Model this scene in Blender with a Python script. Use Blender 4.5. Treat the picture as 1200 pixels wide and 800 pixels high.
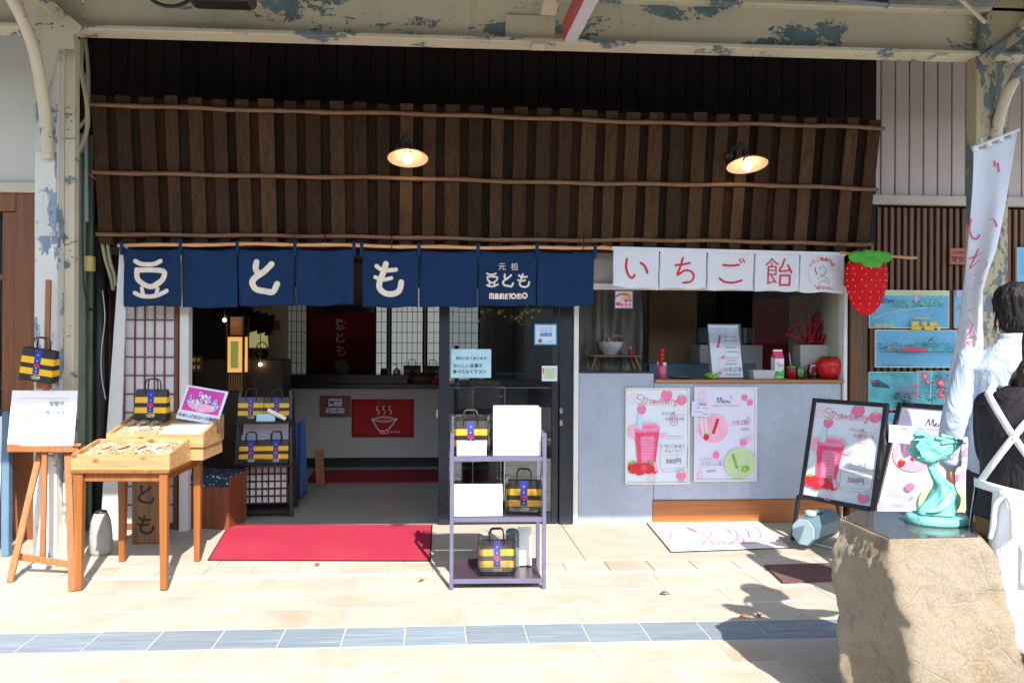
import bpy, bmesh, math, random
from mathutils import Vector, Matrix, noise, Quaternion
random.seed(7)
R = math.radians
SC = bpy.context.scene
COL = SC.collection
for o in list(bpy.data.objects):
    bpy.data.objects.remove(o)

# ------------------------------------------------------------------ camera
FPX, PX0, PY0 = 850.0, 560.0, 400.0          # focal length and principal point, in pixels of a 1200x800 frame
HCAM, YAW, ROLL = 1.45, 0.058, 0.005
DCAM = 5.74
CAMP = Vector((0, -DCAM, HCAM))
FW = Vector((math.sin(YAW), math.cos(YAW), 0))
RX = Vector((math.cos(YAW), -math.sin(YAW), 0))
UZ = Vector((0, 0, 1))
CR = RX * math.cos(ROLL) + UZ * math.sin(ROLL)
CU = UZ * math.cos(ROLL) - RX * math.sin(ROLL)
cd = bpy.data.cameras.new('camera')
cam = bpy.data.objects.new('camera', cd)
COL.objects.link(cam)
m = Matrix((CR, CU, -FW)).transposed().to_4x4()
m.translation = CAMP
cam.matrix_world = m
cd.sensor_width = 36
cd.lens = 36 * FPX / 1200
cd.shift_x = (600 - PX0) / 1200
cd.clip_start = 0.05
cd.clip_end = 2000
SC.camera = cam

# ------------------------------------------------------------------ light
SUN_DIR = Vector((0.235, -0.972, 0)).normalized() * math.cos(R(42)) + Vector((0, 0, math.sin(R(42))))
W = bpy.data.worlds.new('World')
SC.world = W
W.use_nodes = True
nt = W.node_tree
bg = nt.nodes['Background']
sky = nt.nodes.new('ShaderNodeTexSky')
sky.sky_type = 'NISHITA'
sky.sun_disc = False
sky.sun_elevation = R(42)
sky.sun_rotation = math.atan2(SUN_DIR.x, SUN_DIR.y)
nt.links.new(sky.outputs[0], bg.inputs[0])
bg.inputs[1].default_value = 0.15
sl = bpy.data.lights.new('sun', 'SUN')
sl.energy = 3.1
sl.angle = R(0.5)
sl.color = (1, 0.95, 0.88)
so = bpy.data.objects.new('sun', sl)
COL.objects.link(so)
so.rotation_euler = (-SUN_DIR).to_track_quat('-Z', 'Y').to_euler()
so.location = (2, -9, 9)
SC.view_settings.view_transform = 'Standard'
SC.view_settings.look = 'None'
SC.view_settings.exposure = 1.65
SC.view_settings.gamma = 1
SC.cycles.max_bounces = 10
SC.cycles.transparent_max_bounces = 12

# ------------------------------------------------------------------ pixel helpers (1200x800 photo pixels -> world)
def ray(px, py):
    return FW + CR * ((px - PX0) / FPX) + CU * ((PY0 - py) / FPX)
def P(px, py, Y=0.0):
    d = ray(px, py); return CAMP + d * ((Y - CAMP.y) / d.y)
def HP(px, py, h=0.0):
    d = ray(px, py); return CAMP + d * ((h - CAMP.z) / d.z)
def G(px, py): return HP(px, py, 0.0)
def CZ(px, py, z): return CAMP + ray(px, py) * z
def rect(x0, y0, x1, y1, Y=0.0):
    a, b, c, d = P(x0, y0, Y), P(x1, y0, Y), P(x0, y1, Y), P(x1, y1, Y)
    return (a.x + c.x) / 2, (c.z + d.z) / 2, (b.x + d.x) / 2, (a.z + b.z) / 2   # X0, Z0, X1, Z1

# ------------------------------------------------------------------ materials
MATS = {}
class NB:
    def __init__(s, name):
        s.m = bpy.data.materials.new(name); s.m.use_nodes = True
        s.t = s.m.node_tree; s.b = s.t.nodes['Principled BSDF']; s.out = s.t.nodes['Material Output']
        tc = s.n('ShaderNodeTexCoord'); oi = s.n('ShaderNodeObjectInfo')
        mu = s.n('ShaderNodeMath', operation='MULTIPLY'); s.l(oi.outputs['Random'], mu.inputs[0]); mu.inputs[1].default_value = 37.0
        ad = s.n('ShaderNodeVectorMath', operation='ADD'); s.l(tc.outputs['Object'], ad.inputs[0]); s.l(mu.outputs[0], ad.inputs[1])
        s.vec = ad.outputs[0]; s.rnd = oi.outputs['Random']; s.raw = tc.outputs['Object']
        MATS[name] = s.m
    def n(s, typ, **kw):
        nd = s.t.nodes.new(typ)
        for k, v in kw.items(): setattr(nd, k, v)
        return nd
    def l(s, a, b): s.t.links.new(a, b)
    def mapv(s, sc, vec=None):
        mp = s.n('ShaderNodeMapping'); s.l(vec or s.vec, mp.inputs[0]); mp.inputs['Scale'].default_value = sc; return mp.outputs[0]
    def noise(s, scale, detail=4, rough=.55, vec=None, dist=0):
        nd = s.n('ShaderNodeTexNoise'); s.l(vec or s.vec, nd.inputs['Vector'])
        nd.inputs['Scale'].default_value = scale; nd.inputs['Detail'].default_value = detail; nd.inputs['Roughness'].default_value = rough
        nd.inputs['Distortion'].default_value = dist
        return nd.outputs['Fac']
    def ramp(s, fac, stops, interp='LINEAR'):
        r = s.n('ShaderNodeValToRGB'); s.l(fac, r.inputs[0]); r.color_ramp.interpolation = interp
        e = r.color_ramp.elements
        while len(e) < len(stops): e.new(.5)
        for k, (p, c) in enumerate(stops):
            e[k].position = p; e[k].color = (*c, 1) if len(c) == 3 else c
        return r.outputs[0]
    def mix(s, fac, a, b, mode='MIX'):
        x = s.n('ShaderNodeMix', data_type='RGBA', blend_type=mode)
        for v, i in ((fac, 0), (a, 6), (b, 7)):
            if hasattr(v, 'is_linked') or hasattr(v, 'links'): s.l(v, x.inputs[i])
            else: x.inputs[i].default_value = v if i == 0 else (*v, 1)
        return x.outputs[2]
    def bump(s, h, strength=.3, dist=.01):
        b = s.n('ShaderNodeBump'); b.inputs['Strength'].default_value = strength; b.inputs['Distance'].default_value = dist
        s.l(h, b.inputs['Height']); s.l(b.outputs[0], s.b.inputs['Normal']); return b
    def rndval(s, col, amt):
        """brightness of each copy differs a little"""
        mr = s.n('ShaderNodeMapRange'); s.l(s.rnd, mr.inputs[0]); mr.inputs[3].default_value = 1 - amt; mr.inputs[4].default_value = 1 + amt
        hs = s.n('ShaderNodeHueSaturation'); s.l(mr.outputs[0], hs.inputs['Value']); s.l(col, hs.inputs['Color']); return hs.outputs[0]
    def fin(s, col, rough=.6, metal=0, spec=None):
        if isinstance(col, tuple): s.b.inputs['Base Color'].default_value = (*col, 1)
        else: s.l(col, s.b.inputs['Base Color'])
        if isinstance(rough, (int, float)): s.b.inputs['Roughness'].default_value = rough
        else: s.l(rough, s.b.inputs['Roughness'])
        s.b.inputs['Metallic'].default_value = metal
        if spec is not None: s.b.inputs['Specular IOR Level'].default_value = spec
        return s.m

def mul(c, k): return tuple(min(1, x * k) for x in c)
def plain(name, col, rough=.55, var=.12, scale=9, bump=0, bscale=60, metal=0, rnd=0, spec=None):
    b = NB(name)
    c = b.ramp(b.noise(scale, 5), [(.3, mul(col, 1 - var)), (.7, mul(col, 1 + var))])
    if rnd: c = b.rndval(c, rnd)
    if bump: b.bump(b.noise(bscale, 3), bump, .004)
    return b.fin(c, rough, metal, spec)
def wood(name, c1, c2, axis=2, fine=38, rough=.6, rnd=.25, bump=.25, spec=None):
    b = NB(name)
    sc = [fine] * 3; sc[axis] = fine * .05
    v = b.mapv(sc)
    g = b.noise(1.0, 6, .6, v, .6)
    sc2 = [fine * 4] * 3; sc2[axis] = fine * .06
    g2 = b.noise(1.0, 3, .6, b.mapv(sc2))
    c = b.ramp(g, [(.28, c1), (.5, tuple((p + q) / 2 for p, q in zip(c1, c2))), (.72, c2)])
    c = b.mix(.35, c, b.ramp(g2, [(.35, mul(c1, .6)), (.65, mul(c2, 1.1))]))
    c = b.rndval(c, rnd)
    b.bump(g2, bump, .003)
    return b.fin(c, rough, 0, spec)
def peel(name, top, under, rust, cover=.56, scale=2.2, st=(.6, .6, 1.5)):
    b = NB(name)
    big = b.noise(scale, 12, .66, b.mapv(st), .15)
    chips = b.noise(34, 8, .68)
    s1 = b.n('ShaderNodeMath', operation='MULTIPLY_ADD'); b.l(chips, s1.inputs[0]); s1.inputs[1].default_value = .24; b.l(big, s1.inputs[2])
    mask = b.ramp(s1.outputs[0], [(cover + .04, (0, 0, 0)), (cover + .048, (1, 1, 1))])
    tone = b.ramp(b.noise(1.3, 6), [(.3, mul(top, .86)), (.7, mul(top, 1.08))])
    stain = b.noise(3.0, 8, .65, b.mapv((2, 2, .3)))
    tone = b.mix(b.ramp(stain, [(.55, (0, 0, 0)), (.8, (.4, .4, .4))]), tone, mul(rust, 2.2))
    un = b.ramp(b.noise(9, 7), [(.35, under), (.62, mul(under, 1.5)), (.75, rust)])
    c = b.mix(mask, tone, un)
    inv = b.n('ShaderNodeInvert'); b.l(mask, inv.inputs['Color'])
    b.bump(inv.outputs[0], .9, .004)
    return b.fin(c, .5)
def glass(name, tint=(1, 1, 1), refl=1.0, rough=0.0):
    b = NB(name)
    tr = b.n('ShaderNodeBsdfTransparent'); tr.inputs[0].default_value = (*tint, 1)
    gl = b.n('ShaderNodeBsdfGlossy'); gl.inputs['Roughness'].default_value = rough
    fr = b.n('ShaderNodeFresnel'); fr.inputs[0].default_value = 1.5
    mu = b.n('ShaderNodeMath', operation='MULTIPLY'); b.l(fr.outputs[0], mu.inputs[0]); mu.inputs[1].default_value = 2.0 * refl; mu.use_clamp = True
    mx = b.n('ShaderNodeMixShader'); b.l(mu.outputs[0], mx.inputs[0]); b.l(tr.outputs[0], mx.inputs[1]); b.l(gl.outputs[0], mx.inputs[2])
    b.l(mx.outputs[0], b.out.inputs[0])
    return b.m
def emit(name, col, strength, base=None):
    b = NB(name); b.fin(base or col, .5)
    b.b.inputs['Emission Color'].default_value = (*col, 1); b.b.inputs['Emission Strength'].default_value = strength
    return b.m
def cloth(name, col, weave=420, rough=.9, wr=.14):
    b = NB(name)
    n1 = b.noise(3.5, 5, .6, b.mapv((1, 1, .5)))
    n2 = b.noise(weave, 2)
    c = b.ramp(n1, [(.3, mul(col, 1 - wr)), (.7, mul(col, 1 + wr))])
    c = b.mix(.15, c, b.ramp(n2, [(.3, mul(col, .6)), (.7, mul(col, 1.4))]))
    b.bump(n2, .25, .001)
    return b.fin(c, rough, 0, .2)

CREAM, TEAL, RUST = (.62, .565, .43), (.10, .17, .19), (.12, .055, .025)
peel('cream_paint', CREAM, TEAL, RUST, .645, 2.2)
peel('cream_paint_worn', CREAM, (.12, .16, .18), RUST, .64, 3.0)
peel('white_paint_worn', (.66, .66, .62), (.17, .22, .30), (.10, .10, .11), .635, 4.2, (1.5, 1.5, .55))
peel('pillar_right_paint', (.48, .41, .26), (.10, .14, .15), RUST, .585, 4.0, (1.4, 1.4, .5))
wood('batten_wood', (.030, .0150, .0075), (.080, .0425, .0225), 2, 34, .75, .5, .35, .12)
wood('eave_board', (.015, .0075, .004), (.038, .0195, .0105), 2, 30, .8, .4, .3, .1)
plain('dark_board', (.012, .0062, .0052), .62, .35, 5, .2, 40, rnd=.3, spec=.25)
plain('recess_dark', (.02, .018, .017), .8, .3, 4)
wood('bamboo', (.12, .055, .026), (.27, .14, .07), 0, 60, .5, .12)
wood('bamboo_light', (.55, .27, .12), (.75, .42, .2), 0, 60, .45, .08)
cloth('indigo', (.009, .033, .098), 500, .9, .2)  # stronger tone variation suggests crease shading through colour
cloth('noren_white', (.70, .74, .82), 500, .85, .04)
plain('noren_ink', (.78, .70, .58), .8, .1, 20)
plain('red_ink', (.62, .012, .03), .6, .06, 30)
b_ = NB('counter_concrete')
c_ = b_.ramp(b_.noise(2.2, 9, .68), [(.3, (.29, .345, .43)), (.7, (.40, .46, .55))])  # grey-blue wall colour, tinted bluer to carry the cool shade
c_ = b_.mix(.16, c_, b_.ramp(b_.noise(46, 4), [(.35, (.25, .30, .38)), (.65, (.50, .55, .63))]))
c_ = b_.mix(b_.ramp(b_.noise(2.2, 9, .7, b_.mapv((2.5, 2.5, .5))), [(.55, (0, 0, 0)), (.78, (.35, .35, .35))]), c_, (.22, .235, .26)); b_.bump(b_.noise(70, 4), .15, .003); b_.fin(c_, .62)
wood('orange_wood', (.25, .072, .016), (.42, .16, .045), 0, 26, .45, .08)
wood('sill_wood', (.36, .15, .05), (.52, .26, .11), 0, 26, .4, .08)
wood('table_wood', (.19, .060, .012), (.32, .115, .026), 2, 26, .35, .1)
b_ = NB('pine')
g_ = b_.noise(1.0, 5, .6, b_.mapv((2.2, 30, 30)), .9)
v_ = b_.n('ShaderNodeTexVoronoi'); b_.l(b_.mapv((7, 7, 11)), v_.inputs['Vector']); v_.inputs['Scale'].default_value = 1.0
c_ = b_.ramp(g_, [(.3, (.33, .17, .066)), (.55, (.45, .26, .115)), (.75, (.52, .335, .165))])
c_ = b_.mix(b_.ramp(v_.outputs['Distance'], [(.10, (1, 1, 1)), (.2, (0, 0, 0))]), c_, (.22, .08, .02))
b_.bump(g_, .15, .003); b_.fin(b_.rndval(c_, .08), .5)
wood('brown_door_wood', (.15, .050, .016), (.29, .105, .036), 2, 24, .4, .1)
wood('slat_wood', (.10, .042, .020), (.20, .092, .045), 2, 30, .5, .22)
wood('post_brown', (.095, .042, .020), (.16, .078, .038), 2, 22, .5, .1)
wood('easel_wood', (.26, .085, .026), (.42, .16, .055), 2, 24, .5, .12)
wood('sign_board_wood', (.12, .055, .02), (.28, .15, .06), 2, 16, .6, .05)
wood('shoji_wood', (.16, .04, .018), (.24, .075, .035), 2, 30, .5, .1)
wood('dark_wood', (.022, .012, .009), (.05, .028, .018), 2, 26, .5, .15)
wood('box_wood', (.13, .036, .014), (.26, .08, .03), 2, 22, .4, .05)
plain('siding', (.53, .45, .42), .5, .05, 3, .08, 30, rnd=.04)
plain('white_wall', (.66, .66, .63), .8, .07, 2.0, .1, 40)
plain('white_trim', (.70, .70, .68), .5, .06, 5)
plain('cream_trim', (.62, .56, .44), .5, .08, 5)
plain('plaster_int', (.42, .38, .31), .85, .1, 2)
plain('counter_white', (.50, .48, .43), .6, .04, 2)
plain('counter_black', (.016, .018, .02), .3, .2, 5)
plain('floor_int', (.34, .335, .30), .32, .1, 3, .05)
plain('shop_brown', (.20, .115, .05), .55, .2, 2)
plain('shop_grey', (.36, .32, .26), .6, .15, 2)
plain('fridge', (.50, .49, .42), .5, .06, 3)
plain('alu_dark', (.035, .042, .055), .35, .15, 12, metal=.5)
plain('black_metal', (.010, .010, .012), .4, .2, 10)
plain('black_rack', (.012, .011, .011), .35, .25, 10)
plain('rack_metal', (.13, .128, .205), .35, .1, 10, metal=.2)
plain('rack_tray', (.055, .03, .045), .3, .15, 8)
plain('chrome', (.62, .62, .62), .22, .03, 10, metal=1)
plain('paper', (.80, .80, .78), .75, .02, 5)
plain('paper_cool', (.68, .75, .83), .6, .02, 5)  # white paper with the blue of the shade mixed into its colour
plain('paper_lav', (.68, .69, .84), .5, .02, 5)
plain('paper_sky', (.42, .66, .78), .5, .03, 5)
emit('shoji_glow', (.80, .88, .86), .11, (.6, .62, .6))  # paper emits by itself, standing in for daylight from behind
emit('shoji_glow_faint', (.75, .74, .62), .03, (.5, .49, .44))  # fainter glow of its own in place of daylight, for the dimmer window
plain('shoji_paper', (.72, .72, .74), .9, .03, 3)
plain('ink', (.015, .015, .018), .7, .1, 20)
plain('ink_grey', (.16, .16, .18), .7, .1, 20)
plain('ink_blue', (.02, .12, .5), .6, .1, 20)
plain('ink_sky', (.05, .36, .72), .6, .1, 20)
plain('ink_pink', (.80, .20, .38), .6, .12, 12)
plain('ink_palepink', (.82, .42, .55), .6, .1, 12)
plain('ink_rose', (.72, .07, .16), .6, .15, 14)
plain('ink_magenta', (.62, .04, .36), .5, .2, 8)
plain('ink_red', (.62, .02, .03), .6, .15, 25)
plain('ink_green', (.22, .42, .04), .6, .2, 25)
plain('ink_palegreen', (.50, .64, .36), .6, .08, 12)
plain('ink_yellow', (.75, .50, .03), .6, .1, 12)
plain('ink_cyan', (.45, .74, .82), .6, .1, 12)
plain('ink_white', (.82, .82, .82), .6, .03, 12)
plain('pic_blue', (.16, .46, .72), .3, .14, 4)
plain('pic_teal', (.10, .42, .50), .3, .3, 12)
plain('pic_dark', (.02, .10, .13), .3, .5, 30)
plain('pic_mauve', (.40, .40, .66), .3, .15, 6)
plain('bag_black', (.026, .023, .020), .32, .2, 10, .1, 30)
plain('bag_yellow', (.78, .45, .008), .45, .08, 10)
plain('bag_blue', (.015, .03, .32), .45, .1, 10)
plain('bag_red', (.45, .02, .08), .45, .1, 10)
b_ = NB('mat_red')
c_ = b_.ramp(b_.noise(260, 2), [(.3, (.28, .016, .035)), (.7, (.47, .04, .085))])
c_ = b_.mix(b_.ramp(b_.noise(2.5, 6), [(.45, (0, 0, 0)), (.8, (.25, .25, .25))]), c_, (.46, .10, .10))
b_.bump(b_.noise(300, 2), .6, .004); b_.fin(c_, .95, 0, .1)
plain('rubber', (.012, .012, .013), .7, .2, 12)
plain('mat_white', (.76, .74, .73), .9, .05, 6, .3, 300)
plain('mat_maroon', (.13, .06, .055), .95, .2, 30, .5, 250)
plain('banner_red', (.30, .012, .018), .85, .1, 3)
plain('cloth_red', (.48, .02, .015), .85, .1, 4)
cloth('blue_coat', (.03, .07, .18), 200)
plain('lamp_enamel', (.62, .25, .13), .3, .1, 10)
plain('lamp_inner', (.74, .54, .40), .4, .05, 10)
emit('bulb_glow', (1, .72, .36), 5)
emit('lantern_paper', (1, .50, .15), .27, (.30, .18, .06))
emit('lantern_print', (.42, .50, .10), .14, (.14, .17, .05))
emit('lamp_shade_pale', (.75, .70, .30), .12, (.2, .19, .1))
emit('small_bulb', (1, .7, .35), 9)
glass('door_glass', (.86, .9, .92), 1.15)
glass('window_glass', (.93, .94, .94), .55)
glass('clear_film', (1, 1, 1), 1.5, .1)
glass('acrylic', (.93, .95, .97), 1.3)
b_ = NB('vinyl')
tr_n = b_.n('ShaderNodeBsdfTransparent'); df_n = b_.n('ShaderNodeBsdfPrincipled'); df_n.inputs['Base Color'].default_value = (.50, .44, .37, 1); df_n.inputs['Roughness'].default_value = .18
fn_ = b_.ramp(b_.noise(4, 5, .6, b_.mapv((1, 1, .4)), 1.0), [(.3, (.30, .30, .30)), (.75, (.62, .62, .62))]); mx_ = b_.n('ShaderNodeMixShader'); b_.l(fn_, mx_.inputs[0]); b_.l(tr_n.outputs[0], mx_.inputs[1]); b_.l(df_n.outputs[0], mx_.inputs[2]); b_.l(mx_.outputs[0], b_.out.inputs[0])
b_ = NB('clear_pack')
c_ = b_.ramp(b_.noise(34, 3), [(.34, (.16, .10, .05)), (.5, (.42, .34, .24)), (.62, (.70, .68, .64)), (.75, (.8, .8, .8))])  # pale stops paint white highlights into the packet colour
b_.bump(b_.noise(30, 3), .6, .01); b_.fin(c_, .14, 0, .8)
b_ = NB('slab_stone')
c_ = b_.ramp(b_.noise(3.2, 8, .62, None, .8), [(.25, (.35, .305, .24)), (.5, (.425, .385, .315)), (.75, (.48, .445, .38))])
c_ = b_.mix(b_.ramp(b_.noise(1.7, 7, .6, None, 1.2), [(.53, (0, 0, 0)), (.70, (.6, .6, .6))]), c_, (.33, .23, .135))
c_ = b_.mix(.22, c_, b_.ramp(b_.noise(160, 2), [(.35, (.30, .25, .19)), (.65, (.62, .56, .46))]))
v_ = b_.noise(26, 6, .7)
c_ = b_.mix(b_.ramp(v_, [(.66, (0, 0, 0)), (.76, (.5, .5, .5))]), c_, (.25, .20, .14))
b_.bump(b_.noise(90, 4), .22, .003); b_.fin(b_.rndval(c_, .05), .7)
b_ = NB('blue_tile')
g_ = b_.noise(1.0, 6, .65, b_.mapv((3, 46, 3)), .4)
c_ = b_.ramp(g_, [(.3, (.165, .205, .24)), (.55, (.215, .26, .30)), (.75, (.31, .35, .385))])
b_.bump(g_, .5, .004); b_.fin(b_.rndval(c_, .07), .65)
plain('grout', (.50, .46, .385), .95, .15, 8, .3, 90)
plain('asphalt', (.055, .055, .057), .9, .25, 30, .4, 120)
plain('drain_shadow', (.02, .02, .02), .8, .2, 20)  # near black bed paints the line of shadow in the slot
b_ = NB('granite')
c_ = b_.ramp(b_.noise(2.6, 10, .68, None, .9), [(.28, (.27, .185, .105)), (.42, (.41, .33, .22)), (.55, (.43, .365, .28)), (.68, (.45, .35, .215)), (.8, (.50, .455, .38))])
c_ = b_.mix(.25, c_, b_.ramp(b_.noise(120, 4, .7), [(.3, (.12, .08, .05)), (.5, (.40, .31, .20)), (.72, (.62, .55, .44))]))
c_ = b_.mix(b_.ramp(b_.noise(8, 8, .7, None, .5), [(.60, (0, 0, 0)), (.68, (.5, .5, .5))]), c_, (.19, .11, .055))
c_ = b_.mix(b_.ramp(b_.noise(3.1, 8, .66, None, .6), [(.62, (0, 0, 0)), (.74, (.75, .75, .75))]), c_, (.12, .07, .055))
v_ = b_.n('ShaderNodeTexVoronoi', feature='DISTANCE_TO_EDGE'); b_.l(b_.mapv((5, 5, 3.2)), v_.inputs['Vector']); v_.inputs['Scale'].default_value = 1.6
hh = b_.n('ShaderNodeMath', operation='MULTIPLY_ADD'); b_.l(b_.ramp(v_.outputs[0], [(.0, (0, 0, 0)), (.03, (1, 1, 1))]), hh.inputs[0]); hh.inputs[1].default_value = .12; b_.l(b_.noise(22, 11, .8), hh.inputs[2])
b_.bump(hh.outputs[0], 1.0, .03); b_.fin(c_, .85)
b_ = NB('polished_stone')
c_ = b_.ramp(b_.noise(220, 3), [(.35, (.035, .035, .036)), (.6, (.085, .085, .085)), (.72, (.22, .21, .2))])
b_.fin(c_, .07, 0, .7)
b_ = NB('verdigris')
c_ = b_.ramp(b_.noise(9, 6, .6), [(.3, (.10, .36, .33)), (.6, (.20, .52, .46)), (.8, (.34, .64, .56))])
c_ = b_.mix(b_.ramp(b_.noise(26, 8, .7), [(.54, (0, 0, 0)), (.7, (.8, .8, .8))]), c_, (.045, .17, .16)); c_ = b_.mix(b_.ramp(b_.noise(14, 6, .6, b_.mapv((1.5, 1.5, .35))), [(.6, (0, 0, 0)), (.75, (.6, .6, .6))]), c_, (.46, .70, .62)); b_.bump(b_.noise(48, 6, .65), .55, .006); b_.fin(c_, .5, .1)
plain('skin', (.56, .29, .19), .5, .08, 14)
b_ = NB('hair_black')
g_ = b_.noise(1.0, 4, .6, b_.mapv((130, 130, 18)), .5)
b_.bump(g_, .8, .008); b_.fin(b_.ramp(g_, [(.3, (.004, .003, .003)), (.7, (.016, .011, .010))]), .55, 0, .3)
b_ = NB('hair_brown')
g_ = b_.noise(1.0, 4, .6, b_.mapv((150, 150, 14)), .6)
b_.bump(g_, .9, .008); b_.fin(b_.ramp(g_, [(.3, (.008, .004, .003)), (.7, (.050, .020, .012))]), .36, 0, .5)
b_ = NB('shirt_blue')
g_ = b_.noise(5, 5, .6, b_.mapv((1, 1, .55)), .9)
b_.bump(g_, .75, .05); b_.fin(b_.ramp(g_, [(.3, (.36, .44, .56)), (.7, (.45, .52, .63))]), .85, 0, .2)
b_ = NB('black_top')
g_ = b_.noise(6, 5, .6, b_.mapv((1, 1, .6)), 1.0)
b_.bump(g_, .8, .05); b_.fin(b_.ramp(g_, [(.3, (.014, .011, .014)), (.7, (.03, .025, .03))]), .75, 0, .3)
b_ = NB('apron_white')
g_ = b_.noise(7, 5, .6, b_.mapv((1, 1, .3)), .6)
b_.bump(g_, .7, .03); b_.fin(b_.ramp(g_, [(.3, (.74, .75, .77)), (.7, (.80, .81, .82))]), .85, 0, .2)
cloth('brown_trousers', (.20, .105, .04), 200)
cloth('dark_trousers', (.03, .03, .04), 200)
plain('shoe', (.02, .018, .017), .5, .2, 9)
b_ = NB('strawberry_plush')
c_ = b_.ramp(b_.noise(7, 4), [(.3, (.56, .006, .012)), (.7, (.68, .012, .02))])
b_.bump(b_.noise(200, 2), .3, .002); b_.fin(c_, .8, 0, .2)
plain('leaf_green', (.07, .40, .035), .75, .2, 12)
plain('seed', (.80, .62, .42), .6, .1, 20)
plain('berry_red', (.55, .012, .012), .3, .15, 20)
plain('berry_dark', (.30, .006, .015), .4, .3, 30)
plain('grape_green', (.28, .50, .04), .3, .25, 30)
plain('leafy', (.05, .30, .03), .5, .25, 30)
plain('ceramic', (.60, .60, .62), .3, .04, 5)
plain('cup_pink', (.72, .16, .27), .35, .06, 10)
plain('canister', (.10, .17, .20), .4, .08, 6)
plain('canister_cap', (.34, .47, .52), .4, .06, 6)
plain('pipe_green', (.13, .17, .12), .6, .2, 4)
plain('pipe_black', (.014, .014, .016), .4, .15, 5)
plain('pipe_maroon', (.11, .02, .025), .5, .15, 5)
plain('hose', (.34, .32, .20), .55, .12, 6)
plain('box_yellow', (.55, .42, .14), .5, .1, 6)
plain('gutter_grey', (.22, .26, .28), .4, .1, 4)
plain('brace_white', (.60, .58, .62), .4, .06, 8)
plain('brace_red', (.52, .06, .07), .4, .1, 8)
plain('fixture_grey', (.045, .045, .05), .5, .15, 8)
plain('sack_grey', (.34, .33, .31), .9, .1, 12, .5, 40)
plain('sign_blue', (.09, .16, .24), .5, .1, 6)
plain('wicker', (.11, .06, .035), .7, .4, 60, .6, 90)
plain('plaque_red', (.36, .09, .055), .5, .12, 8)
plain('carton_green', (.10, .50, .05), .4, .1, 8)
b_ = NB('dot_cloth')
v_ = b_.n('ShaderNodeTexVoronoi'); b_.l(b_.mapv((38, 38, 38), b_.raw), v_.inputs['Vector']); v_.inputs['Randomness'].default_value = .55; v_.inputs['Scale'].default_value = 1
c_ = b_.ramp(v_.outputs['Distance'], [(.22, (.62, .68, .72)), (.32, (.012, .04, .075))]); b_.fin(c_, .9)
plain('roof_sheet', (.30, .33, .34), .5, .12, 3)
plain('opp_wall', (.17, .155, .14), .8, .2, 1.2)
plain('opp_window', (.02, .025, .03), .1, .1, 2)
b_ = NB('tree_leaf')
tl_n = b_.n('ShaderNodeBsdfTranslucent'); tl_n.inputs[0].default_value = (.42, .40, .05, 1); df_n = b_.n('ShaderNodeBsdfDiffuse'); df_n.inputs[0].default_value = (.10, .12, .025, 1); mx_ = b_.n('ShaderNodeMixShader'); mx_.inputs[0].default_value = .6
b_.l(df_n.outputs[0], mx_.inputs[1]); b_.l(tl_n.outputs[0], mx_.inputs[2]); b_.l(mx_.outputs[0], b_.out.inputs[0])
plain('pack_label', (.78, .78, .77), .18, .04, 6)
b_ = NB('pack_beans')
v_ = b_.n('ShaderNodeTexVoronoi'); b_.l(b_.mapv((90, 90, 90)), v_.inputs['Vector']); v_.inputs['Scale'].default_value = 1
c_ = b_.ramp(v_.outputs['Distance'], [(.2, (.56, .45, .31)), (.6, (.36, .25, .14)), (.8, (.22, .14, .08))]); b_.bump(b_.noise(38, 3), .5, .006); b_.fin(b_.rndval(c_, .3), .12, 0, .9)
plain('tree_bark', (.07, .05, .035), .9, .3, 9)
def M(n): return MATS[n]

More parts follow.
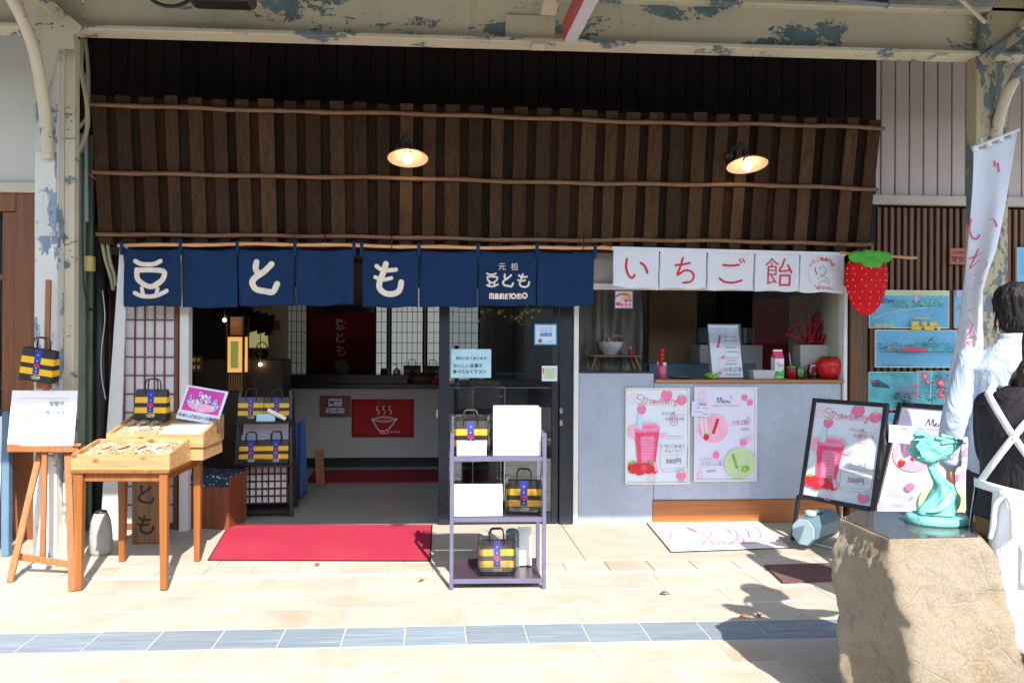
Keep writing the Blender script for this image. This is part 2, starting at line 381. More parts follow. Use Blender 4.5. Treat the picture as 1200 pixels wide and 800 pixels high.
# ------------------------------------------------------------------ mesh builder
class MB:
    def __init__(s): s.v = []; s.f = []; s.mi = []; s.mats = []; s.sm = []
    def mat(s, name):
        if name not in s.mats: s.mats.append(name)
        return s.mats.index(name)
    def add(s, vs, fs, mat, smooth=False):
        o = len(s.v); k = s.mat(mat)
        s.v += [tuple(v) for v in vs]
        for f in fs: s.f.append(tuple(i + o for i in f)); s.mi.append(k); s.sm.append(smooth)
        return s
    def box(s, c, sz, mat, ch=.0, rot=None, taper=1.0):
        """chamfered box; taper scales the bottom"""
        hx, hy, hz = sz[0] / 2, sz[1] / 2, sz[2] / 2
        ch = min(ch, .45 * min(sz))
        vs, fs = [], []
        if ch <= 0:
            for sx in (-1, 1):
                for sy in (-1, 1):
                    for sz_ in (-1, 1): vs.append(Vector((sx * hx, sy * hy, sz_ * hz)))
            fs = [(0, 1, 3, 2), (4, 6, 7, 5), (0, 4, 5, 1), (2, 3, 7, 6), (0, 2, 6, 4), (1, 5, 7, 3)]
        else:
            idx = {}
            for sx in (-1, 1):
                for sy in (-1, 1):
                    for sz_ in (-1, 1):
                        for ax in range(3):
                            q = [sx * hx, sy * hy, sz_ * hz]
                            for k, sgn in enumerate((sx, sy, sz_)):
                                if k != ax: q[k] -= sgn * ch
                            idx[(sx, sy, sz_, ax)] = len(vs); vs.append(Vector(q))
            for ax in range(3):
                for sg in (-1, 1):
                    o = [k for k in range(3) if k != ax]; cyc = []
                    for a, b in ((-1, -1), (1, -1), (1, 1), (-1, 1)):
                        t = [0, 0, 0]; t[ax] = sg; t[o[0]] = a; t[o[1]] = b; cyc.append(idx[(*t, ax)])
                    fs.append(tuple(cyc))
            for ax in range(3):
                o = [k for k in range(3) if k != ax]
                for a in (-1, 1):
                    for b in (-1, 1):
                        q = []
                        for e, axx in ((-1, o[0]), (1, o[0]), (1, o[1]), (-1, o[1])):
                            t = [0, 0, 0]; t[ax] = e; t[o[0]] = a; t[o[1]] = b; q.append(idx[(*t, axx)])
                        fs.append(tuple(q))
            for sx in (-1, 1):
                for sy in (-1, 1):
                    for sz_ in (-1, 1): fs.append(tuple(idx[(sx, sy, sz_, a)] for a in range(3)))
        if taper != 1.0:
            for v in vs:
                k = taper + (1 - taper) * (v.z + hz) / (2 * hz); v.x *= k; v.y *= k
        if rot is not None:
            vs = [rot @ v for v in vs]
        c = Vector(c)
        return s.add([v + c for v in vs], fs, mat)
    def bx(s, x0, x1, y0, y1, z0, z1, mat, ch=0):
        return s.box(((x0 + x1) / 2, (y0 + y1) / 2, (z0 + z1) / 2), (abs(x1 - x0), abs(y1 - y0), abs(z1 - z0)), mat, ch)
    def beam(s, p, q, w, d, mat, ch=.002, up=None):
        """box bar from p to q; w across, d deep"""
        p, q = Vector(p), Vector(q); ax = (q - p); L = ax.length; z = ax.normalized()
        u = Vector(up) if up else (Vector((0, 1, 0)) if abs(z.y) < .9 else Vector((1, 0, 0)))
        x = u.cross(z).normalized(); y = z.cross(x)
        rot = Matrix((x, y, z)).transposed()
        return s.box((p + q) / 2, (w, d, L), mat, ch, rot)
    def tube(s, pts, r, mat, n=8, caps=True, smooth=True):
        pts = [Vector(p) for p in pts]; N = len(pts)
        rs = list(r) if isinstance(r, (list, tuple)) else [r] * N
        if len(rs) != N:
            k_ = len(rs) - 1; rs = [rs[min(int(i / (N - 1) * k_), k_ - 1)] * (1 - (i / (N - 1) * k_ - min(int(i / (N - 1) * k_), k_ - 1))) + rs[min(int(i / (N - 1) * k_), k_ - 1) + 1] * (i / (N - 1) * k_ - min(int(i / (N - 1) * k_), k_ - 1)) for i in range(N)]
        vs, fs = [], []; prev = None
        for i, p in enumerate(pts):
            t = (pts[min(i + 1, N - 1)] - pts[max(i - 1, 0)])
            t = t.normalized() if t.length > 1e-9 else Vector((0, 0, 1))
            if prev is None:
                a = Vector((0, 0, 1)) if abs(t.z) < .9 else Vector((1, 0, 0)); x = a.cross(t).normalized()
            else: x = (prev - t * prev.dot(t)).normalized()
            prev = x; y = t.cross(x)
            for k in range(n):
                an = 2 * math.pi * k / n; vs.append(p + (x * math.cos(an) + y * math.sin(an)) * rs[i])
        for i in range(N - 1):
            for k in range(n):
                k2 = (k + 1) % n; fs.append((i * n + k, i * n + k2, (i + 1) * n + k2, (i + 1) * n + k))
        if caps: fs.append(tuple(range(n))[::-1]); fs.append(tuple((N - 1) * n + k for k in range(n)))
        return s.add(vs, fs, mat, smooth)
    def lathe(s, prof, mat, c=(0, 0, 0), n=20, axis='z', smooth=True, sx=1, sy=1):
        c = Vector(c); vs, fs = [], []
        for r, z in prof:
            for k in range(n):
                a = 2 * math.pi * k / n; p = Vector((r * math.cos(a) * sx, r * math.sin(a) * sy, z))
                if axis == 'y': p = Vector((p.x, -p.z, p.y))
                if axis == 'x': p = Vector((p.z, p.x, p.y))
                vs.append(c + p)
        for i in range(len(prof) - 1):
            for k in range(n):
                k2 = (k + 1) % n; fs.append((i * n + k, i * n + k2, (i + 1) * n + k2, (i + 1) * n + k))
        fs.append(tuple(range(n))[::-1]); fs.append(tuple((len(prof) - 1) * n + k for k in range(n)))
        return s.add(vs, fs, mat, smooth)
    def ball(s, c, r, mat, n=10, m=7, sc=(1, 1, 1), rot=None):
        vs, fs = [], []; c = Vector(c)
        for i in range(m + 1):
            th = math.pi * i / m
            for k in range(n):
                a = 2 * math.pi * k / n
                p = Vector((math.sin(th) * math.cos(a) * sc[0], math.sin(th) * math.sin(a) * sc[1], math.cos(th) * sc[2])) * r
                if rot is not None: p = rot @ p
                vs.append(c + p)
        for i in range(m):
            for k in range(n):
                k2 = (k + 1) % n; fs.append((i * n + k, (i + 1) * n + k, (i + 1) * n + k2, i * n + k2))
        return s.add(vs, fs, mat, True)
    def prism(s, poly, y0, y1, mat, smooth=False):
        """polygon in x,z extruded along y"""
        n = len(poly); vs = [Vector((x, y0, z)) for x, z in poly] + [Vector((x, y1, z)) for x, z in poly]
        fs = [tuple(range(n)), tuple(range(n, 2 * n))[::-1]] + [(k, (k + 1) % n, (k + 1) % n + n, k + n) for k in range(n)]
        return s.add(vs, fs, mat, smooth)
    def grid(s, fn, nu, nv, mat, smooth=True, thick=0):
        vs = [Vector(fn(i / nu, j / nv)) for j in range(nv + 1) for i in range(nu + 1)]
        fs = [(j * (nu + 1) + i, j * (nu + 1) + i + 1, (j + 1) * (nu + 1) + i + 1, (j + 1) * (nu + 1) + i) for j in range(nv) for i in range(nu)]
        return s.add(vs, fs, mat, smooth)
    def mesh(s, name):
        me = bpy.data.meshes.new(name)
        me.from_pydata(s.v, [], s.f)
        for n in s.mats: me.materials.append(M(n))
        me.polygons.foreach_set('material_index', s.mi)
        me.polygons.foreach_set('use_smooth', s.sm)
        me.update()
        return me
    def center(s):
        xs, ys, zs = zip(*s.v)
        return Vector(((min(xs) + max(xs)) / 2, (min(ys) + max(ys)) / 2, (min(zs) + max(zs)) / 2))

def link(name, data, parent=None, loc=(0, 0, 0), rot=(0, 0, 0)):
    o = bpy.data.objects.new(name, data); COL.objects.link(o)
    if parent: o.parent = parent
    o.location = loc; o.rotation_euler = rot
    return o
def wloc(o):
    v = Vector((0, 0, 0))
    while o: v = v + o.location; o = o.parent
    return v
def ob(name, mb, parent=None, loc=None, rot=(0, 0, 0), world=False, label=None, solid=0, bevel=0, kind=None):
    """link a builder as ONE mesh object. world=True: verts are world coords, origin set to the middle (unrotated parents)"""
    if world:
        c = mb.center(); mb.v = [(x - c.x, y - c.y, z - c.z) for x, y, z in mb.v]
        loc = c - (wloc(parent) if parent else Vector())
    o = link(name, mb.mesh(name), parent, loc or (0, 0, 0), rot)
    if label: o['label'] = label
    if kind: o['kind'] = kind
    if solid:
        md = o.modifiers.new('thickness', 'SOLIDIFY'); md.thickness = solid; md.offset = 0
    return o
def tag(o, label, cat, group=None):
    o['label'] = label; o['category'] = cat
    if group: o['group'] = group
    return o
def thing(name, label, cat, loc=(0, 0, 0), rz=0, group=None):
    return tag(link(name, None, None, loc, (0, 0, rz)), label, cat, group)
def struct(name, mb, parent=None):
    o = ob(name, mb, parent, world=True); o['kind'] = 'structure'; return o
def dup(root, loc, rot=(0, 0, 0), label=None, group=None):
    def cp(o, par):
        c = o.copy(); COL.objects.link(c); c.parent = par
        for ch in list(o.children): cp(ch, c)
        return c
    r = cp(root, None); r.location = loc; r.rotation_euler = rot
    if label: r['label'] = label
    if group: r['group'] = group
    return r
def pieces(name, parent, mesh, items):
    """copies of one mesh as parts; items: (loc, scale) in the parent's frame"""
    for loc, scl in items:
        o = link(name, mesh, parent, loc); o.scale = scl

# ------------------------------------------------------------------ flat print on sheets
_TX = {}
def text_geo(s, bold=0.0):
    if (s, bold) in _TX: return _TX[(s, bold)]
    cu = bpy.data.curves.new('lettering', 'FONT'); cu.body = s; cu.size = 1.0; cu.resolution_u = 2; cu.offset = bold
    cu.align_x = 'CENTER'; cu.fill_mode = 'FRONT'
    t = bpy.data.objects.new('lettering', cu); COL.objects.link(t)
    me = bpy.data.meshes.new_from_object(t)
    vs = [tuple(v.co) for v in me.vertices]; fs = [tuple(p.vertices) for p in me.polygons]
    bpy.data.objects.remove(t); bpy.data.curves.remove(cu); bpy.data.meshes.remove(me)
    _TX[(s, bold)] = (vs, fs)
    return vs, fs
def smooth_path(pts, k=5):
    if len(pts) < 3: return pts
    out = []
    for i in range(len(pts) - 1):
        p0 = pts[max(i - 1, 0)]; p1 = pts[i]; p2 = pts[i + 1]; p3 = pts[min(i + 2, len(pts) - 1)]
        for j in range(k):
            t = j / k; t2 = t * t; t3 = t2 * t
            out.append(tuple(.5 * (2 * b + (c - a) * t + (2 * a - 5 * b + 4 * c - d) * t2 + (3 * b - a - 3 * c + d) * t3)
                             for a, b, c, d in zip(p0, p1, p2, p3)))
    out.append(pts[-1]); return out
class Print:
    """flat shapes in design pixels (y down) laid on a sheet in the local x,z plane, facing -y"""
    def __init__(s, x0, y0, x1, y1, w, h, mb=None, surf=None, y=-.0008):
        s.a = (x0, y0, x1, y1); s.w = w; s.h = h; s.mb = mb or MB(); s.k = 0; s.surf = surf; s.y = y
        s.sx = w / (x1 - x0); s.sy = h / (y1 - y0)
    def pt(s, x, y):
        X = (x - s.a[0]) * s.sx - s.w / 2; Z = (s.a[3] - y) * s.sy
        return (X, s.y - s.k * .00025 + (s.surf(X, Z) if s.surf else 0), Z)
    def put(s, pts, fs, mat): s.mb.add([s.pt(*p) for p in pts], fs, mat, True); s.k += 1
    def poly(s, pts, mat): s.put(pts, [tuple(range(len(pts)))], mat)
    def rect(s, x0, y0, x1, y1, mat): s.poly([(x0, y0), (x1, y0), (x1, y1), (x0, y1)], mat)
    def disc(s, cx, cy, rx, ry, mat, n=20, rot=0):
        c, q = math.cos(rot), math.sin(rot)
        s.poly([(cx + rx * math.cos(2 * math.pi * k / n) * c - ry * math.sin(2 * math.pi * k / n) * q,
                 cy + rx * math.cos(2 * math.pi * k / n) * q + ry * math.sin(2 * math.pi * k / n) * c) for k in range(n)], mat)
    def stroke(s, pts, w, mat, smooth=True, closed=False, cap=True):
        if closed: pts = list(pts) + [pts[0]]
        pts = smooth_path(pts) if smooth else pts
        ws = [w] * len(pts)
        L, Rr = [], []
        for i, p in enumerate(pts):
            a = pts[max(i - 1, 0)]; b = pts[min(i + 1, len(pts) - 1)]
            if closed and i in (0, len(pts) - 1): a = pts[-2]; b = pts[1]
            dx, dy = b[0] - a[0], b[1] - a[1]; d = math.hypot(dx, dy) or 1
            k = 1.0
            if 0 < i < len(pts) - 1:
                d1 = (p[0] - a[0], p[1] - a[1]); n1 = math.hypot(*d1) or 1
                k = 1 / max(.6, abs((d1[0] * dx + d1[1] * dy) / (n1 * d)))
            nx, ny = -dy / d * ws[i] / 2 * k, dx / d * ws[i] / 2 * k
            L.append((p[0] + nx, p[1] + ny)); Rr.append((p[0] - nx, p[1] - ny))
        n = len(pts); vs = L + Rr; fs = [(i, i + 1, n + i + 1, n + i) for i in range(n - 1)]
        if cap and not closed:
            for end, nb in ((0, 1), (n - 1, n - 2)):
                p, q = pts[end], pts[nb]; an = math.atan2(p[1] - q[1], p[0] - q[0]); o = len(vs)
                vs += [(p[0] + w / 2 * math.cos(an + t), p[1] + w / 2 * math.sin(an + t)) for t in [R(x) for x in (-90, -54, -18, 18, 54, 90)]]
                fs.append(tuple(range(o, o + 6)))
        s.put(vs, fs, mat)
    def text(s, t, cx, base, size, mat, bold=0.0, xs=1.0):
        vs, fs = text_geo(t, bold)
        k = s.sy / s.sx if s.sx else 1
        s.put([(cx + v[0] * size * xs * k, base - v[1] * size) for v in vs], fs, mat)
    def lines(s, x0, y0, x1, n, step, mat, w=2.2):
        """rows of tiny unreadable print, as short dashes"""
        rg = random.Random(int(x0 * 7 + y0))
        for r in range(n):
            x = x0; y = y0 + r * step
            while x < x1 - 2:
                l = rg.uniform(.6, 1.4) * w * 2
                s.rect(x, y - w / 2, min(x + l, x1), y + w / 2, mat); x += l + w * .8
    def ob(s, name, parent, loc=(0, 0, 0)): return ob(name, s.mb, parent, loc)
# ================================================================== SETTING
struct('ground', MB().bx(-300, 300, -300, 300, -.30, -.06, 'asphalt'))
pav = struct('pavement', MB().bx(-9, 9, -5.2, .35, -.058, -.0035, 'grout'))
PITCH = .602
XJ = G(542.5, 710).x
ys = [G(545, y).y for y in (673.5, 692, 710, 732, 755, 782)]
rows = [(ys[1], ys[0], 0, 'slab_stone'), (ys[2], ys[1], .5, 'slab_stone'), (ys[3], ys[2], 0, 'slab_stone'),
        (ys[4], ys[3], 0, 'blue_tile'), (ys[5], ys[4], 0, 'slab_stone')]
y_ = ys[5]
for k in range(5):
    rows.append((y_ - .245, y_, .5 if k % 2 == 0 else 0, 'slab_stone')); y_ -= .245
rg = random.Random(3)
def tile(name, x0, x1, y0, y1, mat, gap, cache={}, top=0.0):
    w, d = x1 - x0 - gap, y1 - y0 - gap
    key = (round(w, 3), round(d, 3), mat)
    if key not in cache:
        mb = MB(); mb.box((0, 0, -.02), (w, d, .04), mat, .0025); cache[key] = mb.mesh(name)
    o = link(name, cache[key], pav, Vector(((x0 + x1) / 2, (y0 + y1) / 2, top + rg.uniform(-.0012, .0004))) - pav.location)
    o.rotation_euler = (rg.uniform(-.0012, .0012), rg.uniform(-.0008, .0008), 0)
for y0, y1, off, mt in rows:
    p = PITCH if mt != 'blue_tile' else PITCH / 2
    x = XJ - PITCH * 8 + off * PITCH
    while x < 4.6:
        tile('paving_slab' if mt == 'slab_stone' else 'blue_tile', x, x + p, y0, y1, mt, .006 if mt == 'slab_stone' else .006)
        x += p
# narrow row behind the drain slot, then the large threshold slabs up to the shop fronts
yn = G(545, 671).y; yn2 = G(545, 659).y
x = XJ - .235 * 20
while x < 4.6:
    tile('edge_tile', x, x + .283, yn, yn2, 'slab_stone', .005, top=.004); x += .283
x = -5.0
while x < 4.6:
    tile('threshold_slab', x, x + 1.2, yn2, .02, 'slab_stone', .005, top=.004); x += 1.2
drain = ob('drain_slot', MB().bx(-5.5, 5.5, ys[0] + .002, yn - .002, -.05, -.018, 'drain_shadow'), pav, world=True)

# ================================================================== SHOP BUILDING
XL = P(113, 450).x; XR = P(990, 450).x          # the shop's bay
X_DOOR = P(667, 500).x                           # right edge of the doorway
DI = 4.6                                         # depth of the room
ZT = 4.1
shop = thing('shop_building', 'old wooden confectionery shop with dark board upper wall, open doorway and grey counter front', 'shop', (0, .0, 0))
fl = struct('shop_floor', MB().bx(XL - .1, XR + .1, .021, DI, -.055, .006, 'floor_int'))
# dark upper boards
bw = .133
mbb = MB(); mbb.box((0, 0, 0), (bw - .006, .02, 1.9), 'dark_board', .003); me_board = mbb.mesh('wall_board')
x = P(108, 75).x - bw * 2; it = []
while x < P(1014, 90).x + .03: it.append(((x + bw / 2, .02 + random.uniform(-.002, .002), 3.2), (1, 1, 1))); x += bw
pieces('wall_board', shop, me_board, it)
ob('upper_wall', MB().bx(XL - .35, P(1016, 90).x, .032, .14, 2.22, ZT, 'recess_dark'), shop, world=True)
# room shell
ob('side_wall', MB().bx(XL - .12, XL - .02, .15, DI, 0, 2.9, 'dark_wood'), shop, world=True)
ob('back_wall', MB().bx(XL - .12, XR + .1, DI, DI + .1, 0, 2.9, 'shop_grey'), shop, world=True)
ob('ceiling', MB().bx(XL - .12, XR + .1, .15, DI + .1, 2.55, 2.62, 'dark_wood'), shop, world=True)
ob('side_wall', MB().bx(XR + .0, XR + .1, .16, DI, 0, 2.9, 'plaster_int'), shop, world=True)
ob('partition_wall', MB().bx(X_DOOR + .03, X_DOOR + .09, .35, DI, 0, 2.55, 'shop_brown'), shop, world=True)
a_ = P(118, 284).z
ob('lintel', MB().bx(XL, X_DOOR + .02, -.02, .12, 2.10, 2.215, 'dark_wood', .004), shop, world=True)
# door posts
X0, Z0, X1, Z1 = rect(655, 365, 670, 612)
ob('door_post', MB().bx(X0, X1, -.035, .06, 0, 2.13, 'alu_dark', .004), shop, world=True)
X0, Z0, X1, Z1 = rect(671, 335, 676.5, 612)
ob('white_jamb', MB().bx(X0, X1, -.05, .05, 0, 2.2, 'white_trim', .003), shop, world=True)
X0, Z0, X1, Z1 = rect(212, 355, 222.5, 640, -.08)
ob('white_post', MB().bx(X0, X1, -.12, -.03, 0, 2.1, 'white_trim', .004), shop, world=True)
# grey counter front
X0, Z0, X1, Z1 = rect(677, 437, 765, 612)
XM = X1
ob('counter_panel', MB().bx(X0, X1 - .003, -.03, .10, .004, Z1, 'counter_concrete', .004), shop, world=True)
Xa, Za, Xb, Zb = rect(766, 448, 983, 606)
ob('counter_panel', MB().bx(XM, Xb, -.03, .10, .19, Zb, 'counter_concrete', .004), shop, world=True)
ob('corner_trim', MB().bx(Xb - .02, Xb + .035, -.006, .10, .02, Zb + .02, 'white_trim', .003), shop, world=True)
ob('kick_board', MB().bx(XM - .012, Xb + .01, -.038, .06, .006, .187, 'orange_wood', .004), shop, world=True)
Xs, Zs, Xs2, Zs2 = rect(767, 442.5, 983, 448.5, -.05)
SILL = Zb + .025
sill = ob('counter_sill', MB().bx(XM + .004, Xb + .012, -.06, .30, Zb + .001, SILL, 'sill_wood', .005), shop, world=True)
Zp = Z1
ob('counter_ledge', MB().bx(X0, XM - .002, -.028, .30, Zp + .001, Zp + .012, 'alu_dark', .002), shop, world=True)
# serving window
Xw0, Zw0, Xw1, Zw1 = rect(677, 338, 984, 446, -.01)
XV = P(985, 400).x
ob('window_head', MB().bx(Xw0, XV + .03, -.055, .02, Zw1 - .015, Zw1 + .03, 'white_trim', .004), shop, world=True)
ob('head_panel', MB().bx(P(694, 310).x, XV + .03, .0, .03, Zw1 + .031, 2.22, 'siding', 0), shop, world=True)
ob('window_post', MB().bx(XV - .0, XV + .03, -.05, .03, Zb - .7, Zw1 - .016, 'white_trim', .003), shop, world=True)
ob('window_reveal', MB().bx(XV + .005, XV + .025, .031, .9, Zb - .1, Zw1, 'fridge'), shop, world=True)
gx = P(819, 400).x
gp = ob('window_pane', MB().bx(Xw0 + .01, P(760, 400).x, .055, .061, Zp + .013, Zw1 - .016, 'window_glass'), shop, world=True)
ob('window_pane', MB().bx(P(881, 400, .06).x, P(944, 400, .06).x, .055, .061, P(900, 402, .06).z, Zw1 - .016, 'window_glass'), shop, world=True)
# things built in behind the serving window
ob('inner_wall', MB().bx(X_DOOR + .1, XR, 1.9, 1.95, 0, 2.5, 'shop_grey'), shop, world=True)
xa, za, xb, zb = rect(760, 335, 817, 432, 1.0)
ob('inner_door', MB().bx(xa, xb, 1.0, 1.05, 0, 2.3, 'shop_brown', .005), shop, world=True)
xa, za, xb, zb = rect(764, 425, 822, 446, .8)
ob('inner_counter', MB().bx(xa - .1, xb + .4, .55, .8, .4, zb, 'canister', .006), shop, world=True)
vm = MB()
rgv = random.Random(5)
def vs(u, v): return (Xw0 + .05 + u * .62, .5 + .03 * math.sin(u * 23 + v * 3) + .02 * math.sin(u * 51) + .015 * math.sin(v * 9 + u * 7), Zp - .05 + v * 1.0)
vm.grid(vs, 50, 12, 'vinyl'); ob('vinyl_curtain', vm, shop, world=True)

# glass sliding door
dz = P(0, 0)
door = thing('sliding_door', 'dark aluminium framed glass sliding door closed at the right of the doorway', 'door', P(590, 612) * 1.0)
x0, _, x1, _ = rect(514, 362, 526.5, 612, -.01); x2, _, x3, _ = rect(645, 362, 654, 612, -.01)
Zr = P(590, 506, -.01).z; Zr2 = P(590, 514, -.01).z
ob('stile', MB().bx(x0, x1, -.025, .02, .012, 2.1, 'alu_dark', .004), door, world=True)
ob('stile', MB().bx(x2 + .01, x3, -.025, .02, .012, 2.1, 'alu_dark', .004), door, world=True)
ob('mid_rail', MB().bx(x1 + .001, x2 + .009, -.022, .018, Zr2, Zr, 'alu_dark', .003), door, world=True)
ob('bottom_rail', MB().bx(x1 + .001, x2 + .009, -.022, .018, .012, .10, 'alu_dark', .003), door, world=True)
ob('top_rail', MB().bx(x1 + .001, x2 + .009, -.022, .018, 2.03, 2.1, 'alu_dark', .003), door, world=True)
ob('pane', MB().bx(x1, x2 + .01, -.003, .003, Zr + .001, 2.029, 'door_glass'), door, world=True)
ob('pane', MB().bx(x1, x2 + .01, -.003, .003, .101, Zr2 - .001, 'door_glass'), door, world=True)
hp = P(511, 485, -.02)
ob('door_pull', MB().bx(x0 - .022, x0 - .001, -.02, .0, hp.z - .03, hp.z + .04, 'chrome', .004), door, world=True)
for py in (481, 495):
    hp = P(659, py, -.04); ob('latch', MB().box((hp.x - .01, -.046, hp.z), (.025, .02, .05), 'chrome', .005), door, world=True)

# interior counter
YC = 2.62
xa, za, xb, zb = rect(338, 455, 660, 538, YC)
ctr = thing('sales_counter', 'white fronted sales counter with black top inside the dark shop', 'counter', ((xa + xb) / 2, YC + .3, 0))
xb = X_DOOR + .0
xl = P(338, 500, YC).x
ob('counter_front', MB().bx(xl, xb, YC, YC + .04, .115, zb, 'counter_white', .003), ctr, world=True)
ob('counter_top', MB().bx(P(322, 450, YC).x, xb, YC - .05, YC + .62, zb + .002, zb + .055, 'counter_black', .005), ctr, world=True)
ob('counter_screen', MB().bx(P(330, 450, YC).x, P(478, 450, YC).x, YC - .03, YC - .01, zb + .056, zb + .16, 'counter_black', .004), ctr, world=True)
ob('kick_plate', MB().bx(xl, xb, YC + .03, YC + .06, .008, .114, 'counter_black'), ctr, world=True)
ob('counter_side', MB().bx(xl - .02, xl - .001, YC + .0, YC + .6, .008, zb, 'dark_wood'), ctr, world=True)
CT = zb + .055
r_ = MB(); r_.bx(P(310, 565, 0).x, xb - .05, G(430, 566).y, G(430, 552).y, .008, .018, 'banner_red', .003)
tag(ob('carpet', r_, None, world=True), 'dark red carpet strip on the floor in front of the white counter', 'carpet')

# shoji windows at the back
YB = DI - .06
def shoji(px0, px1, pyt, name_label, Y, cols, bright='shoji_glow'):
    x0, _, x1, _ = rect(px0, pyt, px1, 440, Y); z0, z1 = CT - .1, 2.2
    t = thing('shoji_window', name_label, 'window', ((x0 + x1) / 2, Y, z0))
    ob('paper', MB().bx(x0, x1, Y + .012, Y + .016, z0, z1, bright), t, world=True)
    fr = MB()
    for xx in (x0 - .03, x1): fr.bx(xx, xx + .03, Y - .02, Y + .02, z0, z1, 'dark_wood', .003)
    fr.bx(x0, x1, Y - .018, Y + .018, z1, z1 + .05, 'dark_wood', .003); fr.bx(x0, x1, Y - .018, Y + .018, z0 - .05, z0, 'dark_wood', .003)
    ob('frame', fr, t, world=True)
    lm = MB()
    for k in range(1, cols): xx = x0 + (x1 - x0) * k / cols; lm.bx(xx - .004, xx + .004, Y - .006, Y + .010, z0, z1, 'dark_wood')
    zz = z0 + .13
    while zz < z1: lm.bx(x0, x1, Y - .007, Y + .009, zz - .004, zz + .004, 'dark_wood'); zz += .145
    ob('lattice', lm, t, world=True)
shoji(336, 359, 365, 'dim narrow shoji window left of the red banner at the back of the shop', YB, 4, 'shoji_glow_faint')
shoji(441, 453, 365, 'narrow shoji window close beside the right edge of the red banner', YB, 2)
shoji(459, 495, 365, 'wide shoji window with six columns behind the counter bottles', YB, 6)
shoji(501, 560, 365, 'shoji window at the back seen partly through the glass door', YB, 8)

# ================================================================== NEIGHBOURS
lb = thing('white_building', 'neighbouring building with white plaster upper wall and brown wooden glazed door', 'building', (P(0, 640).x, .0, 0))
xr = P(88, 400, -.02).x
xe = P(46, 300, -.3).x
YN = -.32
z_t = P(20, 221, YN).z
ob('wall', MB().bx(-6.5, P(46, 100, YN).x + .03, YN, YN + .3, z_t + .04, ZT, 'white_wall'), lb, world=True)
ob('trim', MB().bx(-6.5, P(46, 220, YN).x + .03, YN - .04, YN + .05, z_t - .03, z_t + .039, 'cream_trim', .004), lb, world=True)
X0, Z0, X1, Z1 = rect(16, 228, 43, 640, YN + .02)
ob('door_post', MB().bx(X0 + .02, X1 + .03, YN, YN + .09, .0, z_t - .031, 'brown_door_wood', .006), lb, world=True)
ob('door_header', MB().bx(-6.5, X0 + .02, YN + .004, YN + .08, z_t - .16, z_t - .031, 'brown_door_wood', .006), lb, world=True)
dl = ob('glazed_door', MB().bx(-6.2, X0 + .019, YN + .05, YN + .08, .02, .42, 'brown_door_wood', .004), lb, world=True)
zz = P(8, 258, YN).z
ob('stile', MB().bx(X0 - .09, X0 + .018, YN + .03, YN + .075, .421, z_t - .161, 'brown_door_wood', .005), dl, world=True)
for py in (324, 520): q = P(5, py, YN).z; ob('glazing_bar', MB().bx(-6.2, X0 - .091, YN + .035, YN + .07, q - .02, q + .02, 'brown_door_wood', .003), dl, world=True)
ob('pane', MB().bx(-6.2, X0 - .09, YN + .052, YN + .058, .421, z_t - .161, 'door_glass'), dl, world=True)
ob('room', MB().bx(-6.4, X1, YN + .9, YN + 1.0, 0, 3.0, 'recess_dark'), lb, world=True)
ob('side_return', MB().bx(X1 + .03, X1 + .09, YN + .05, YN + 1.0, 0, ZT, 'white_wall'), lb, world=True)

# recess with service pipes between the two
rc = thing('service_recess', 'narrow dark recess with green painted side panel between the two shopfronts', 'wall', (P(100, 620, .1).x, .2, 0))
x0, _, x1, _ = rect(86, 300, 150, 640, .1)
ob('back_panel', MB().bx(x0 - .2, XL - .03, .16, .2, 0, ZT, 'recess_dark'), rc, world=True)
x0, _, x1, _ = rect(86, 300, 101, 640, -.1); ob('side_panel', MB().bx(x0 - .04, x1, -.12, -.08, 0, 3.0, 'pipe_green', .004), rc, world=True)
x0, _, x1, _ = rect(101, 300, 109, 640, -.05); ob('side_panel', MB().bx(x0 + .004, x1, -.07, -.03, 0, 3.0, 'pipe_green', .004), rc, world=True)
def pipe(name, pts, r, mat, label, cat, n=10):
    mb = MB(); mb.tube([P(x, y, Y) if Y is not None else x for x, y, Y in pts], r, mat, n)
    o = ob(name, mb, None, world=True); return tag(o, label, cat)
b0 = G(118, 640); 
pipe('drainpipe', [(119, 262, -.04), (118.5, 450, -.04), (118, 622, -.04)], .042, 'pipe_black', 'fat black drainpipe running down behind the display table', 'pipe', 12)
pipe('drainpipe', [(129, 290, .05), (128, 450, .05), (128, 610, .05)], .018, 'pipe_maroon', 'thin maroon pipe beside the black drainpipe', 'pipe')
def hose(pts, r, mat, label, cat='hose'):
    pp = [P(x, y, Y) for x, y, Y in pts]; pp = [Vector(q) for q in smooth_path([tuple(v) for v in pp], 6)]
    return tag(ob('hose', MB().tube(pp, r, mat, 8), None, world=True), label, cat)
hose([(97, 45, -.5), (95, 80, -.5), (101, 115, -.45), (103, 145, -.4), (97, 168, -.4), (88, 182, -.42)], .016, 'hose', 'cream hose curving behind the top of the left pillar')
hose([(100, 45, -.3), (103, 75, -.3), (104, 105, -.3), (103, 135, -.3), (92, 150, -.32)], .013, 'hose', 'thinner cream hose bending inward under the beam by the dark boards')
hose([(120, 285, -.15), (124, 305, -.15), (130, 325, -.13), (133, 340, -.12)], .014, 'hose', 'cream hose emerging under the left end of the eave boards')
hose([(126, 285, -.16), (129, 305, -.16), (134, 322, -.14), (136, 335, -.12)], .012, 'hose', 'inner cream hose next to the blue curtain edge')
hose([(97, 180, -.2), (96.5, 260, -.2), (98, 330, -.2), (104, 360, -.18), (108, 362, -.1)], .007, 'pipe_black', 'thin black cable hanging down the green recess panel', 'cable')
hose([(120, 340, -.1), (123, 372, -.12), (119, 410, -.12), (119, 440, -.11), (124, 468, -.1)], .004, 'ceramic', 'thin white cord dangling over the black drainpipe', 'cord')
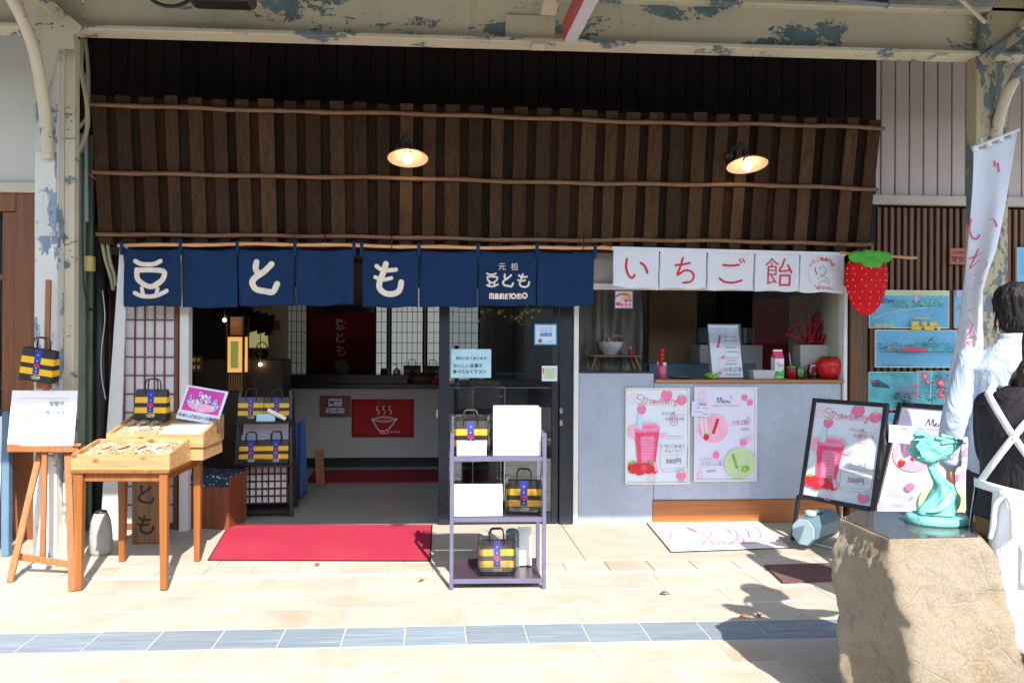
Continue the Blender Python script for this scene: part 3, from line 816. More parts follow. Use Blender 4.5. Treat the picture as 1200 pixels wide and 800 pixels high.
hose([(100, 200, -.2), (108, 206, -.2), (114, 212, -.2)], .006, 'brace_red', 'short red cable crossing the recess near the eave boards', 'cable')
hose([(101, 85, -.2), (102, 150, -.2), (102, 260, -.2)], .014, 'gutter_grey', 'grey conduit running down the dark recess', 'conduit')
c = P(105, 309, -.16)
jb = MB(); jb.box(c, (.07, .05, .115), 'box_yellow', .006); tag(ob('junction_box', jb, None, world=True), 'small yellow junction box in the recess beside the pillar', 'box')

# right neighbour: siding above, slats below
rb = thing('slatted_building', 'neighbouring building with pale board siding above dark brown vertical slats', 'building', (P(1110, 600).x, .1, 0))
YS = .03
zt1 = P(1080, 230, YS).z
x = P(1014.5, 150, YS).x; sw = (P(1133, 150, YS).x - x) / 7.15
ms = MB(); ms.box((0, 0, 0), (sw - .010, .03, 1.9), 'siding', .004); me_ = ms.mesh('siding_board'); it = []
while x < 6.5: it.append((Vector((x + sw / 2, YS, zt1 + .95)) - rb.location, (1, 1, 1))); x += sw
pieces('siding_board', rb, me_, it)
ob('wall', MB().bx(P(1014, 150, YS).x, 7, YS + .02, YS + .2, zt1, ZT, 'slat_wood'), rb, world=True)
ob('trim', MB().bx(P(1013, 235, YS).x, 7, YS - .05, YS + .02, P(1080, 241, YS).z, zt1 - .002, 'siding', .004), rb, world=True)
zt2 = P(1080, 241, YS).z - .002
ob('backing', MB().bx(P(990, 400, YS).x + .01, 7, YS + .05, YS + .2, 0, zt1 - .003, 'recess_dark'), rb, world=True)
x = P(1021, 300, YS).x; sp = (P(1128, 300, YS).x - x) / 14.0
ms = MB(); ms.box((0, 0, 0), (sp * .56, .035, zt2 - .1), 'slat_wood', .003); me_ = ms.mesh('slat'); it = []
while x < 5.2: it.append((Vector((x, YS, (zt2 - .1) / 2 + .08)) - rb.location, (1, 1, 1))); x += sp
pieces('slat', rb, me_, it)
ob('sill', MB().bx(P(1018, 600).x, 7, YS - .05, YS + .06, .005, .075, 'orange_wood', .004), rb, world=True)
x0, _, x1, _ = rect(990, 355, 1008, 600, -.02)
ob('post', MB().bx(x0 + .03, x1, -.05, .07, .0, 2.3, 'post_brown', .005), rb, world=True)
ob('post', MB().bx(x1 + .012, x1 + .06, -.02, .07, .0, 2.3, 'post_brown', .005), rb, world=True)

# ================================================================== EAVE BOARD SCREEN
aw = thing('eave_screen', 'wide sloping screen of weathered wooden boards and battens above the doorway', 'eaves', (P(570, 290, -.2).x, -.2, P(570, 290, -.2).z))
YT, YBt = -.36, -.16
tl, tr_ = P(109, 112, YT), P(1031, 141, YT)
bl, br_ = P(119, 287, YBt), P(1015, 297, YBt)
NBAT = 34
def aw_pt(u, v, d=0):
    t = tl.lerp(tr_, u); b = bl.lerp(br_, u); p = t.lerp(b, v)
    p.y -= d; return p
rga = random.Random(11)
for k in range(NBAT + 1):
    u = (k + .28) / (NBAT + .6)
    w = .102 + rga.uniform(-.013, .012)
    p, q = aw_pt(u + rga.uniform(-.0008, .0008), rga.uniform(-.012, .004), .02), aw_pt(u + rga.uniform(-.0012, .0012), 1 + rga.uniform(-.025, .015), .02 + rga.uniform(-.004, .006))
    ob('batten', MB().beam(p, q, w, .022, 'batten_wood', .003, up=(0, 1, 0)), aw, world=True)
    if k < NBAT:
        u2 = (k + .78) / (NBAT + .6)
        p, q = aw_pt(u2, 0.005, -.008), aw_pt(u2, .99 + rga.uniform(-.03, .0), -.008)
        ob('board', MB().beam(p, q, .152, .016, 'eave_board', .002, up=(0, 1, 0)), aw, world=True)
def bamboo_pole(name, pts, r, mat, parent, seed, nodes=.34):
    rb_ = random.Random(seed); out = []; rad = []
    L = 0
    for i in range(len(pts) - 1):
        a, b = pts[i], pts[i + 1]; n = max(1, int((b - a).length / .06))
        for j in range(n):
            t = j / n; q = a.lerp(b, t); L += (b - a).length / n
            q.z += .006 * math.sin(L * 2.3 + seed) + .003 * math.sin(L * 9 + seed)
            out.append(q); rad.append(r * (1.18 if (int(L / nodes) != int((L - .06) / nodes)) else rb_.uniform(.95, 1.02)))
    out.append(pts[-1]); rad.append(r)
    return ob(name, MB().tube(out, rad, mat, 8), parent, world=True)
for v, sd in ((.075, 1), (.515, 2), (.93, 3)):
    pts = [aw_pt(-.002 + 1.004 * k / 6, v + .006 * math.sin(k * 2 + sd), .05) for k in range(7)]
    bamboo_pole('bamboo_pole', pts, .0155, 'bamboo', aw, sd)
ob('eave_rail', MB().beam(aw_pt(.004, .985, -.05), aw_pt(.996, .985, -.05), .06, .05, 'eave_board', .004, up=(0, 0, 1)), aw, world=True)

# ================================================================== STEEL CANOPY
YP = G(67, 660).y                               # plane of the pillars
can = thing('arcade_canopy', 'peeling cream steel arcade canopy with riveted beam and two pillars over the pavement', 'canopy', (0, YP, 0))
bl0, br0 = P(88, 41, YP), P(1150, 71, YP)
zb0, zb1 = bl0.z, br0.z
zbm = (zb0 + zb1) / 2 + .01
xA, xB = P(60, 60, YP).x, P(1150, 60, YP).x
bh = .30
ob('beam', MB().bx(-6.5, 6.5, YP - .005, YP + .012, zbm + .03, zbm + bh, 'cream_paint'), can, world=True)
ob('bottom_flange', MB().bx(-6.5, 6.5, YP - .07, YP + .07, zbm, zbm + .0295, 'cream_paint_worn', .004), can, world=True)
ob('top_flange', MB().bx(-6.5, 6.5, YP - .075, YP + .07, zbm + bh + .0005, zbm + bh + .03, 'cream_paint', .004), can, world=True)
ob('gutter_pipe', MB().tube([(-6.5, YP + .3, zbm + bh + .10), (6.5, YP + .3, zbm + bh + .10)], .07, 'gutter_grey', 12), can, world=True)
for x in (0.5, 1.9, 2.55, 3.1, 3.45):
    ob('pipe_clip', MB().lathe([(.076, -.02), (.08, -.015), (.08, .015), (.076, .02)], 'gutter_grey', (x, YP + .3, zbm + bh + .10), 12, 'x'), can, world=True)
# roof, sloping gently; seen only at the very top of the picture
YF = -4.25
rf = MB(); z0, z1 = zbm + bh + .24, zbm + bh + .42
n = 120
def rfn(u, v): return (-7 + 14 * u, YF + (0.1 - YF) * v, z0 + (z1 - z0) * v + .018 * (1 if int(u * n) % 2 else -1))
rf.grid(rfn, n, 1, 'roof_sheet', False); ob('roof_sheet', rf, can, world=True, solid=.004)
for y in (YF + .1, (YF + YP) / 2, YP + .75):
    ob('purlin', MB().bx(-7, 7, y - .03, y + .03, z0 - .09 + (z1 - z0) * (y - YF) / (.1 - YF), z0 - .02 + (z1 - z0) * (y - YF) / (.1 - YF), 'cream_paint', .004), can, world=True)
for x in (-5.2, xA + .1, P(640, 20, YP).x, xB + .25, 5.4):
    r_ = MB().prism([(0, 0)] * 3, 0, 0, 'cream_paint') if 0 else MB()
    r_.beam((x, YP - .08, zbm + .2), (x, YF, z0 - .05), .06, .1, 'cream_paint', .004)
    ob('rafter', r_, can, world=True)
# pillars
for side, px0, px1, pm, mat in (('l', 45, 90, 72, 'white_paint_worn'), ('r', 1137, 1185, 1160, 'pillar_right_paint')):
    x0, _, x1, _ = rect(px0, 60, px1, 670, YP); xm = P(pm, 300, YP).x
    pil = ob('pillar', MB().bx(x0, xm, YP - .05, YP + .05, .0, zbm - .001, mat, .004), can, world=True)
    ob('web', MB().bx(xm + .001, x1 - (.035 if side == 'l' else 0), YP + .03, YP + .10, .0, zbm - .001, 'cream_paint_worn' if side == 'l' else mat, .004), pil, world=True)
    ob('base_plate', MB().bx(x0 - .0, xm + .02, YP - .09, YP + .06, .006, .022, 'white_paint_worn', .004), pil, world=True)
    if side == 'l': ob('splice_plate', MB().bx(x0 + .004, xm - .006, YP - .058, YP - .051, P(60, 278, YP).z, P(60, 181, YP).z, mat, .002), pil, world=True)
# gussets and curved struts
def strut(pts, r, mat='cream_paint', n=10):
    pp = [P(x, y, Y) for x, y, Y in pts]; pp = [Vector(q) for q in smooth_path([tuple(v) for v in pp], 6)]
    return ob('curved_strut', MB().tube(pp, r, mat, n), can, world=True)
strut([(56, 186, YP - .09), (54, 150, YP - .1), (50, 110, YP - .14), (40, 60, YP - .25), (26, 22, YP - .38), (8, -12, YP - .55)], .036)
strut([(1166, 168, YP - .06), (1172, 135, YP - .08), (1183, 105, YP - .12), (1202, 75, YP - .2), (1228, 55, YP - .3)], .036, 'cream_paint_worn')
g = MB(); q = [P(x, y, YP - .02) for x, y in ((30, -8), (72, 26), (90, 30), (92, 60), (74, 60), (54, 130), (46, 120), (44, 60))]
g.prism([(p.x, p.z) for p in q], YP - .075, YP - .055, 'cream_paint'); ob('gusset_plate', g, can, world=True)
g = MB(); q = [P(x, y, YP - .02) for x, y in ((1210, -10), (1210, 30), (1150, 72), (1142, 66), (1142, 30), (1160, 10), (1180, -10))]
g.prism([(p.x, p.z) for p in q], YP - .075, YP - .055, 'pillar_right_paint'); ob('gusset_plate', g, can, world=True)
ob('diagonal_brace', MB().beam(P(92, 36, YP - .09), P(34, -14, YP - .09), .07, .02, 'cream_paint', .004, up=(0, 1, 0)), can, world=True)
ob('diagonal_brace', MB().beam(P(1150, 72, YP - .09), P(1232, 12, YP - .09), .07, .02, 'pillar_right_paint', .004, up=(0, 1, 0)), can, world=True)
ob('tie_rod', MB().beam(P(1155, 27, YP - .11), P(1118, -8, YP - .16), .022, .022, 'cream_paint', .004), can, world=True)
for x, y in ((98, 8), (98, 20), (97, 1), (1137, 26), (1137, 38), (1137, 50), (1135, 57)):
    c = P(x, y, YP - .005); ob('rivet', MB().lathe([(.017, 0), (.015, .008), (.008, .013)], 'cream_paint', c, 8, 'y'), can, world=True)
for px in (640, 1106):
    c = P(px - 10, 52 + (18 if px > 900 else 0), YP); ob('clip_plate', MB().box((c.x, YP - .03, zbm - .012), (.09, .09, .022), 'cream_paint_worn', .003), can, world=True)
ob('splice_plate', MB().bx(P(592, 20, YP).x, P(650, 20, YP).x, YP - .022, YP - .006, zbm + .034, zbm + .20, 'cream_paint', .003), can, world=True)
# red and white bracket coming towards the street
br = thing('sign_bracket', 'white and red bar running from the beam towards the street', 'bracket', P(668, 48, YP - .09))
p0 = P(668, 46, YP - .10); p1 = P(712, -40, YP - 1.0)
ob('white_face', MB().beam(p0, p1, .085, .045, 'brace_white', .004, up=(0, 0, 1)), br, world=True)
ob('red_side', MB().beam(p0 + Vector((-.047, 0, .045)), p1 + Vector((-.047, 0, .045)), .008, .13, 'brace_red', .002, up=(0, 0, 1)), br, world=True)
# fixtures hanging under the beam
fx = thing('loudspeaker', 'dark grey fixture box hung in front of the beam near the left pillar', 'fixture', P(260, 5, YP - .3))
c = P(260, -2, YP - .25); ob('housing', MB().box((c.x, c.y, c.z + .06), (.40, .16, .2), 'fixture_grey', .02), fx, world=True)
ob('grille', MB().box((c.x, c.y, c.z - .043), (.33, .12, .006), 'black_metal', .002), fx, world=True)
ob('hanger', MB().bx(c.x - .03, c.x + .03, YP - .18, YP - .07, c.z + .05, c.z + .09, 'black_metal', .003), fx, world=True)
cp = [P(x, y, YP - .12) for x, y in ((170, -14), (177, -1), (190, 6), (205, 7.5), (218, 3), (226, -4), (234, -6))]
tag(ob('cable', MB().tube([Vector(q) for q in smooth_path([tuple(v) for v in cp], 6)], .012, 'pipe_black', 8), None, world=True), 'black cable loop sagging in front of the beam beside the fixture box', 'cable')
sg = thing('hanging_sign', 'dark framed sign with white lettering hanging at the top edge right of centre', 'sign', P(1015, 2, YP - .5))
c = P(1014, -22, YP - .45); rr = Matrix.Rotation(R(4), 3, 'Y')
ob('board', MB().box(c, (.30, .03, .26), 'fixture_grey', .004, rr), sg, world=True)
fm = MB()
for dx in (-.157, .157): fm.box(c + rr @ Vector((dx, 0, 0)), (.013, .045, .30), 'gutter_grey', .003, rr)
for dz_ in (-.137, .137): fm.box(c + rr @ Vector((0, 0, dz_)), (.30, .045, .013), 'gutter_grey', .003, rr)
ob('frame', fm, sg, world=True)
ob('hanger', MB().bx(c.x - .01, c.x + .01, c.y - .01, c.y + .01, c.z + .155, zbm + bh + .25, 'black_metal'), sg, world=True)
pr = Print(0, 0, 30, 26, .30, .26, y=-.017); pr.text('OPEN', 15, 23.5, 6, 'ink_white', .02); pr.lines(3, 6, 27, 3, 4, 'ink_white', .8)
o = pr.ob('lettering', sg, Vector(c) - sg.location + Vector((0, 0, -.13))); o.rotation_euler = (0, R(4), 0)
# ================================================================== CURTAINS (noren)
def noren_panel(px0, px1, pyt0, pyt1, pyb0, pyb1, Y, mat, seed, wob=.017):
    """one cloth: returns builder, the surface depth function and the frame (pixel rect -> local)"""
    a, b = P(px0, pyt0, Y), P(px1, pyt1, Y); c, d = P(px0, pyb0, Y), P(px1, pyb1, Y)
    cx = (a.x + b.x) / 2; z0 = (c.z + d.z) / 2
    rg_ = random.Random(seed); ph = [rg_.uniform(0, 6) for _ in range(5)]
    H = (a.z + b.z) / 2 - z0
    sk = [rg_.uniform(-.012, .012) for _ in range(2)]
    def surf(X, Z):
        v = 1 - Z / H
        return -(wob * (v * .9 + .12) * math.sin(X * 17 + ph[0] + v * .8) + .35 * wob * math.sin(X * 44 + ph[1] + v * 2.2) * (v * .7 + .25) + .3 * wob * math.sin(v * 7 + ph[2] + X * 9) + .3 * wob * math.sin(X * 30 + v * 14 + ph[4]) * (1 - v)) + .02 * v
    mb = MB()
    def fn(u, v):
        t = a.lerp(b, u); q = c.lerp(d, u); p = t.lerp(q, v)
        X, Z = p.x - cx, p.z - z0
        if v > .5: Z += (v - .5) * 2 * (.005 * math.sin(u * 9 + ph[3]) + sk[0] * (1 - u) * .7 + sk[1] * u * .7); X += .004 * math.sin(v * 5 + ph[3]) * (u - .5)
        if v < .03: Z -= .012 * math.sin(u * math.pi)
        return (X, surf(X, Z), Z)
    mb.grid(fn, 26, 14, mat)
    return mb, surf, Vector((cx, Y, z0)), abs(b.x - a.x), H
YNo = -.30
def blue_noren(label, edges, tops, bots, name='noren'):
    c0 = P((edges[0] + edges[-1]) / 2, bots[0], YNo)
    t = thing(name, label, 'noren', c0, group='indigo noren curtains over the doorway')
    out = []
    for k in range(len(edges) - 1):
        f0, f1 = k / (len(edges) - 1), (k + 1) / (len(edges) - 1)
        L = lambda ab, f: ab[0] + (ab[1] - ab[0]) * f
        mb, surf, loc, w, H = noren_panel(edges[k] + .7, edges[k + 1] - .7, L(tops, f0), L(tops, f1), L(bots, f0), L(bots, f1), YNo, 'indigo', edges[k])
        pan = ob('cloth_panel', mb, t, loc - c0, solid=.003)
        out.append((pan, surf, loc, w, H, edges[k], edges[k + 1], (L(tops, f0) + L(tops, f1)) / 2, (L(bots, f0) + L(bots, f1)) / 2))
    for k, e in enumerate(edges):
        f = k / (len(edges) - 1)
        tb = MB(); p = P(e, tops[0] + (tops[1] - tops[0]) * f, YNo)
        w = .024
        tb.bx(p.x - w / 2, p.x + w / 2, YNo - .017, YNo - .012, p.z - .05, p.z + .055, 'indigo', .002)
        tb.bx(p.x - w / 2, p.x + w / 2, YNo + .012, YNo + .017, p.z - .03, p.z + .055, 'indigo', .002)
        tb.bx(p.x - w / 2, p.x + w / 2, YNo - .017, YNo + .017, p.z + .050, p.z + .056, 'indigo', .002)
        ob('loop', tb, t, world=True)
    return t, out
def zpx(zx, zy, ox): return zx / 4.138 + ox, zy / 4.138 + 280
MAME = [([(118, 108), (150, 122), (205, 122), (238, 106)], 20), ([(128, 152), (190, 150), (254, 156), (251, 188), (225, 214), (190, 231), (146, 210), (128, 188), (127, 150)], 23),
        ([(151, 238), (156, 266)], 17), ([(222, 238), (216, 262)], 15), ([(118, 262), (150, 276), (205, 276), (266, 249)], 19)]
TO = [([(706, 112), (702, 145), (716, 172)], 27), ([(780, 122), (745, 155), (700, 185), (683, 212), (700, 242), (745, 252), (785, 256), (806, 217)], 27)]
MO = [([(133, 120), (122, 160), (104, 210), (104, 240), (130, 262), (168, 265), (198, 248), (208, 208)], 26),
      ([(88, 132), (122, 152), (182, 148)], 19), ([(82, 186), (116, 198), (160, 189)], 17)]
def print_on(panel, ox, extra=None):
    pan, surf, loc, w, H, e0, e1, yt, yb = panel
    pr = Print((e0 + .7 - ox) * 4.138, (yt - 280) * 4.138, (e1 - .7 - ox) * 4.138, (yb - 280) * 4.138, w, H, surf=surf, y=-.0035)
    return pr
pl = MB()
n1, p1 = blue_noren('indigo noren left half with white characters, in front of the shoji screen', [143.5, 212, 278.5, 346, 415], (291, 292), (360, 358))
n2, p2 = blue_noren('indigo noren right half with small latin lettering, in front of the glass door', [424, 491, 560, 629, 697], (293, 295), (359.5, 358.5))
for strokes, pan, ox in ((MAME, p1[0], 130), (TO, p1[2], 130), (MO, p2[0], 420)):
    pr = print_on(pan, ox)
    for s, w in strokes: pr.stroke(s, w + 1.5, 'noren_ink')
    pr.ob('character', pan[0])
pr = print_on(p2[2], 420)
def small(strokes, cx, cy, k, ox0, oy0, w):
    for s, _ in strokes: pr.stroke([((x - ox0) * k + cx, (y - oy0) * k + cy) for x, y in s], w, 'noren_ink')
small(MAME, 650, 198, .37, 190, 190, 8); small(TO, 727, 200, .40, 745, 185, 9.5); small(MO, 803, 202, .42, 148, 195, 9)
pr.text('元', 697, 148, 38, 'noren_ink'); pr.text('祖', 757, 148, 38, 'noren_ink')
def block(x0, x1, slits):
    pr.poly([(x0, 291), (x0, 268), (x0 + 4, 263), (x1 - 4, 263), (x1, 268), (x1, 291)], 'noren_ink')
    for a_, b_2, c_, d_ in slits: pr.rect(x0 + a_, b_2, x0 + c_, d_, 'indigo')
block(635, 660, [(6.5, 270, 9.5, 291.5), (15.5, 270, 18.5, 291.5)])
block(663, 682, [(7.5, 269, 11.5, 276), (7.5, 282, 11.5, 291.5)])
block(685, 710, [(6.5, 270, 9.5, 291.5), (15.5, 270, 18.5, 291.5)])
block(713, 727, [(6, 269.5, 14.5, 274.5), (6, 280, 14.5, 285)])
pr.rect(729, 263, 745, 269, 'noren_ink'); pr.rect(734, 269, 740, 291, 'noren_ink')
pr.stroke([(754 + 10 * math.cos(a), 276 + 11 * math.sin(a)) for a in [k * .5236 for k in range(12)]], 8, 'noren_ink', False, True)
block(769, 792, [(5.5, 270, 8.5, 291.5), (14.5, 270, 17.5, 291.5)])
pr.stroke([(807 + 10 * math.cos(a), 274 + 12 * math.sin(a)) for a in [k * .5236 for k in range(12)]], 8, 'noren_ink', False, True)
pr.ob('lettering', p2[2][0])
t = thing('noren_pole', 'pale bamboo pole carrying the two indigo noren curtains', 'pole', P(420, 288, YNo))
bamboo_pole('pole', [P(138, 286.5, YNo), P(300, 287, YNo), P(420, 288, YNo), P(560, 289, YNo), P(717, 291, YNo)], .013, 'bamboo_light', t, 5, .3)
for px in (345, 381, 459, 684): ob('cord', MB().tube([P(px, 272, YNo + .02), P(px, 292, YNo - .014)], .005, 'black_metal', 6), t, world=True)

YW = -.24
c0 = P(854, 342, YW)
wn = thing('noren', 'white five panel noren with red characters hanging over the serving window', 'noren', c0)
edges = [718, 773, 829, 884.5, 937.5, 990]
wp = []
for k in range(5):
    f0, f1 = k / 5, (k + 1) / 5
    mb, surf, loc, w, H = noren_panel(edges[k] + .6, edges[k + 1] - .6, 290 + 7 * f0, 290 + 7 * f1, 337 + 6 * f0, 337 + 6 * f1, YW, 'noren_white', k + 50, .006)
    wp.append((ob('cloth_panel', mb, wn, loc - c0, solid=.002), surf, loc, w, H, edges[k], edges[k + 1], 290 + 7 * (k + .5) / 5, 337 + 6 * (k + .5) / 5))
hd = MB(); hd.beam(P(717, 291, YW - .004), P(991, 298, YW - .004), .03, .006, 'noren_white', .002, up=(0, 1, 0)); ob('hem', hd, wn, world=True)
CH = [[([(103, 97), (99, 140), (112, 176), (130, 188), (142, 174)], 11), ([(170, 115), (190, 130), (204, 162)], 11)],
      [([(338, 127), (370, 124), (408, 116)], 10), ([(374, 92), (362, 135), (350, 173), (385, 152), (418, 158), (429, 183), (412, 207), (378, 212)], 10)],
      [([(570, 126), (610, 129), (645, 125)], 10), ([(555, 190), (580, 207), (620, 211), (662, 200)], 10), ([(647, 98), (658, 116)], 6), ([(661, 94), (672, 112)], 6)],
      [([(806, 96), (795, 112), (778, 126)], 7), ([(806, 96), (820, 110), (836, 122)], 7), ([(807, 114), (807, 128)], 6), ([(790, 134), (828, 134)], 6), ([(828, 134), (828, 172)], 6), ([(790, 152), (828, 152)], 5), ([(790, 172), (828, 172)], 6), ([(790, 134), (790, 216)], 7), ([(790, 214), (822, 205)], 6), ([(806, 178), (830, 212)], 6),
       ([(868, 96), (858, 128), (846, 155), (896, 150)], 8), ([(884, 126), (893, 142), (902, 162)], 8), ([(848, 176), (895, 176)], 8), ([(895, 176), (895, 222)], 8), ([(848, 222), (895, 222)], 8), ([(848, 176), (848, 222)], 8)]]
for k, strokes in enumerate(CH):
    pr = print_on(wp[k], 710)
    for s, w in strokes: pr.stroke(s, w, 'red_ink')
    pr.ob('character', wp[k][0])
pr = print_on(wp[4], 710)
cx, cy = 1048, 168
pr.stroke([(cx + 62 * math.cos(a), cy + 62 * math.sin(a)) for a in [R(d) for d in range(100, 330, 10)]], 2, 'ink_palepink', False)
for k, ch in enumerate('いちご飴専門店'):
    a = R(-142 + 104 * k / 6); vs, fs = text_geo(ch, .01); ca, sa = math.cos(a + R(90)), math.sin(a + R(90))
    bx_, by_ = cx + 60 * math.cos(a), cy + 64 * math.sin(a)
    pr.put([(bx_ + (v[0] * ca + v[1] * sa) * 20, by_ + (v[0] * sa - v[1] * ca) * 20) for v in vs], fs, 'red_ink')
pr.stroke([(1017, 140), (1021, 156), (1026, 171)], 4, 'red_ink')
for s in ([(1035, 150), (1052, 130), (1070, 150), (1066, 172)], [(1030, 195), (1050, 178), (1078, 190), (1086, 215)], [(1036, 214), (1060, 200), (1080, 214)], [(1042, 168), (1056, 176), (1062, 160)]):
    pr.stroke(s, 2, 'ink_grey')
pr.stroke([(1020, 226), (1030, 240), (1042, 226), (1036, 244), (1056, 228), (1056, 242), (1070, 230), (1072, 242), (1086, 232), (1088, 242), (1104, 238)], 2.6, 'red_ink')
pr.ob('emblem', wp[4][0])

# ================================================================== LAMPS
def lamp(px, py, Y, label):
    c = P(px, py, Y); t = thing('wall_lamp', label, 'lamp', c, group='enamel lamps on the eave screen')
    tl_ = Matrix.Rotation(R(-14), 4, 'X')
    sh = MB(); sh.lathe([(.022, .055), (.03, .05), (.06, .036), (.11, .016), (.142, -.006), (.146, -.012)], 'lamp_enamel', n=28)
    sh.f.pop(); sh.mi.pop(); sh.sm.pop()
    i0 = len(sh.v); sh.lathe([(.018, .048), (.058, .030), (.108, .010), (.1455, -.0125)], 'lamp_inner', n=28); sh.f.pop(); sh.mi.pop(); sh.sm.pop()
    s = ob('shade', sh, t, (0, 0, 0), (R(-12), 0, 0))
    ob('socket', MB().lathe([(.02, .0), (.024, .02), (.024, .07), (.016, .085)], 'black_metal', (0, 0, .03), 14), t, (0, .012, 0), (R(-12), 0, 0))
    bb = MB(); bb.lathe([(.012, .04), (.016, .02), (.03, -.005), (.033, -.022), (.027, -.042), (.012, -.053)], 'bulb_glow', n=16); ob('bulb', bb, t, (0, 0, 0), (R(-12), 0, 0))
    arm = [(-.0, .03, .11), (-.01, .035, .15), (-.03, .06, .165), (-.06, .10, .14), (-.07, .16, .10)]
    ob('arm', MB().tube([Vector(q) for q in smooth_path(arm, 5)], .008, 'black_metal', 8), t)
    ob('wall_plate', MB().lathe([(.032, -.012), (.032, .008), (.02, .014)], 'black_metal', (-.07, .165, .10), 14, 'y'), t)
    pl_ = bpy.data.lights.new('lamp_light', 'POINT'); pl_.energy = .07; pl_.color = (1, .68, .38); pl_.shadow_soft_size = .03
    lo = link('lamp_light', pl_, t, (0, -.01, -.085)); return t
lamp(478, 184, -.52, 'lit enamel lamp in the middle of the eave boards, above the blue noren')
lamp(875.5, 192, -.52, 'lit enamel lamp on the right of the eave boards, above the white noren')

# ================================================================== STRIPED PAPER BAGS
def make_bag(label, handle='bag_black', group='black and yellow striped paper bags'):
    """.21 wide, .20 high, base at the origin, facing -y"""
    t = thing('striped_bag', label, 'paper bag', (0, 0, 0), 0, group)
    w, h, d = .205, .195, .085
    bd = MB()
    pf = lambda z: d / 2 * (1 - .55 * (z / h) ** 1.5)
    zs = [0, .05, .10, .15, h]
    vs = []; fs = []
    for z in zs:
        q = pf(z); vs += [(-w / 2, -q, z), (w / 2, -q, z), (w / 2 - .004, q, z), (-w / 2 + .004, q, z)]
    for i in range(len(zs) - 1):
        for k in range(4): fs.append((i * 4 + k, i * 4 + (k + 1) % 4, i * 4 + 4 + (k + 1) % 4, i * 4 + 4 + k))
    fs.append((0, 3, 2, 1)); bd.add(vs, fs, 'bag_black'); ob('bag_body', bd, t)
    def band(name, z0, z1, x0, x1, mat, off):
        b = MB(); ww = off
        v = []
        for z in (z0, (z0 + z1) / 2, z1): q = pf(z) + off; v += [(x0, -q, z), (x1, -q, z)]
        b.add(v, [(0, 1, 3, 2), (2, 3, 5, 4)], mat)
        if x1 - x0 > .15:
            v = []
            for z in (z0, z1): q = pf(z); v += [(w / 2 + off, -q - off, z), (w / 2 + off, q * .9, z)]
            b.add(v, [(0, 1, 3, 2)], mat)
            v = [(-a_, b2, c_) for a_, b2, c_ in v]; b.add(v, [(0, 1, 3, 2)], mat)
        return b
    b1 = band('', .042, .080, -w / 2 - .0008, w / 2 + .0008, 'bag_yellow', .0008); ob('stripe', b1, t)
    b2 = band('', .108, .146, -w / 2 - .0008, w / 2 + .0008, 'bag_yellow', .0008); ob('stripe', b2, t)
    b3 = band('', .046, h, -.021, .021, 'bag_blue', .0016); o3 = ob('blue_band', b3, t)
    r_ = MB(); q = pf(.095) + .0026
    r_.add([(-.022, -q, .088), (.022, -q, .088), (.014, -q + .001, .108), (-.014, -q + .001, .108)], [(0, 1, 2, 3)], 'bag_red')
    ob('emblem', r_, t); r_ = MB()
    for z in (.062, .082, .125, .16): r_.add([(-.003, -pf(z) - .0026, z - .003), (.003, -pf(z) - .0026, z - .003), (.003, -pf(z) - .0026, z + .003), (-.003, -pf(z) - .0026, z + .003)], [(0, 1, 2, 3)], 'ink_white')
    ob('band_dots', r_, t, kind='stuff')
    pr = Print(0, 0, 10, 10, .1, .1, y=-pf(.02) - .0012); pr.text('一反木綿', 5, 7.6, 1.5, 'ink_white', .03); pr.rect(2.6, 8.0, 7.4, 8.25, 'ink_white'); pr.ob('lettering', t)
    for sy in (-1, 1):
        q = pf(h) + .002
        pts = [(-.042, sy * q, h - .03), (-.042, sy * q, h + .035), (-.036, sy * q * .8, h + .06), (-.024, sy * q * .6, h + .068), (.024, sy * q * .6, h + .068), (.036, sy * q * .8, h + .06), (.042, sy * q, h + .035), (.042, sy * q, h - .03)]
        ob('handle', MB().tube([Vector(p) for p in pts], .0045, handle, 6), t)
    return t
bag0 = None
def bag(loc, rz, label, rot=None):
    global bag0
    r_ = rot or (0, 0, rz)
    if bag0 is None:
        bag0 = make_bag(label); bag0.location = loc; bag0.rotation_euler = r_; return bag0
    d_ = dup(bag0, loc, r_, label); q_ = random.Random(label); d_.scale = (q_.uniform(.97, 1.04), q_.uniform(.85, 1.15), q_.uniform(.96, 1.04)); return d_

# ================================================================== DISPLAY TABLE (left)
f0, f1 = G(90, 692), G(197, 692)
rz = -.03; TW, TD, TH = .545, .60, .70
tb = thing('display_table', 'orange brown wooden table with tapered legs carrying the pine trays', 'table', (f0 + f1) / 2 + Vector((0, .02, 0)), rz)
tb.location += Vector((0, TD / 2 - .04, 0))
for sx in (-1, 1):
    for sy in (-1, 1):
        l = MB(); l.box((0, 0, (TH - .02) / 2), (.05, .05, TH - .02), 'table_wood', .004, None, .72)
        ob('leg', l, tb, (sx * (TW / 2 - .03), sy * (TD / 2 - .03), .005))
for sy in (-1, 1): ob('apron', MB().bx(-TW / 2 + .056, TW / 2 - .056, sy * (TD / 2 - .04) - .011, sy * (TD / 2 - .04) + .011, TH - .07, TH - .022, 'table_wood', .002), tb)
for sx in (-1, 1): ob('apron', MB().bx(sx * (TW / 2 - .04) - .011, sx * (TW / 2 - .04) + .011, -TD / 2 + .056, TD / 2 - .056, TH - .07, TH - .022, 'table_wood', .002), tb)
ob('table_top', MB().bx(-TW / 2 - .01, TW / 2 + .01, -TD / 2 - .01, TD / 2 + .01, TH - .018, TH, 'table_wood', .004), tb)
TL = tb.location
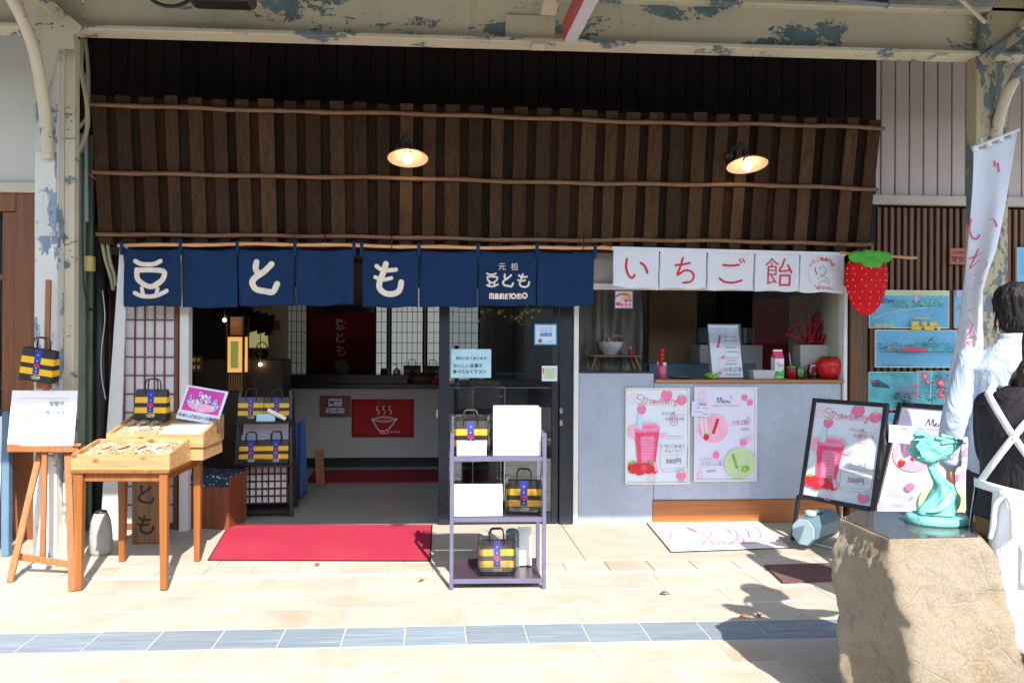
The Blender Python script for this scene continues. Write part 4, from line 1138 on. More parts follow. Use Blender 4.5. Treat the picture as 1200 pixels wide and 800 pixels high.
def tray(name, label, loc, w, d, hf, hb, rz_, side_drop=0):
    t = thing(name, label, 'tray', loc, rz_)
    ob('front_board', MB().bx(-w / 2, w / 2, -d / 2, -d / 2 + .016, 0, hf, 'pine', .003), t)
    ob('back_board', MB().bx(-w / 2, w / 2, d / 2 - .016, d / 2, 0, hb + .012, 'pine', .003), t)
    for sx in (-1, 1):
        x0 = sx * (w / 2) - (.016 if sx > 0 else 0)
        m_ = MB(); poly = [(-d / 2 + .0165, 0), (d / 2 - .0165, 0), (d / 2 - .0165, hb + .012), (-d / 2 + .0165, hf)]
        vs = [(x0, y, z) for y, z in poly] + [(x0 + .016, y, z) for y, z in poly]
        m_.add(vs, [(0, 1, 2, 3), (7, 6, 5, 4), (0, 4, 5, 1), (1, 5, 6, 2), (2, 6, 7, 3), (3, 7, 4, 0)], 'pine'); ob('side_board', m_, t)
    m_ = MB(); m_.add([(-w / 2 + .017, -d / 2 + .017, hf - .03), (w / 2 - .017, -d / 2 + .017, hf - .03), (w / 2 - .017, d / 2 - .017, hb - .018), (-w / 2 + .017, d / 2 - .017, hb - .018)], [(0, 1, 2, 3)], 'pine')
    ob('liner', m_, t, solid=.003)
    return t
def packet_mesh(w, d, h, mat):
    m_ = MB()
    def fn(u, v): return ((u - .5) * w, (v - .5) * d, h * math.sin(math.pi * min(max((u - .04) / .92, 0), 1)) ** .5 * math.sin(math.pi * min(max((v - .12) / .76, 0), 1)) ** .5 + .001)
    m_.grid(fn, 10, 12, mat)
    lb, bn = m_.mat('pack_label'), m_.mat('pack_beans')
    m_.mi = [(lb if (k // 10) > 8 or (k // 10) < 1 else bn) for k in range(len(m_.f))]
    return m_
ORD = ['first from the left', 'second from the left', 'third from the left', 'fourth from the left', 'fifth from the left']
def fill_tray(t, label, cat, group, mesh, cols, rws, w, d, hf, hb, ang, rgs, skip=()):
    tilt = math.atan2(hb - hf + .012, d - .034)
    for j in range(rws):
        for i in range(cols):
            if (i, j) in skip: continue
            x = -w / 2 + w * (i + .5) / cols; v = (j + .5) / rws; y = -d / 2 + .02 + (d - .04) * v
            z = hf - .028 + (hb - hf + .012) * v + .003
            rot = Matrix.Rotation(t.rotation_euler.z, 3, 'Z')
            o = link('sweet_packet', mesh, None, t.location + rot @ Vector((x, y, z)))
            o.rotation_euler = (tilt, rgs.uniform(-.05, .1), t.rotation_euler.z + ang + rgs.uniform(-.12, .12))
            tag(o, label % (['near', 'far'][j], ORD[i]), cat, group)
rgs = random.Random(4)
T1 = tray('front_tray', 'low pine tray at the front of the table filled with clear packets', Vector((TL.x, TL.y - TD / 2 + .155, TH + .001)), .56, .33, .092, .125, rz)
pm = packet_mesh(.078, .15, .024, 'clear_pack').mesh('sweet_packet')
fill_tray(T1, 'clear sweet packet, %s row of the front pine tray, %s', 'sweet packet', 'clear packets in the front tray', pm, 5, 2, .52, .31, .092, .125, -.5, rgs)
T2 = tray('rear_tray', 'raised pine tray behind the front tray, darker on its shaded side', Vector((TL.x + .075, TL.y + .205, TH + .085)), .60, .38, .085, .16, rz - .02)
ob('riser', MB().bx(-.28, .292, -.17, .18, -.084, -.001, 'pine', .003), T2)
pm2 = packet_mesh(.058, .19, .022, 'clear_pack'); me2 = pm2.mesh('sweet_packet')
fill_tray(T2, 'long clear packet, %s row of the rear pine tray, %s', 'sweet packet', 'long packets in the rear tray', me2, 8, 2, .56, .36, .085, .16, -.45, rgs, skip={(i, j) for i in (4, 5, 6, 7) for j in (0, 1)} | {(3, 1)})
# white card lying on the right half of the rear tray
m_ = MB(); m_.box((0, 0, 0), (.26, .22, .004), 'paper', .001)
o = ob('price_sheet', m_, None, T2.location + Vector((.13, -.05, .098)), (R(11.5), 0, rz)); tag(o, 'white sheet lying flat on the right half of the rear tray', 'sheet')
bag(T2.location + Vector((-.13, .10, .145)), -.08, 'striped bag standing on the rear pine tray beside the pink photo card')
# photo card
pc = HP(216, 495, .955)
card = thing('photo_card', 'pink photo card of wrapped sweets leaning on the rear tray', 'card', T2.location + Vector((.16, .07, .13)), -.10)
card.rotation_euler = (R(-24), R(9), -.12)
m_ = MB(); m_.box((0, 0, .118), (.285, .004, .236), 'paper_cool', .001); ob('sheet', m_, card)
pr = Print(0, 0, 300, 245, .285, .236, y=-.0026)
pr.rect(18, 14, 282, 180, 'ink_magenta')
pr.poly([(30, 105), (60, 150), (150, 178), (240, 160), (275, 110), (240, 120), (90, 110)], 'ink_palepink')
rgc = random.Random(2)
for k in range(22):
    cx, cy, a = rgc.uniform(50, 250), rgc.uniform(38, 140), rgc.uniform(-.9, .9)
    w, h = 15, 34; ca, sa = math.cos(a), math.sin(a)
    pr.poly([(cx + x * ca - y * sa, cy + x * sa + y * ca) for x, y in ((-w / 2, -h / 2), (w / 2, -h / 2), (w / 2, h / 2), (-w / 2, h / 2))], 'ink_cyan' if k % 2 else 'paper_cool')
    pr.poly([(cx + x * ca - y * sa, cy + x * sa + y * ca) for x, y in ((-w / 4, -h / 3), (w / 4, -h / 3), (w / 4, h / 3), (-w / 4, h / 3))], 'ink_blue' if k % 3 else 'ink_white')
pr.text('水木しげるロード限定', 150, 226, 27, 'ink', .025); pr.ob('printing', card)

# ================================================================== EASEL with board
YE = G(12, 682).y
fl_, fr_ = G(11.5, 682), G(85, 693)
ez = thing('easel', 'reddish wooden display easel standing before the left pillar', 'easel', (fl_ + fr_) / 2)
Ye = fl_.y + .08
topL, topR = P(45, 527, Ye + .16), P(75, 527, Ye + .13)
def leg(a, b, w, d): ob('leg', MB().beam(a, b, w, d, 'easel_wood', .004, up=(0, 1, 0)), ez, world=True)
leg(fl_ + Vector((0, 0, .002)), topL + Vector((.02, .04, .12)), .038, .022); leg(fr_ + Vector((0, 0, .002)), topR + Vector((-.0, .04, .12)), .042, .022)
bk = G(56, 652); bk = Vector((bk.x, Ye + .62, .002)); leg(bk, P(60, 470, Ye + .24), .036, .024)
mast_b = P(50, 657, Ye + .05)
ob('mast', MB().beam(mast_b, P(57, 328, Ye + .15), .032, .022, 'easel_wood', .004, up=(0, 1, 0)), ez, world=True)
ob('crossbar', MB().beam(P(17, 651, Ye + .018), P(83, 661, Ye + .012), .04, .018, 'easel_wood', .004, up=(0, 1, 0)), ez, world=True)
led = ob('ledge', MB().beam(P(9, 524.5, Ye + .06), P(93, 525, Ye + .06), .05, .022, 'easel_wood', .004), ez, world=True)
ob('clamp', MB().box(P(51.5, 451, Ye + .11), (.075, .05, .05), 'easel_wood', .005), ez, world=True)
ob('peg', MB().tube([P(86, 522, Ye + .05), P(95, 521, Ye + .04)], .011, 'easel_wood', 8), ez, world=True)
X0, Z0, X1, Z1 = rect(10.5, 457, 89, 521.5, Ye + .07)
nb_ = thing('notice_board', 'white printed board with a small pink picture resting on the easel', 'board', ((X0 + X1) / 2, Ye + .045, Z0), -.03)
nb_.rotation_euler = (R(-8), 0, -.03)
w, h = X1 - X0, Z1 - Z0
ob('board', MB().bx(-w / 2, w / 2, 0, .008, 0, h, 'paper', .002), nb_)
pr = Print(45, 225, 358, 485, w, h, y=-.001)
pr.lines(80, 262, 330, 1, 8, 'ink_palepink', 3)
pr.rect(97, 292, 175, 384, 'ink_palepink')
for k in range(14): pr.disc(rgc.uniform(105, 168), rgc.uniform(300, 376), 7, 6, rgc.choice(['ink_cyan', 'ink_white', 'ink_green', 'ink_pink']), 8)
pr.text('豆菓子', 268, 298, 24, 'ink_grey', .02); pr.text('売り切れ', 268, 338, 26, 'ink_blue', .02)
pr.lines(232, 356, 320, 3, 18, 'ink_grey', 3); pr.ob('printing', nb_)
bag(P(46, 446, Ye + .05), 0, 'striped bag hanging tilted from the mast of the easel', (R(6), R(8), -.1))

# things between the table legs
tp = P(174, 540, .02)
X0, _, X1, _ = rect(157, 560, 190, 637, -.12)
bs = thing('wooden_sign', 'upright wooden plank with black brush characters between the table legs', 'sign', (G(173, 637).x, G(173, 637).y, .002), 0)
m_ = MB(); m_.bx(-.105, .105, -.025, .025, 0, .78, 'sign_board_wood', .012); ob('plank', m_, bs)
pr = Print(-105, 0, 105, 780, .21, .78, y=-.0258)
for st, ox0, oy0, cy, k in ((MAME, 190, 190, 225, .72), (TO, 745, 185, 425, .82), (MO, 148, 195, 640, .82)):
    for s, w in st: pr.stroke([((x - ox0) * k, (y - oy0) * k + cy) for x, y in s], 17, 'ink')
pr.ob('character', bs)
sk = G(110, 654); sa_ = thing('weight_sack', 'grey fabric weight with a flat base behind the table leg', 'sack', sk + Vector((0, .1, .004)))
ob('sack', MB().lathe([(.064, 0), (.074, .02), (.072, .12), (.062, .22), (.045, .27), (.022, .285)], 'sack_grey', (0, 0, 0), 16), sa_)
ob('tie', MB().lathe([(.037, .268), (.039, .28), (.033, .292)], 'pipe_black', (0, 0, 0), 14), sa_)
# leaning white board
wb = MB(); a_, b_2, c_2, d_2 = P(140.5, 288, -.24), P(149, 288, -.24), P(138, 634, -.32), P(116, 634, -.32)
wb.add([a_, b_2, c_2, d_2] + [v + Vector((0, .02, 0)) for v in (a_, b_2, c_2, d_2)], [(0, 3, 2, 1), (4, 5, 6, 7), (0, 1, 5, 4), (1, 2, 6, 5), (2, 3, 7, 6), (3, 0, 4, 7)], 'white_trim')
tag(ob('leaning_board', wb, None, world=True), 'tall white tapering board leaning beside the shoji screen', 'board')
# shoji screen in front
X0, Z0, X1, Z1 = rect(146, 352, 209.5, 634, -.06)
ss = thing('shoji_screen', 'tall shoji screen with red brown frame at the left of the doorway', 'screen', ((X0 + X1) / 2, -.06, 0.006))
Z1 = 2.08
ob('paper', MB().bx(X0, X1 - .03, -.052, -.048, .05, Z1, 'shoji_paper'), ss, world=True)
ob('stile', MB().bx(X1 - .035, X1, -.075, -.03, .006, Z1 + .02, 'shoji_wood', .003), ss, world=True)
ob('stile', MB().bx(X0 - .034, X0 - .001, -.075, -.03, .006, Z1 + .02, 'shoji_wood', .003), ss, world=True)
ob('rail', MB().bx(X0, X1 - .0355, -.073, -.03, .006, .05, 'shoji_wood', .003), ss, world=True)
ob('rail', MB().bx(X0, X1 - .0355, -.073, -.03, Z1, Z1 + .02, 'shoji_wood', .003), ss, world=True)
for k in range(1, 5):
    x = X0 + (X1 - .035 - X0) * (k / 5) - .0; ob('muntin', MB().bx(x - .005, x + .005, -.066, -.053, .051, Z1 - .001, 'shoji_wood'), ss, world=True)
zz = .051 + .14
while zz < Z1 - .02: ob('muntin', MB().bx(X0, X1 - .036, -.064, -.054, zz - .005, zz + .005, 'shoji_wood'), ss, world=True); zz += .141
# wooden box with patterned cloth
bc = G(246, 621); bx_t = thing('wooden_box', 'reddish wooden box with a navy dotted cloth on its top', 'box', bc + Vector((0, .17, .004)), R(-12))
ob('box_body', MB().box((0, 0, .20), (.36, .30, .40), 'box_wood', .006), bx_t)
m_ = MB(); m_.box((0, 0, .405), (.375, .315, .012), 'dot_cloth', .003); m_.box((-.0, -.158, .365), (.375, .004, .075), 'dot_cloth', .001); ob('cloth', m_, bx_t)

# black rack at the left of the doorway
fa, fb = G(273, 612), G(339, 604)
YR = .30
kx0, kx1 = P(272, 600, YR).x, P(340, 600, YR).x
rk = thing('ladder_rack', 'black wooden rack with striped bags at the left of the doorway', 'rack', ((kx0 + kx1) / 2, YR + .15, .008), R(4))
rw = kx1 - kx0
for sx in (-1, 1):
    ob('leg', MB().beam((sx * rw / 2, -.17, 0), (sx * (rw / 2 - .03), .0, 1.02), .03, .035, 'black_rack', .004), rk)
    ob('leg', MB().beam((sx * rw / 2, .17, 0), (sx * (rw / 2 - .03), .05, 1.02), .03, .03, 'black_rack', .004), rk)
SH = [P(300, 495, YR).z - .0, P(300, 546, YR).z, P(300, 600, YR).z - .008]
for z in SH: ob('shelf', MB().bx(-rw / 2 + .012, rw / 2 - .012, -.16, .15, z - .02, z, 'black_rack', .003), rk)
zl0, zl1 = SH[2] + .035, SH[1] - .04
lx0, lx1 = -rw / 2 + .05, rw / 2 - .06
lat = ob('lattice_panel', MB().bx(lx0, lx1, .03, .034, zl0, zl1, 'shoji_paper'), rk)
lm = MB()
for k in range(8): x = lx0 + (lx1 - lx0) * k / 7; lm.bx(x - .006, x + .006, .018, .030, zl0, zl1, 'dark_wood')
for k in range(6): z = zl0 + (zl1 - zl0) * k / 5; lm.bx(lx0, lx1, .016, .029, z - .006, z + .006, 'dark_wood')
ob('lattice', lm, lat)
tag(ob('backing_sheet', MB().bx(-rw / 2 + .02, rw / 2 - .06, .08, .09, SH[0] - .22, SH[0] - .022, 'paper_lav'), None, rk.location, (0, 0, R(4))), 'white panel standing behind the bags on the rack\'s middle shelf', 'sheet')
rot4 = Matrix.Rotation(R(4), 3, 'Z')
def on(rk_, p, rot): return rk_.location + rot @ Vector(p)
def wrap_bag(loc, rz, label):
    t = bag(loc, rz, label); m_ = MB(); w, h, d = .222, .225, .10; q_ = random.Random(label)
    def fn(u_, v_):
        a_ = 2 * math.pi * u_; k = max(abs(math.cos(a_)), abs(math.sin(a_))); r_ = 1 + .02 * math.sin(a_ * 9 + v_ * 7) + q_.uniform(-.012, .012)
        return (w / 2 * math.cos(a_) / k * r_, d / 2 * math.sin(a_) / k * r_ * (1 - .42 * v_ ** 1.5), h * v_ + .006 * math.sin(a_ * 7) * (v_ > .9))
    m_.grid(fn, 32, 8, 'clear_film'); ob('clear_wrap', m_, t); return t
bag(on(rk, (-.115, -.02, SH[0]), rot4), R(6), 'striped bag on the left of the black rack\'s top shelf')
bag(on(rk, (.095, -.02, SH[0]), rot4), R(2), 'striped bag on the right of the black rack\'s top shelf, behind a tag')
bag(on(rk, (-.11, -.04, SH[1]), rot4), R(5), 'striped bag on the left of the black rack\'s middle shelf')
bag(on(rk, (.095, -.05, SH[1]), rot4), R(2), 'striped bag on the right of the black rack\'s middle shelf')
m_ = MB(); m_.box((0, 0, .03), (.15, .003, .065), 'paper_sky', .001); tag(ob('price_card', m_, None, on(rk, (.02, -.14, SH[0]), rot4), (R(-15), 0, R(4))), 'pale blue price card leaning on the bags of the black rack', 'card')
m_ = MB(); m_.box((0, 0, .0), (.165, .004, .03), 'paper', .001); tag(ob('price_tag', m_, None, on(rk, (.11, -.15, SH[0] + .06), rot4), (0, R(28), R(4))), 'white tag strip set askew in front of the right bag', 'tag')
# blue coat hanging behind rack
cm = MB()
def cf(u, v): return (-.06 + .13 * u * (1 + .2 * v), .02 * math.sin(u * 14 + v * 2) * (.3 + v), -.66 * v - .06 * math.sin(u * 3))
q = P(343, 488, .55); cm.grid(cf, 16, 10, 'blue_coat'); o = ob('blue_cloth', cm, None, (q.x + .02, .62, q.z), solid=.004); tag(o, 'dark blue cloth hanging behind the right side of the black rack', 'cloth')
m_ = MB(); m_.beam((0, 0, 0), (-.03, .05, .34), .09, .02, 'easel_wood', .006); q = P(360, 562, 1.0); tag(ob('wood_board', m_, None, (q.x + .03, 1.6, .01)), 'small brown wooden board leaning near the white counter', 'board')

# ================================================================== RACK IN FRONT OF THE GLASS DOOR
fa, fb = G(529.5, 690), G(638, 690)
RW = (fb - fa).length; RD = .30
fr = thing('metal_rack', 'violet grey metal shelf rack standing before the glass door', 'rack', (fa + fb) / 2 + Vector((0, RD / 2, 0)), -.02)
ztop = HP(530, 507, 0); zt_ = CZ(530, 507, (fa - CAMP).dot(FW)).z
for sx in (-1, 1):
    for sy in (-1, 1): ob('leg', MB().bx(sx * RW / 2 - .011, sx * RW / 2 + .011, sy * RD / 2 - .011, sy * RD / 2 + .011, .001, zt_, 'rack_metal', .002), fr)
    ob('side_bar', MB().bx(sx * RW / 2 - .008, sx * RW / 2 + .008, -RD / 2 + .0115, RD / 2 - .0115, zt_ - .02, zt_ - .001, 'rack_metal', .002), fr)
zf = (fa - CAMP).dot(FW)
RS = [CZ(580, y, zf).z for y in (535, 606, 678)]
for z in RS:
    s_ = ob('shelf', MB().bx(-RW / 2 + .0112, RW / 2 - .0112, -RD / 2 - .002, RD / 2, z - .014, z - .006, 'rack_tray', .001), fr)
    ob('shelf_lip', MB().bx(-RW / 2 + .0112, RW / 2 - .0112, -RD / 2 - .007, -RD / 2 - .0025, z - .026, z + .002, 'rack_metal', .001), s_)
    ob('shelf_lip', MB().bx(-RW / 2 + .0112, RW / 2 - .0112, RD / 2 + .0005, RD / 2 + .004, z - .02, z + .03, 'rack_tray', .001), s_)
def onr(x, y, z): return fr.location + Matrix.Rotation(-.02, 3, 'Z') @ Vector((x, y, z))
wrap_bag(onr(-.16, .0, RS[0] + .006), .0, 'sunlit striped bag on the metal rack\'s top shelf, behind a blue card')
wrap_bag(onr(.165, -.02, RS[1] + .002), -.12, 'striped bag on the right of the metal rack\'s middle shelf')
wrap_bag(onr(.0, -.04, RS[2] + .002), .0, 'striped bag on the metal rack\'s bottom shelf')
def cardm(name, w, h, loc, rot, mat, label, cat='card', prt=None):
    m_ = MB(); m_.box((0, 0, h / 2), (w, .003, h), mat, .0008)
    o = ob(name, m_, None, loc, rot); tag(o, label, cat)
    if prt:
        pr = Print(0, 0, 100, 100 * h / w, w, h, y=-.0022); prt(pr, 100 * h / w); pr.ob('printing', o)
    return o
cardm('price_card', .175, .085, onr(-.155, -.115, RS[0]), (R(-10), 0, 0), 'ink_cyan', 'pale blue price card at the left front of the metal rack\'s top shelf', 'card', lambda p, h: (p.rect(16, 3, 84, h - 3, 'ink_white'), p.text('500円', 50, h - 14, 22, 'ink_grey')))
cardm('menu_sheet', .285, .285, onr(.115, -.10, RS[0] - .002), (R(-4), 0, -.02), 'paper', 'large white sheet standing on the right of the metal rack\'s top shelf', 'sheet', lambda p, h: (p.lines(14, 20, 60, 4, 12, 'ink_palepink', 1.2), p.stroke([(24, 92), (34, 91)], 1.6, 'ink_pink')))
cardm('menu_sheet', .27, .295, onr(.11, -.085, RS[0] - .002), (R(-4), 0, -.02), 'paper', 'white backing sheet just behind the large sheet on the metal rack', 'sheet')
cardm('menu_sheet', .285, .185, onr(-.115, -.125, RS[1] + .002), (R(-6), 0, 0), 'paper', 'wide white sheet on the left of the metal rack\'s middle shelf', 'sheet')
cardm('menu_sheet', .085, .235, onr(.185, .10, RS[2]), (R(-5), 0, 0), 'paper', 'narrow white sheet at the right rear of the metal rack\'s bottom shelf', 'sheet')
m_ = MB(); w_, h_ = .085, .235
pts = [(-w_ / 2, 0), (w_ / 2, 0), (w_ / 2, h_ - .03)] + [(w_ / 2 - .03 + .03 * math.cos(a), h_ - .03 + .03 * math.sin(a)) for a in (.5, 1.0, 1.57)] + [(-w_ / 2 + .03 + .03 * math.cos(a), h_ - .03 + .03 * math.sin(a)) for a in (1.6, 2.2, 2.8)]
m_.prism(pts, -.004, .004, 'canister'); o = ob('grey_plate', m_, None, onr(.105, .07, RS[2]), (R(-5), 0, 0)); tag(o, 'grey round cornered plate standing behind the bag on the bottom shelf', 'plate')

# ================================================================== NOTICES ON THE GLASS DOOR
def notice(x0, y0, x1, y1, Y, mat, label, name='notice', cat='notice', rot=0, draw=None, t=.0012, lean=0):
    a = P((x0 + x1) / 2, y1, Y); w = (P(x1, y1, Y) - P(x0, y1, Y)).length; h = P((x0 + x1) / 2, y0, Y).z - a.z
    o = link(name, None, None, a, (lean, rot, 0)); tag(o, label, cat)
    m_ = MB(); m_.bx(-w / 2, w / 2, -t, 0, 0, h, mat); ob('sheet', m_, o)
    if draw:
        pr = Print(0, 0, 100, 100 * h / w, w, h, y=-t - .0004); draw(pr, 100 * h / w); pr.ob('printing', o)
    return o
def d1(p, h):
    p.text('店内に試食あります', 50, 26, 8.6, 'ink', .02); p.text('おいしい豆菓子', 42, 45, 10.5, 'ink', .022); p.text('食べてみて下さい', 46, 60, 10.5, 'ink', .022)
notice(528.5, 409, 575.5, 442.5, -.012, 'ink_cyan', 'pale blue notice with three lines of black writing on the glass door', draw=d1)
def d2(p, h):
    p.rect(5, 5, 95, h - 5, 'ink_cyan'); p.rect(8, 8, 92, h - 8, 'paper_cool'); p.lines(20, 18, 82, 2, 11, 'ink_sky', 3); p.text('協賛店', 52, 54, 19, 'ink_sky', .03); p.rect(18, 66, 34, 82, 'ink_grey'); p.lines(55, 78, 84, 1, 5, 'ink_sky', 3)
notice(626, 379.5, 652.5, 404, -.028, 'ink_sky', 'blue bordered notice high on the right of the glass door', draw=d2)
def d3(p, h):
    p.rect(18, 16, 82, h - 16, 'ink_palegreen'); p.rect(5, 16, 14, h * .5, 'ink_rose'); p.rect(86, 20, 95, h - 26, 'ink_cyan')
notice(635, 428.5, 653, 446.5, -.028, 'paper_cool', 'small sticker with a green centre low on the glass door', 'sticker', 'sticker', draw=d3)
def d4(p, h):
    p.rect(5, 5, 95, h - 5, 'ink_white'); p.stroke([(8, 34), (30, 22), (60, 20), (80, 28)], 9, 'ink_rose'); p.disc(80, 32, 12, 12, 'ink_yellow', 10)
    p.disc(20, 72, 14, 12, 'ink_rose', 10); p.text('食事券', 62, 62, 21, 'ink_rose', .03); p.text('取扱店', 62, 86, 21, 'ink_rose', .03); p.lines(42, 32, 76, 1, 5, 'ink_rose', 4)
notice(720, 340, 742, 361.5, .05, 'ink_blue', 'small purple edged voucher sticker in the upper corner of the serving window', 'sticker', 'sticker', draw=d4)

# ================================================================== POSTERS
def berry(p, cx, cy, r, mat='ink_pink', rot=0):
    p.disc(cx, cy, r, r * 1.08, mat, 16, rot); p.poly([(cx - r * .7, cy - r * .85), (cx, cy - r * 1.3), (cx + r * .7, cy - r * .85), (cx, cy - r * .6)], 'ink_palegreen')
def outline_leaf(p, cx, cy, rx, ry, a, mat='ink_palepink'):
    c, s = math.cos(a), math.sin(a)
    for k in (1, .5):
        p.stroke([(cx + (x * c - y * s) * k, cy + (x * s + y * c) * k) for x, y in ((0, -ry), (rx * .9, -ry * .1), (rx * .7, ry * .8), (0, ry), (-rx * .7, ry * .8), (-rx * .9, -ry * .1))], 4, mat, True, True)
SCRIPT = [[(168, 108), (150, 97), (130, 108), (134, 128), (158, 138), (164, 152), (148, 165), (124, 160)], [(183, 112), (178, 140), (177, 156), (187, 160)], [(166, 126), (205, 122)],
          [(196, 160), (198, 142), (200, 136), (216, 137)], [(246, 141), (230, 137), (221, 150), (228, 160), (240, 156), (248, 138), (248, 158), (256, 159)],
          [(259, 138), (263, 158), (275, 142), (282, 159), (294, 136)], [(309, 98), (303, 130), (302, 158), (316, 159), (321, 146), (308, 140)],
          [(330, 150), (346, 147), (342, 137), (331, 146), (336, 159), (352, 157)], [(358, 160), (360, 138), (362, 137), (374, 138)], [(379, 160), (381, 138), (383, 137), (393, 138)],
          [(398, 138), (404, 156), (415, 139)], [(416, 138), (410, 172), (402, 186), (396, 178)]]
MENU = [[(702, 166), (710, 122), (722, 160), (734, 120), (738, 162)], [(746, 155), (757, 150), (753, 143), (745, 152), (752, 163), (764, 158)], [(767, 162), (769, 147), (779, 148), (780, 161)], [(784, 147), (784, 158), (793, 158), (794, 147), (796, 162)]]
def draw_smoothie(p, frame='ink_sky'):
    outline_leaf(p, 92, 128, 34, 44, .3); berry(p, 345, 100, 42); berry(p, 456, 135, 38, 'ink_pink', .3); berry(p, 160, 205, 34)
    for s in SCRIPT: p.stroke(s, 4.5, 'ink_rose')
    p.stroke([(160, 172), (430, 168)], 2, 'ink_rose')
    outline_leaf(p, 395, 275, 30, 46, -.15, 'ink_pink')
    p.text('まるごと苺', 355, 238, 20, 'ink_grey'); p.text('甘さ選べる本格', 402, 278, 20, 'ink_grey')
    p.stroke([(305, 243), (480, 243)], 1.5, 'ink_grey', False); p.stroke([(335, 284), (480, 284)], 1.5, 'ink_grey', False)
    p.disc(95, 365, 34, 50, 'ink_palepink'); p.disc(320, 395, 28, 16, 'ink_palepink', 14, -.3)
    p.poly([(125, 238), (158, 238), (164, 350), (134, 350)], 'ink_cyan')
    p.poly([(106, 330), (294, 326), (262, 600), (132, 600)], 'ink_pink'); p.poly([(112, 372), (288, 368), (262, 600), (132, 600)], 'ink_rose')
    p.poly([(150, 400), (250, 395), (246, 590), (160, 590)], 'ink_pink')
    for k in range(8): p.stroke([(150 + 2 * k, 418 + k * 21), (200, 412 + k * 22), (264 - 3 * k, 420 + k * 20)], 3.5, 'ink_palepink')
    p.disc(200, 330, 94, 28, 'ink_palepink'); p.disc(205, 334, 74, 19, 'ink_pink'); p.poly([(128, 255), (160, 255), (162, 345), (136, 345)], 'ink_cyan')
    p.disc(132, 420, 20, 30, 'ink_rose')
    for cx, cy, rx, ry, a in ((100, 625, 42, 44, .5), (150, 640, 46, 40, -.3), (205, 632, 44, 36, .4), (250, 640, 34, 30, -.2), (120, 615, 30, 28, 0)): p.disc(cx, cy, rx, ry, 'ink_red', 14, a)
    p.disc(175, 626, 24, 22, 'ink_rose'); p.poly([(60, 592), (95, 575), (125, 588), (90, 600)], 'ink_green'); p.poly([(200, 580), (230, 570), (240, 600), (225, 596)], 'ink_green'); p.poly([(244, 570), (265, 600), (290, 640), (262, 655), (248, 610)], 'ink_palepink')
    p.stroke([(340, 398), (465, 398)], 2.5, 'ink_grey', False); p.stroke([(340, 415), (450, 415)], 1.5, 'ink_grey', False)
    p.text('いちごみるく', 393, 480, 31, 'ink_grey', .012); p.text('スムージー', 392, 512, 27, 'ink_grey', .01)
    p.stroke([(310, 530), (450, 528)], 1.5, 'ink_grey', False); p.text('500円', 394, 594, 46, 'ink_grey', .014)
    p.stroke([(296, 440), (296, 630), (312, 640), (312, 655)], 2, 'ink_grey', False); p.stroke([(312, 655), (470, 648), (475, 625), (495, 612), (495, 480)], 2, 'ink_grey', False); p.stroke([(318, 632), (460, 628)], 1.5, 'ink_grey', False)
    berry(p, 452, 684, 34); outline_leaf(p, 232, 700, 32, 40, .2)
def draw_menu(p, cool=True):
    outline_leaf(p, 598, 104, 26, 38, .4); berry(p, 905, 122, 24); berry(p, 945, 158, 24, 'ink_pink', .4)
    for s in MENU: p.stroke(s, 4, 'ink')
    p.stroke([(803, 110), (812, 135)], 4, 'ink_grey'); outline_leaf(p, 845, 132, 26, 40, .2, 'paper')
    p.stroke([(668, 184), (770, 182), (868, 184)], 4, 'ink_pink'); p.stroke([(835, 182), (870, 184)], 8, 'ink_palepink')
    p.disc(675, 345, 110, 106, 'ink_palepink', 28); p.stroke([(588, 270), (602, 400)], 10, 'noren_white'); p.stroke([(620, 262), (628, 410)], 10, 'noren_white')
    for k in range(5): p.disc(706 - 7 * k, 288 + 21 * k, 13, 15, 'ink_red', 10)
    p.disc(624, 408, 20, 26, 'ink_red', 12); p.poly([(610, 388), (624, 380), (640, 390), (624, 396)], 'ink_green')
    p.text('いちご飴', 872, 312, 30, 'ink_grey', .01); p.stroke([(806, 320), (945, 316)], 2, 'ink_rose', False); outline_leaf(p, 932, 286, 18, 26, .3); p.text('500円', 908, 362, 26, 'ink_grey')
    berry(p, 900, 445, 26); outline_leaf(p, 938, 420, 18, 30, .2, 'ink_palepink'); p.disc(698, 540, 24, 26, 'ink_pink', 14, .4)
    p.text('シャイン', 622, 574, 26, 'ink_grey'); p.stroke([(578, 580), (745, 578)], 1.5, 'ink_grey', False); p.text('マスカット飴', 660, 610, 26, 'ink_grey'); p.stroke([(578, 616), (760, 612)], 1.5, 'ink_grey', False); p.text('600円', 662, 666, 28, 'ink_grey')
    p.disc(872, 600, 116, 112, 'ink_palegreen', 28)
    for k in range(6): p.disc(820 + 5 * k, 540 + 17 * k, 12, 11, 'ink_green', 9)
    p.stroke([(848, 625), (868, 684)], 3, 'ink_grey', False); p.disc(908, 640, 34, 24, 'ink_green', 14, -.3); p.disc(902, 646, 20, 12, 'grape_green', 10, -.3)
    outline_leaf(p, 578, 674, 22, 32, .2)
def draw_tag(p):
    p.stroke([(558, 157), (638, 157), (638, 178), (558, 178)], 2.5, 'ink_rose', False, True); p.text('topping', 598, 173, 18, 'ink', .02); p.lines(552, 198, 580, 1, 10, 'ink', 5); p.lines(606, 198, 648, 1, 10, 'ink', 4); p.lines(536, 230, 600, 1, 10, 'ink', 4.5); p.lines(604, 246, 646, 1, 10, 'ink', 4.5)
def poster_sheet(parent, w, h, draw, rectpx, y, mat='paper_cool', hoff=0):
    ob('sheet', MB().bx(-w / 2, w / 2, y, y + .002, hoff, hoff + h, mat), parent)
    pr = Print(*rectpx, w, h, y=y - .0006); draw(pr); pr.ob('printing', parent, (0, 0, hoff))
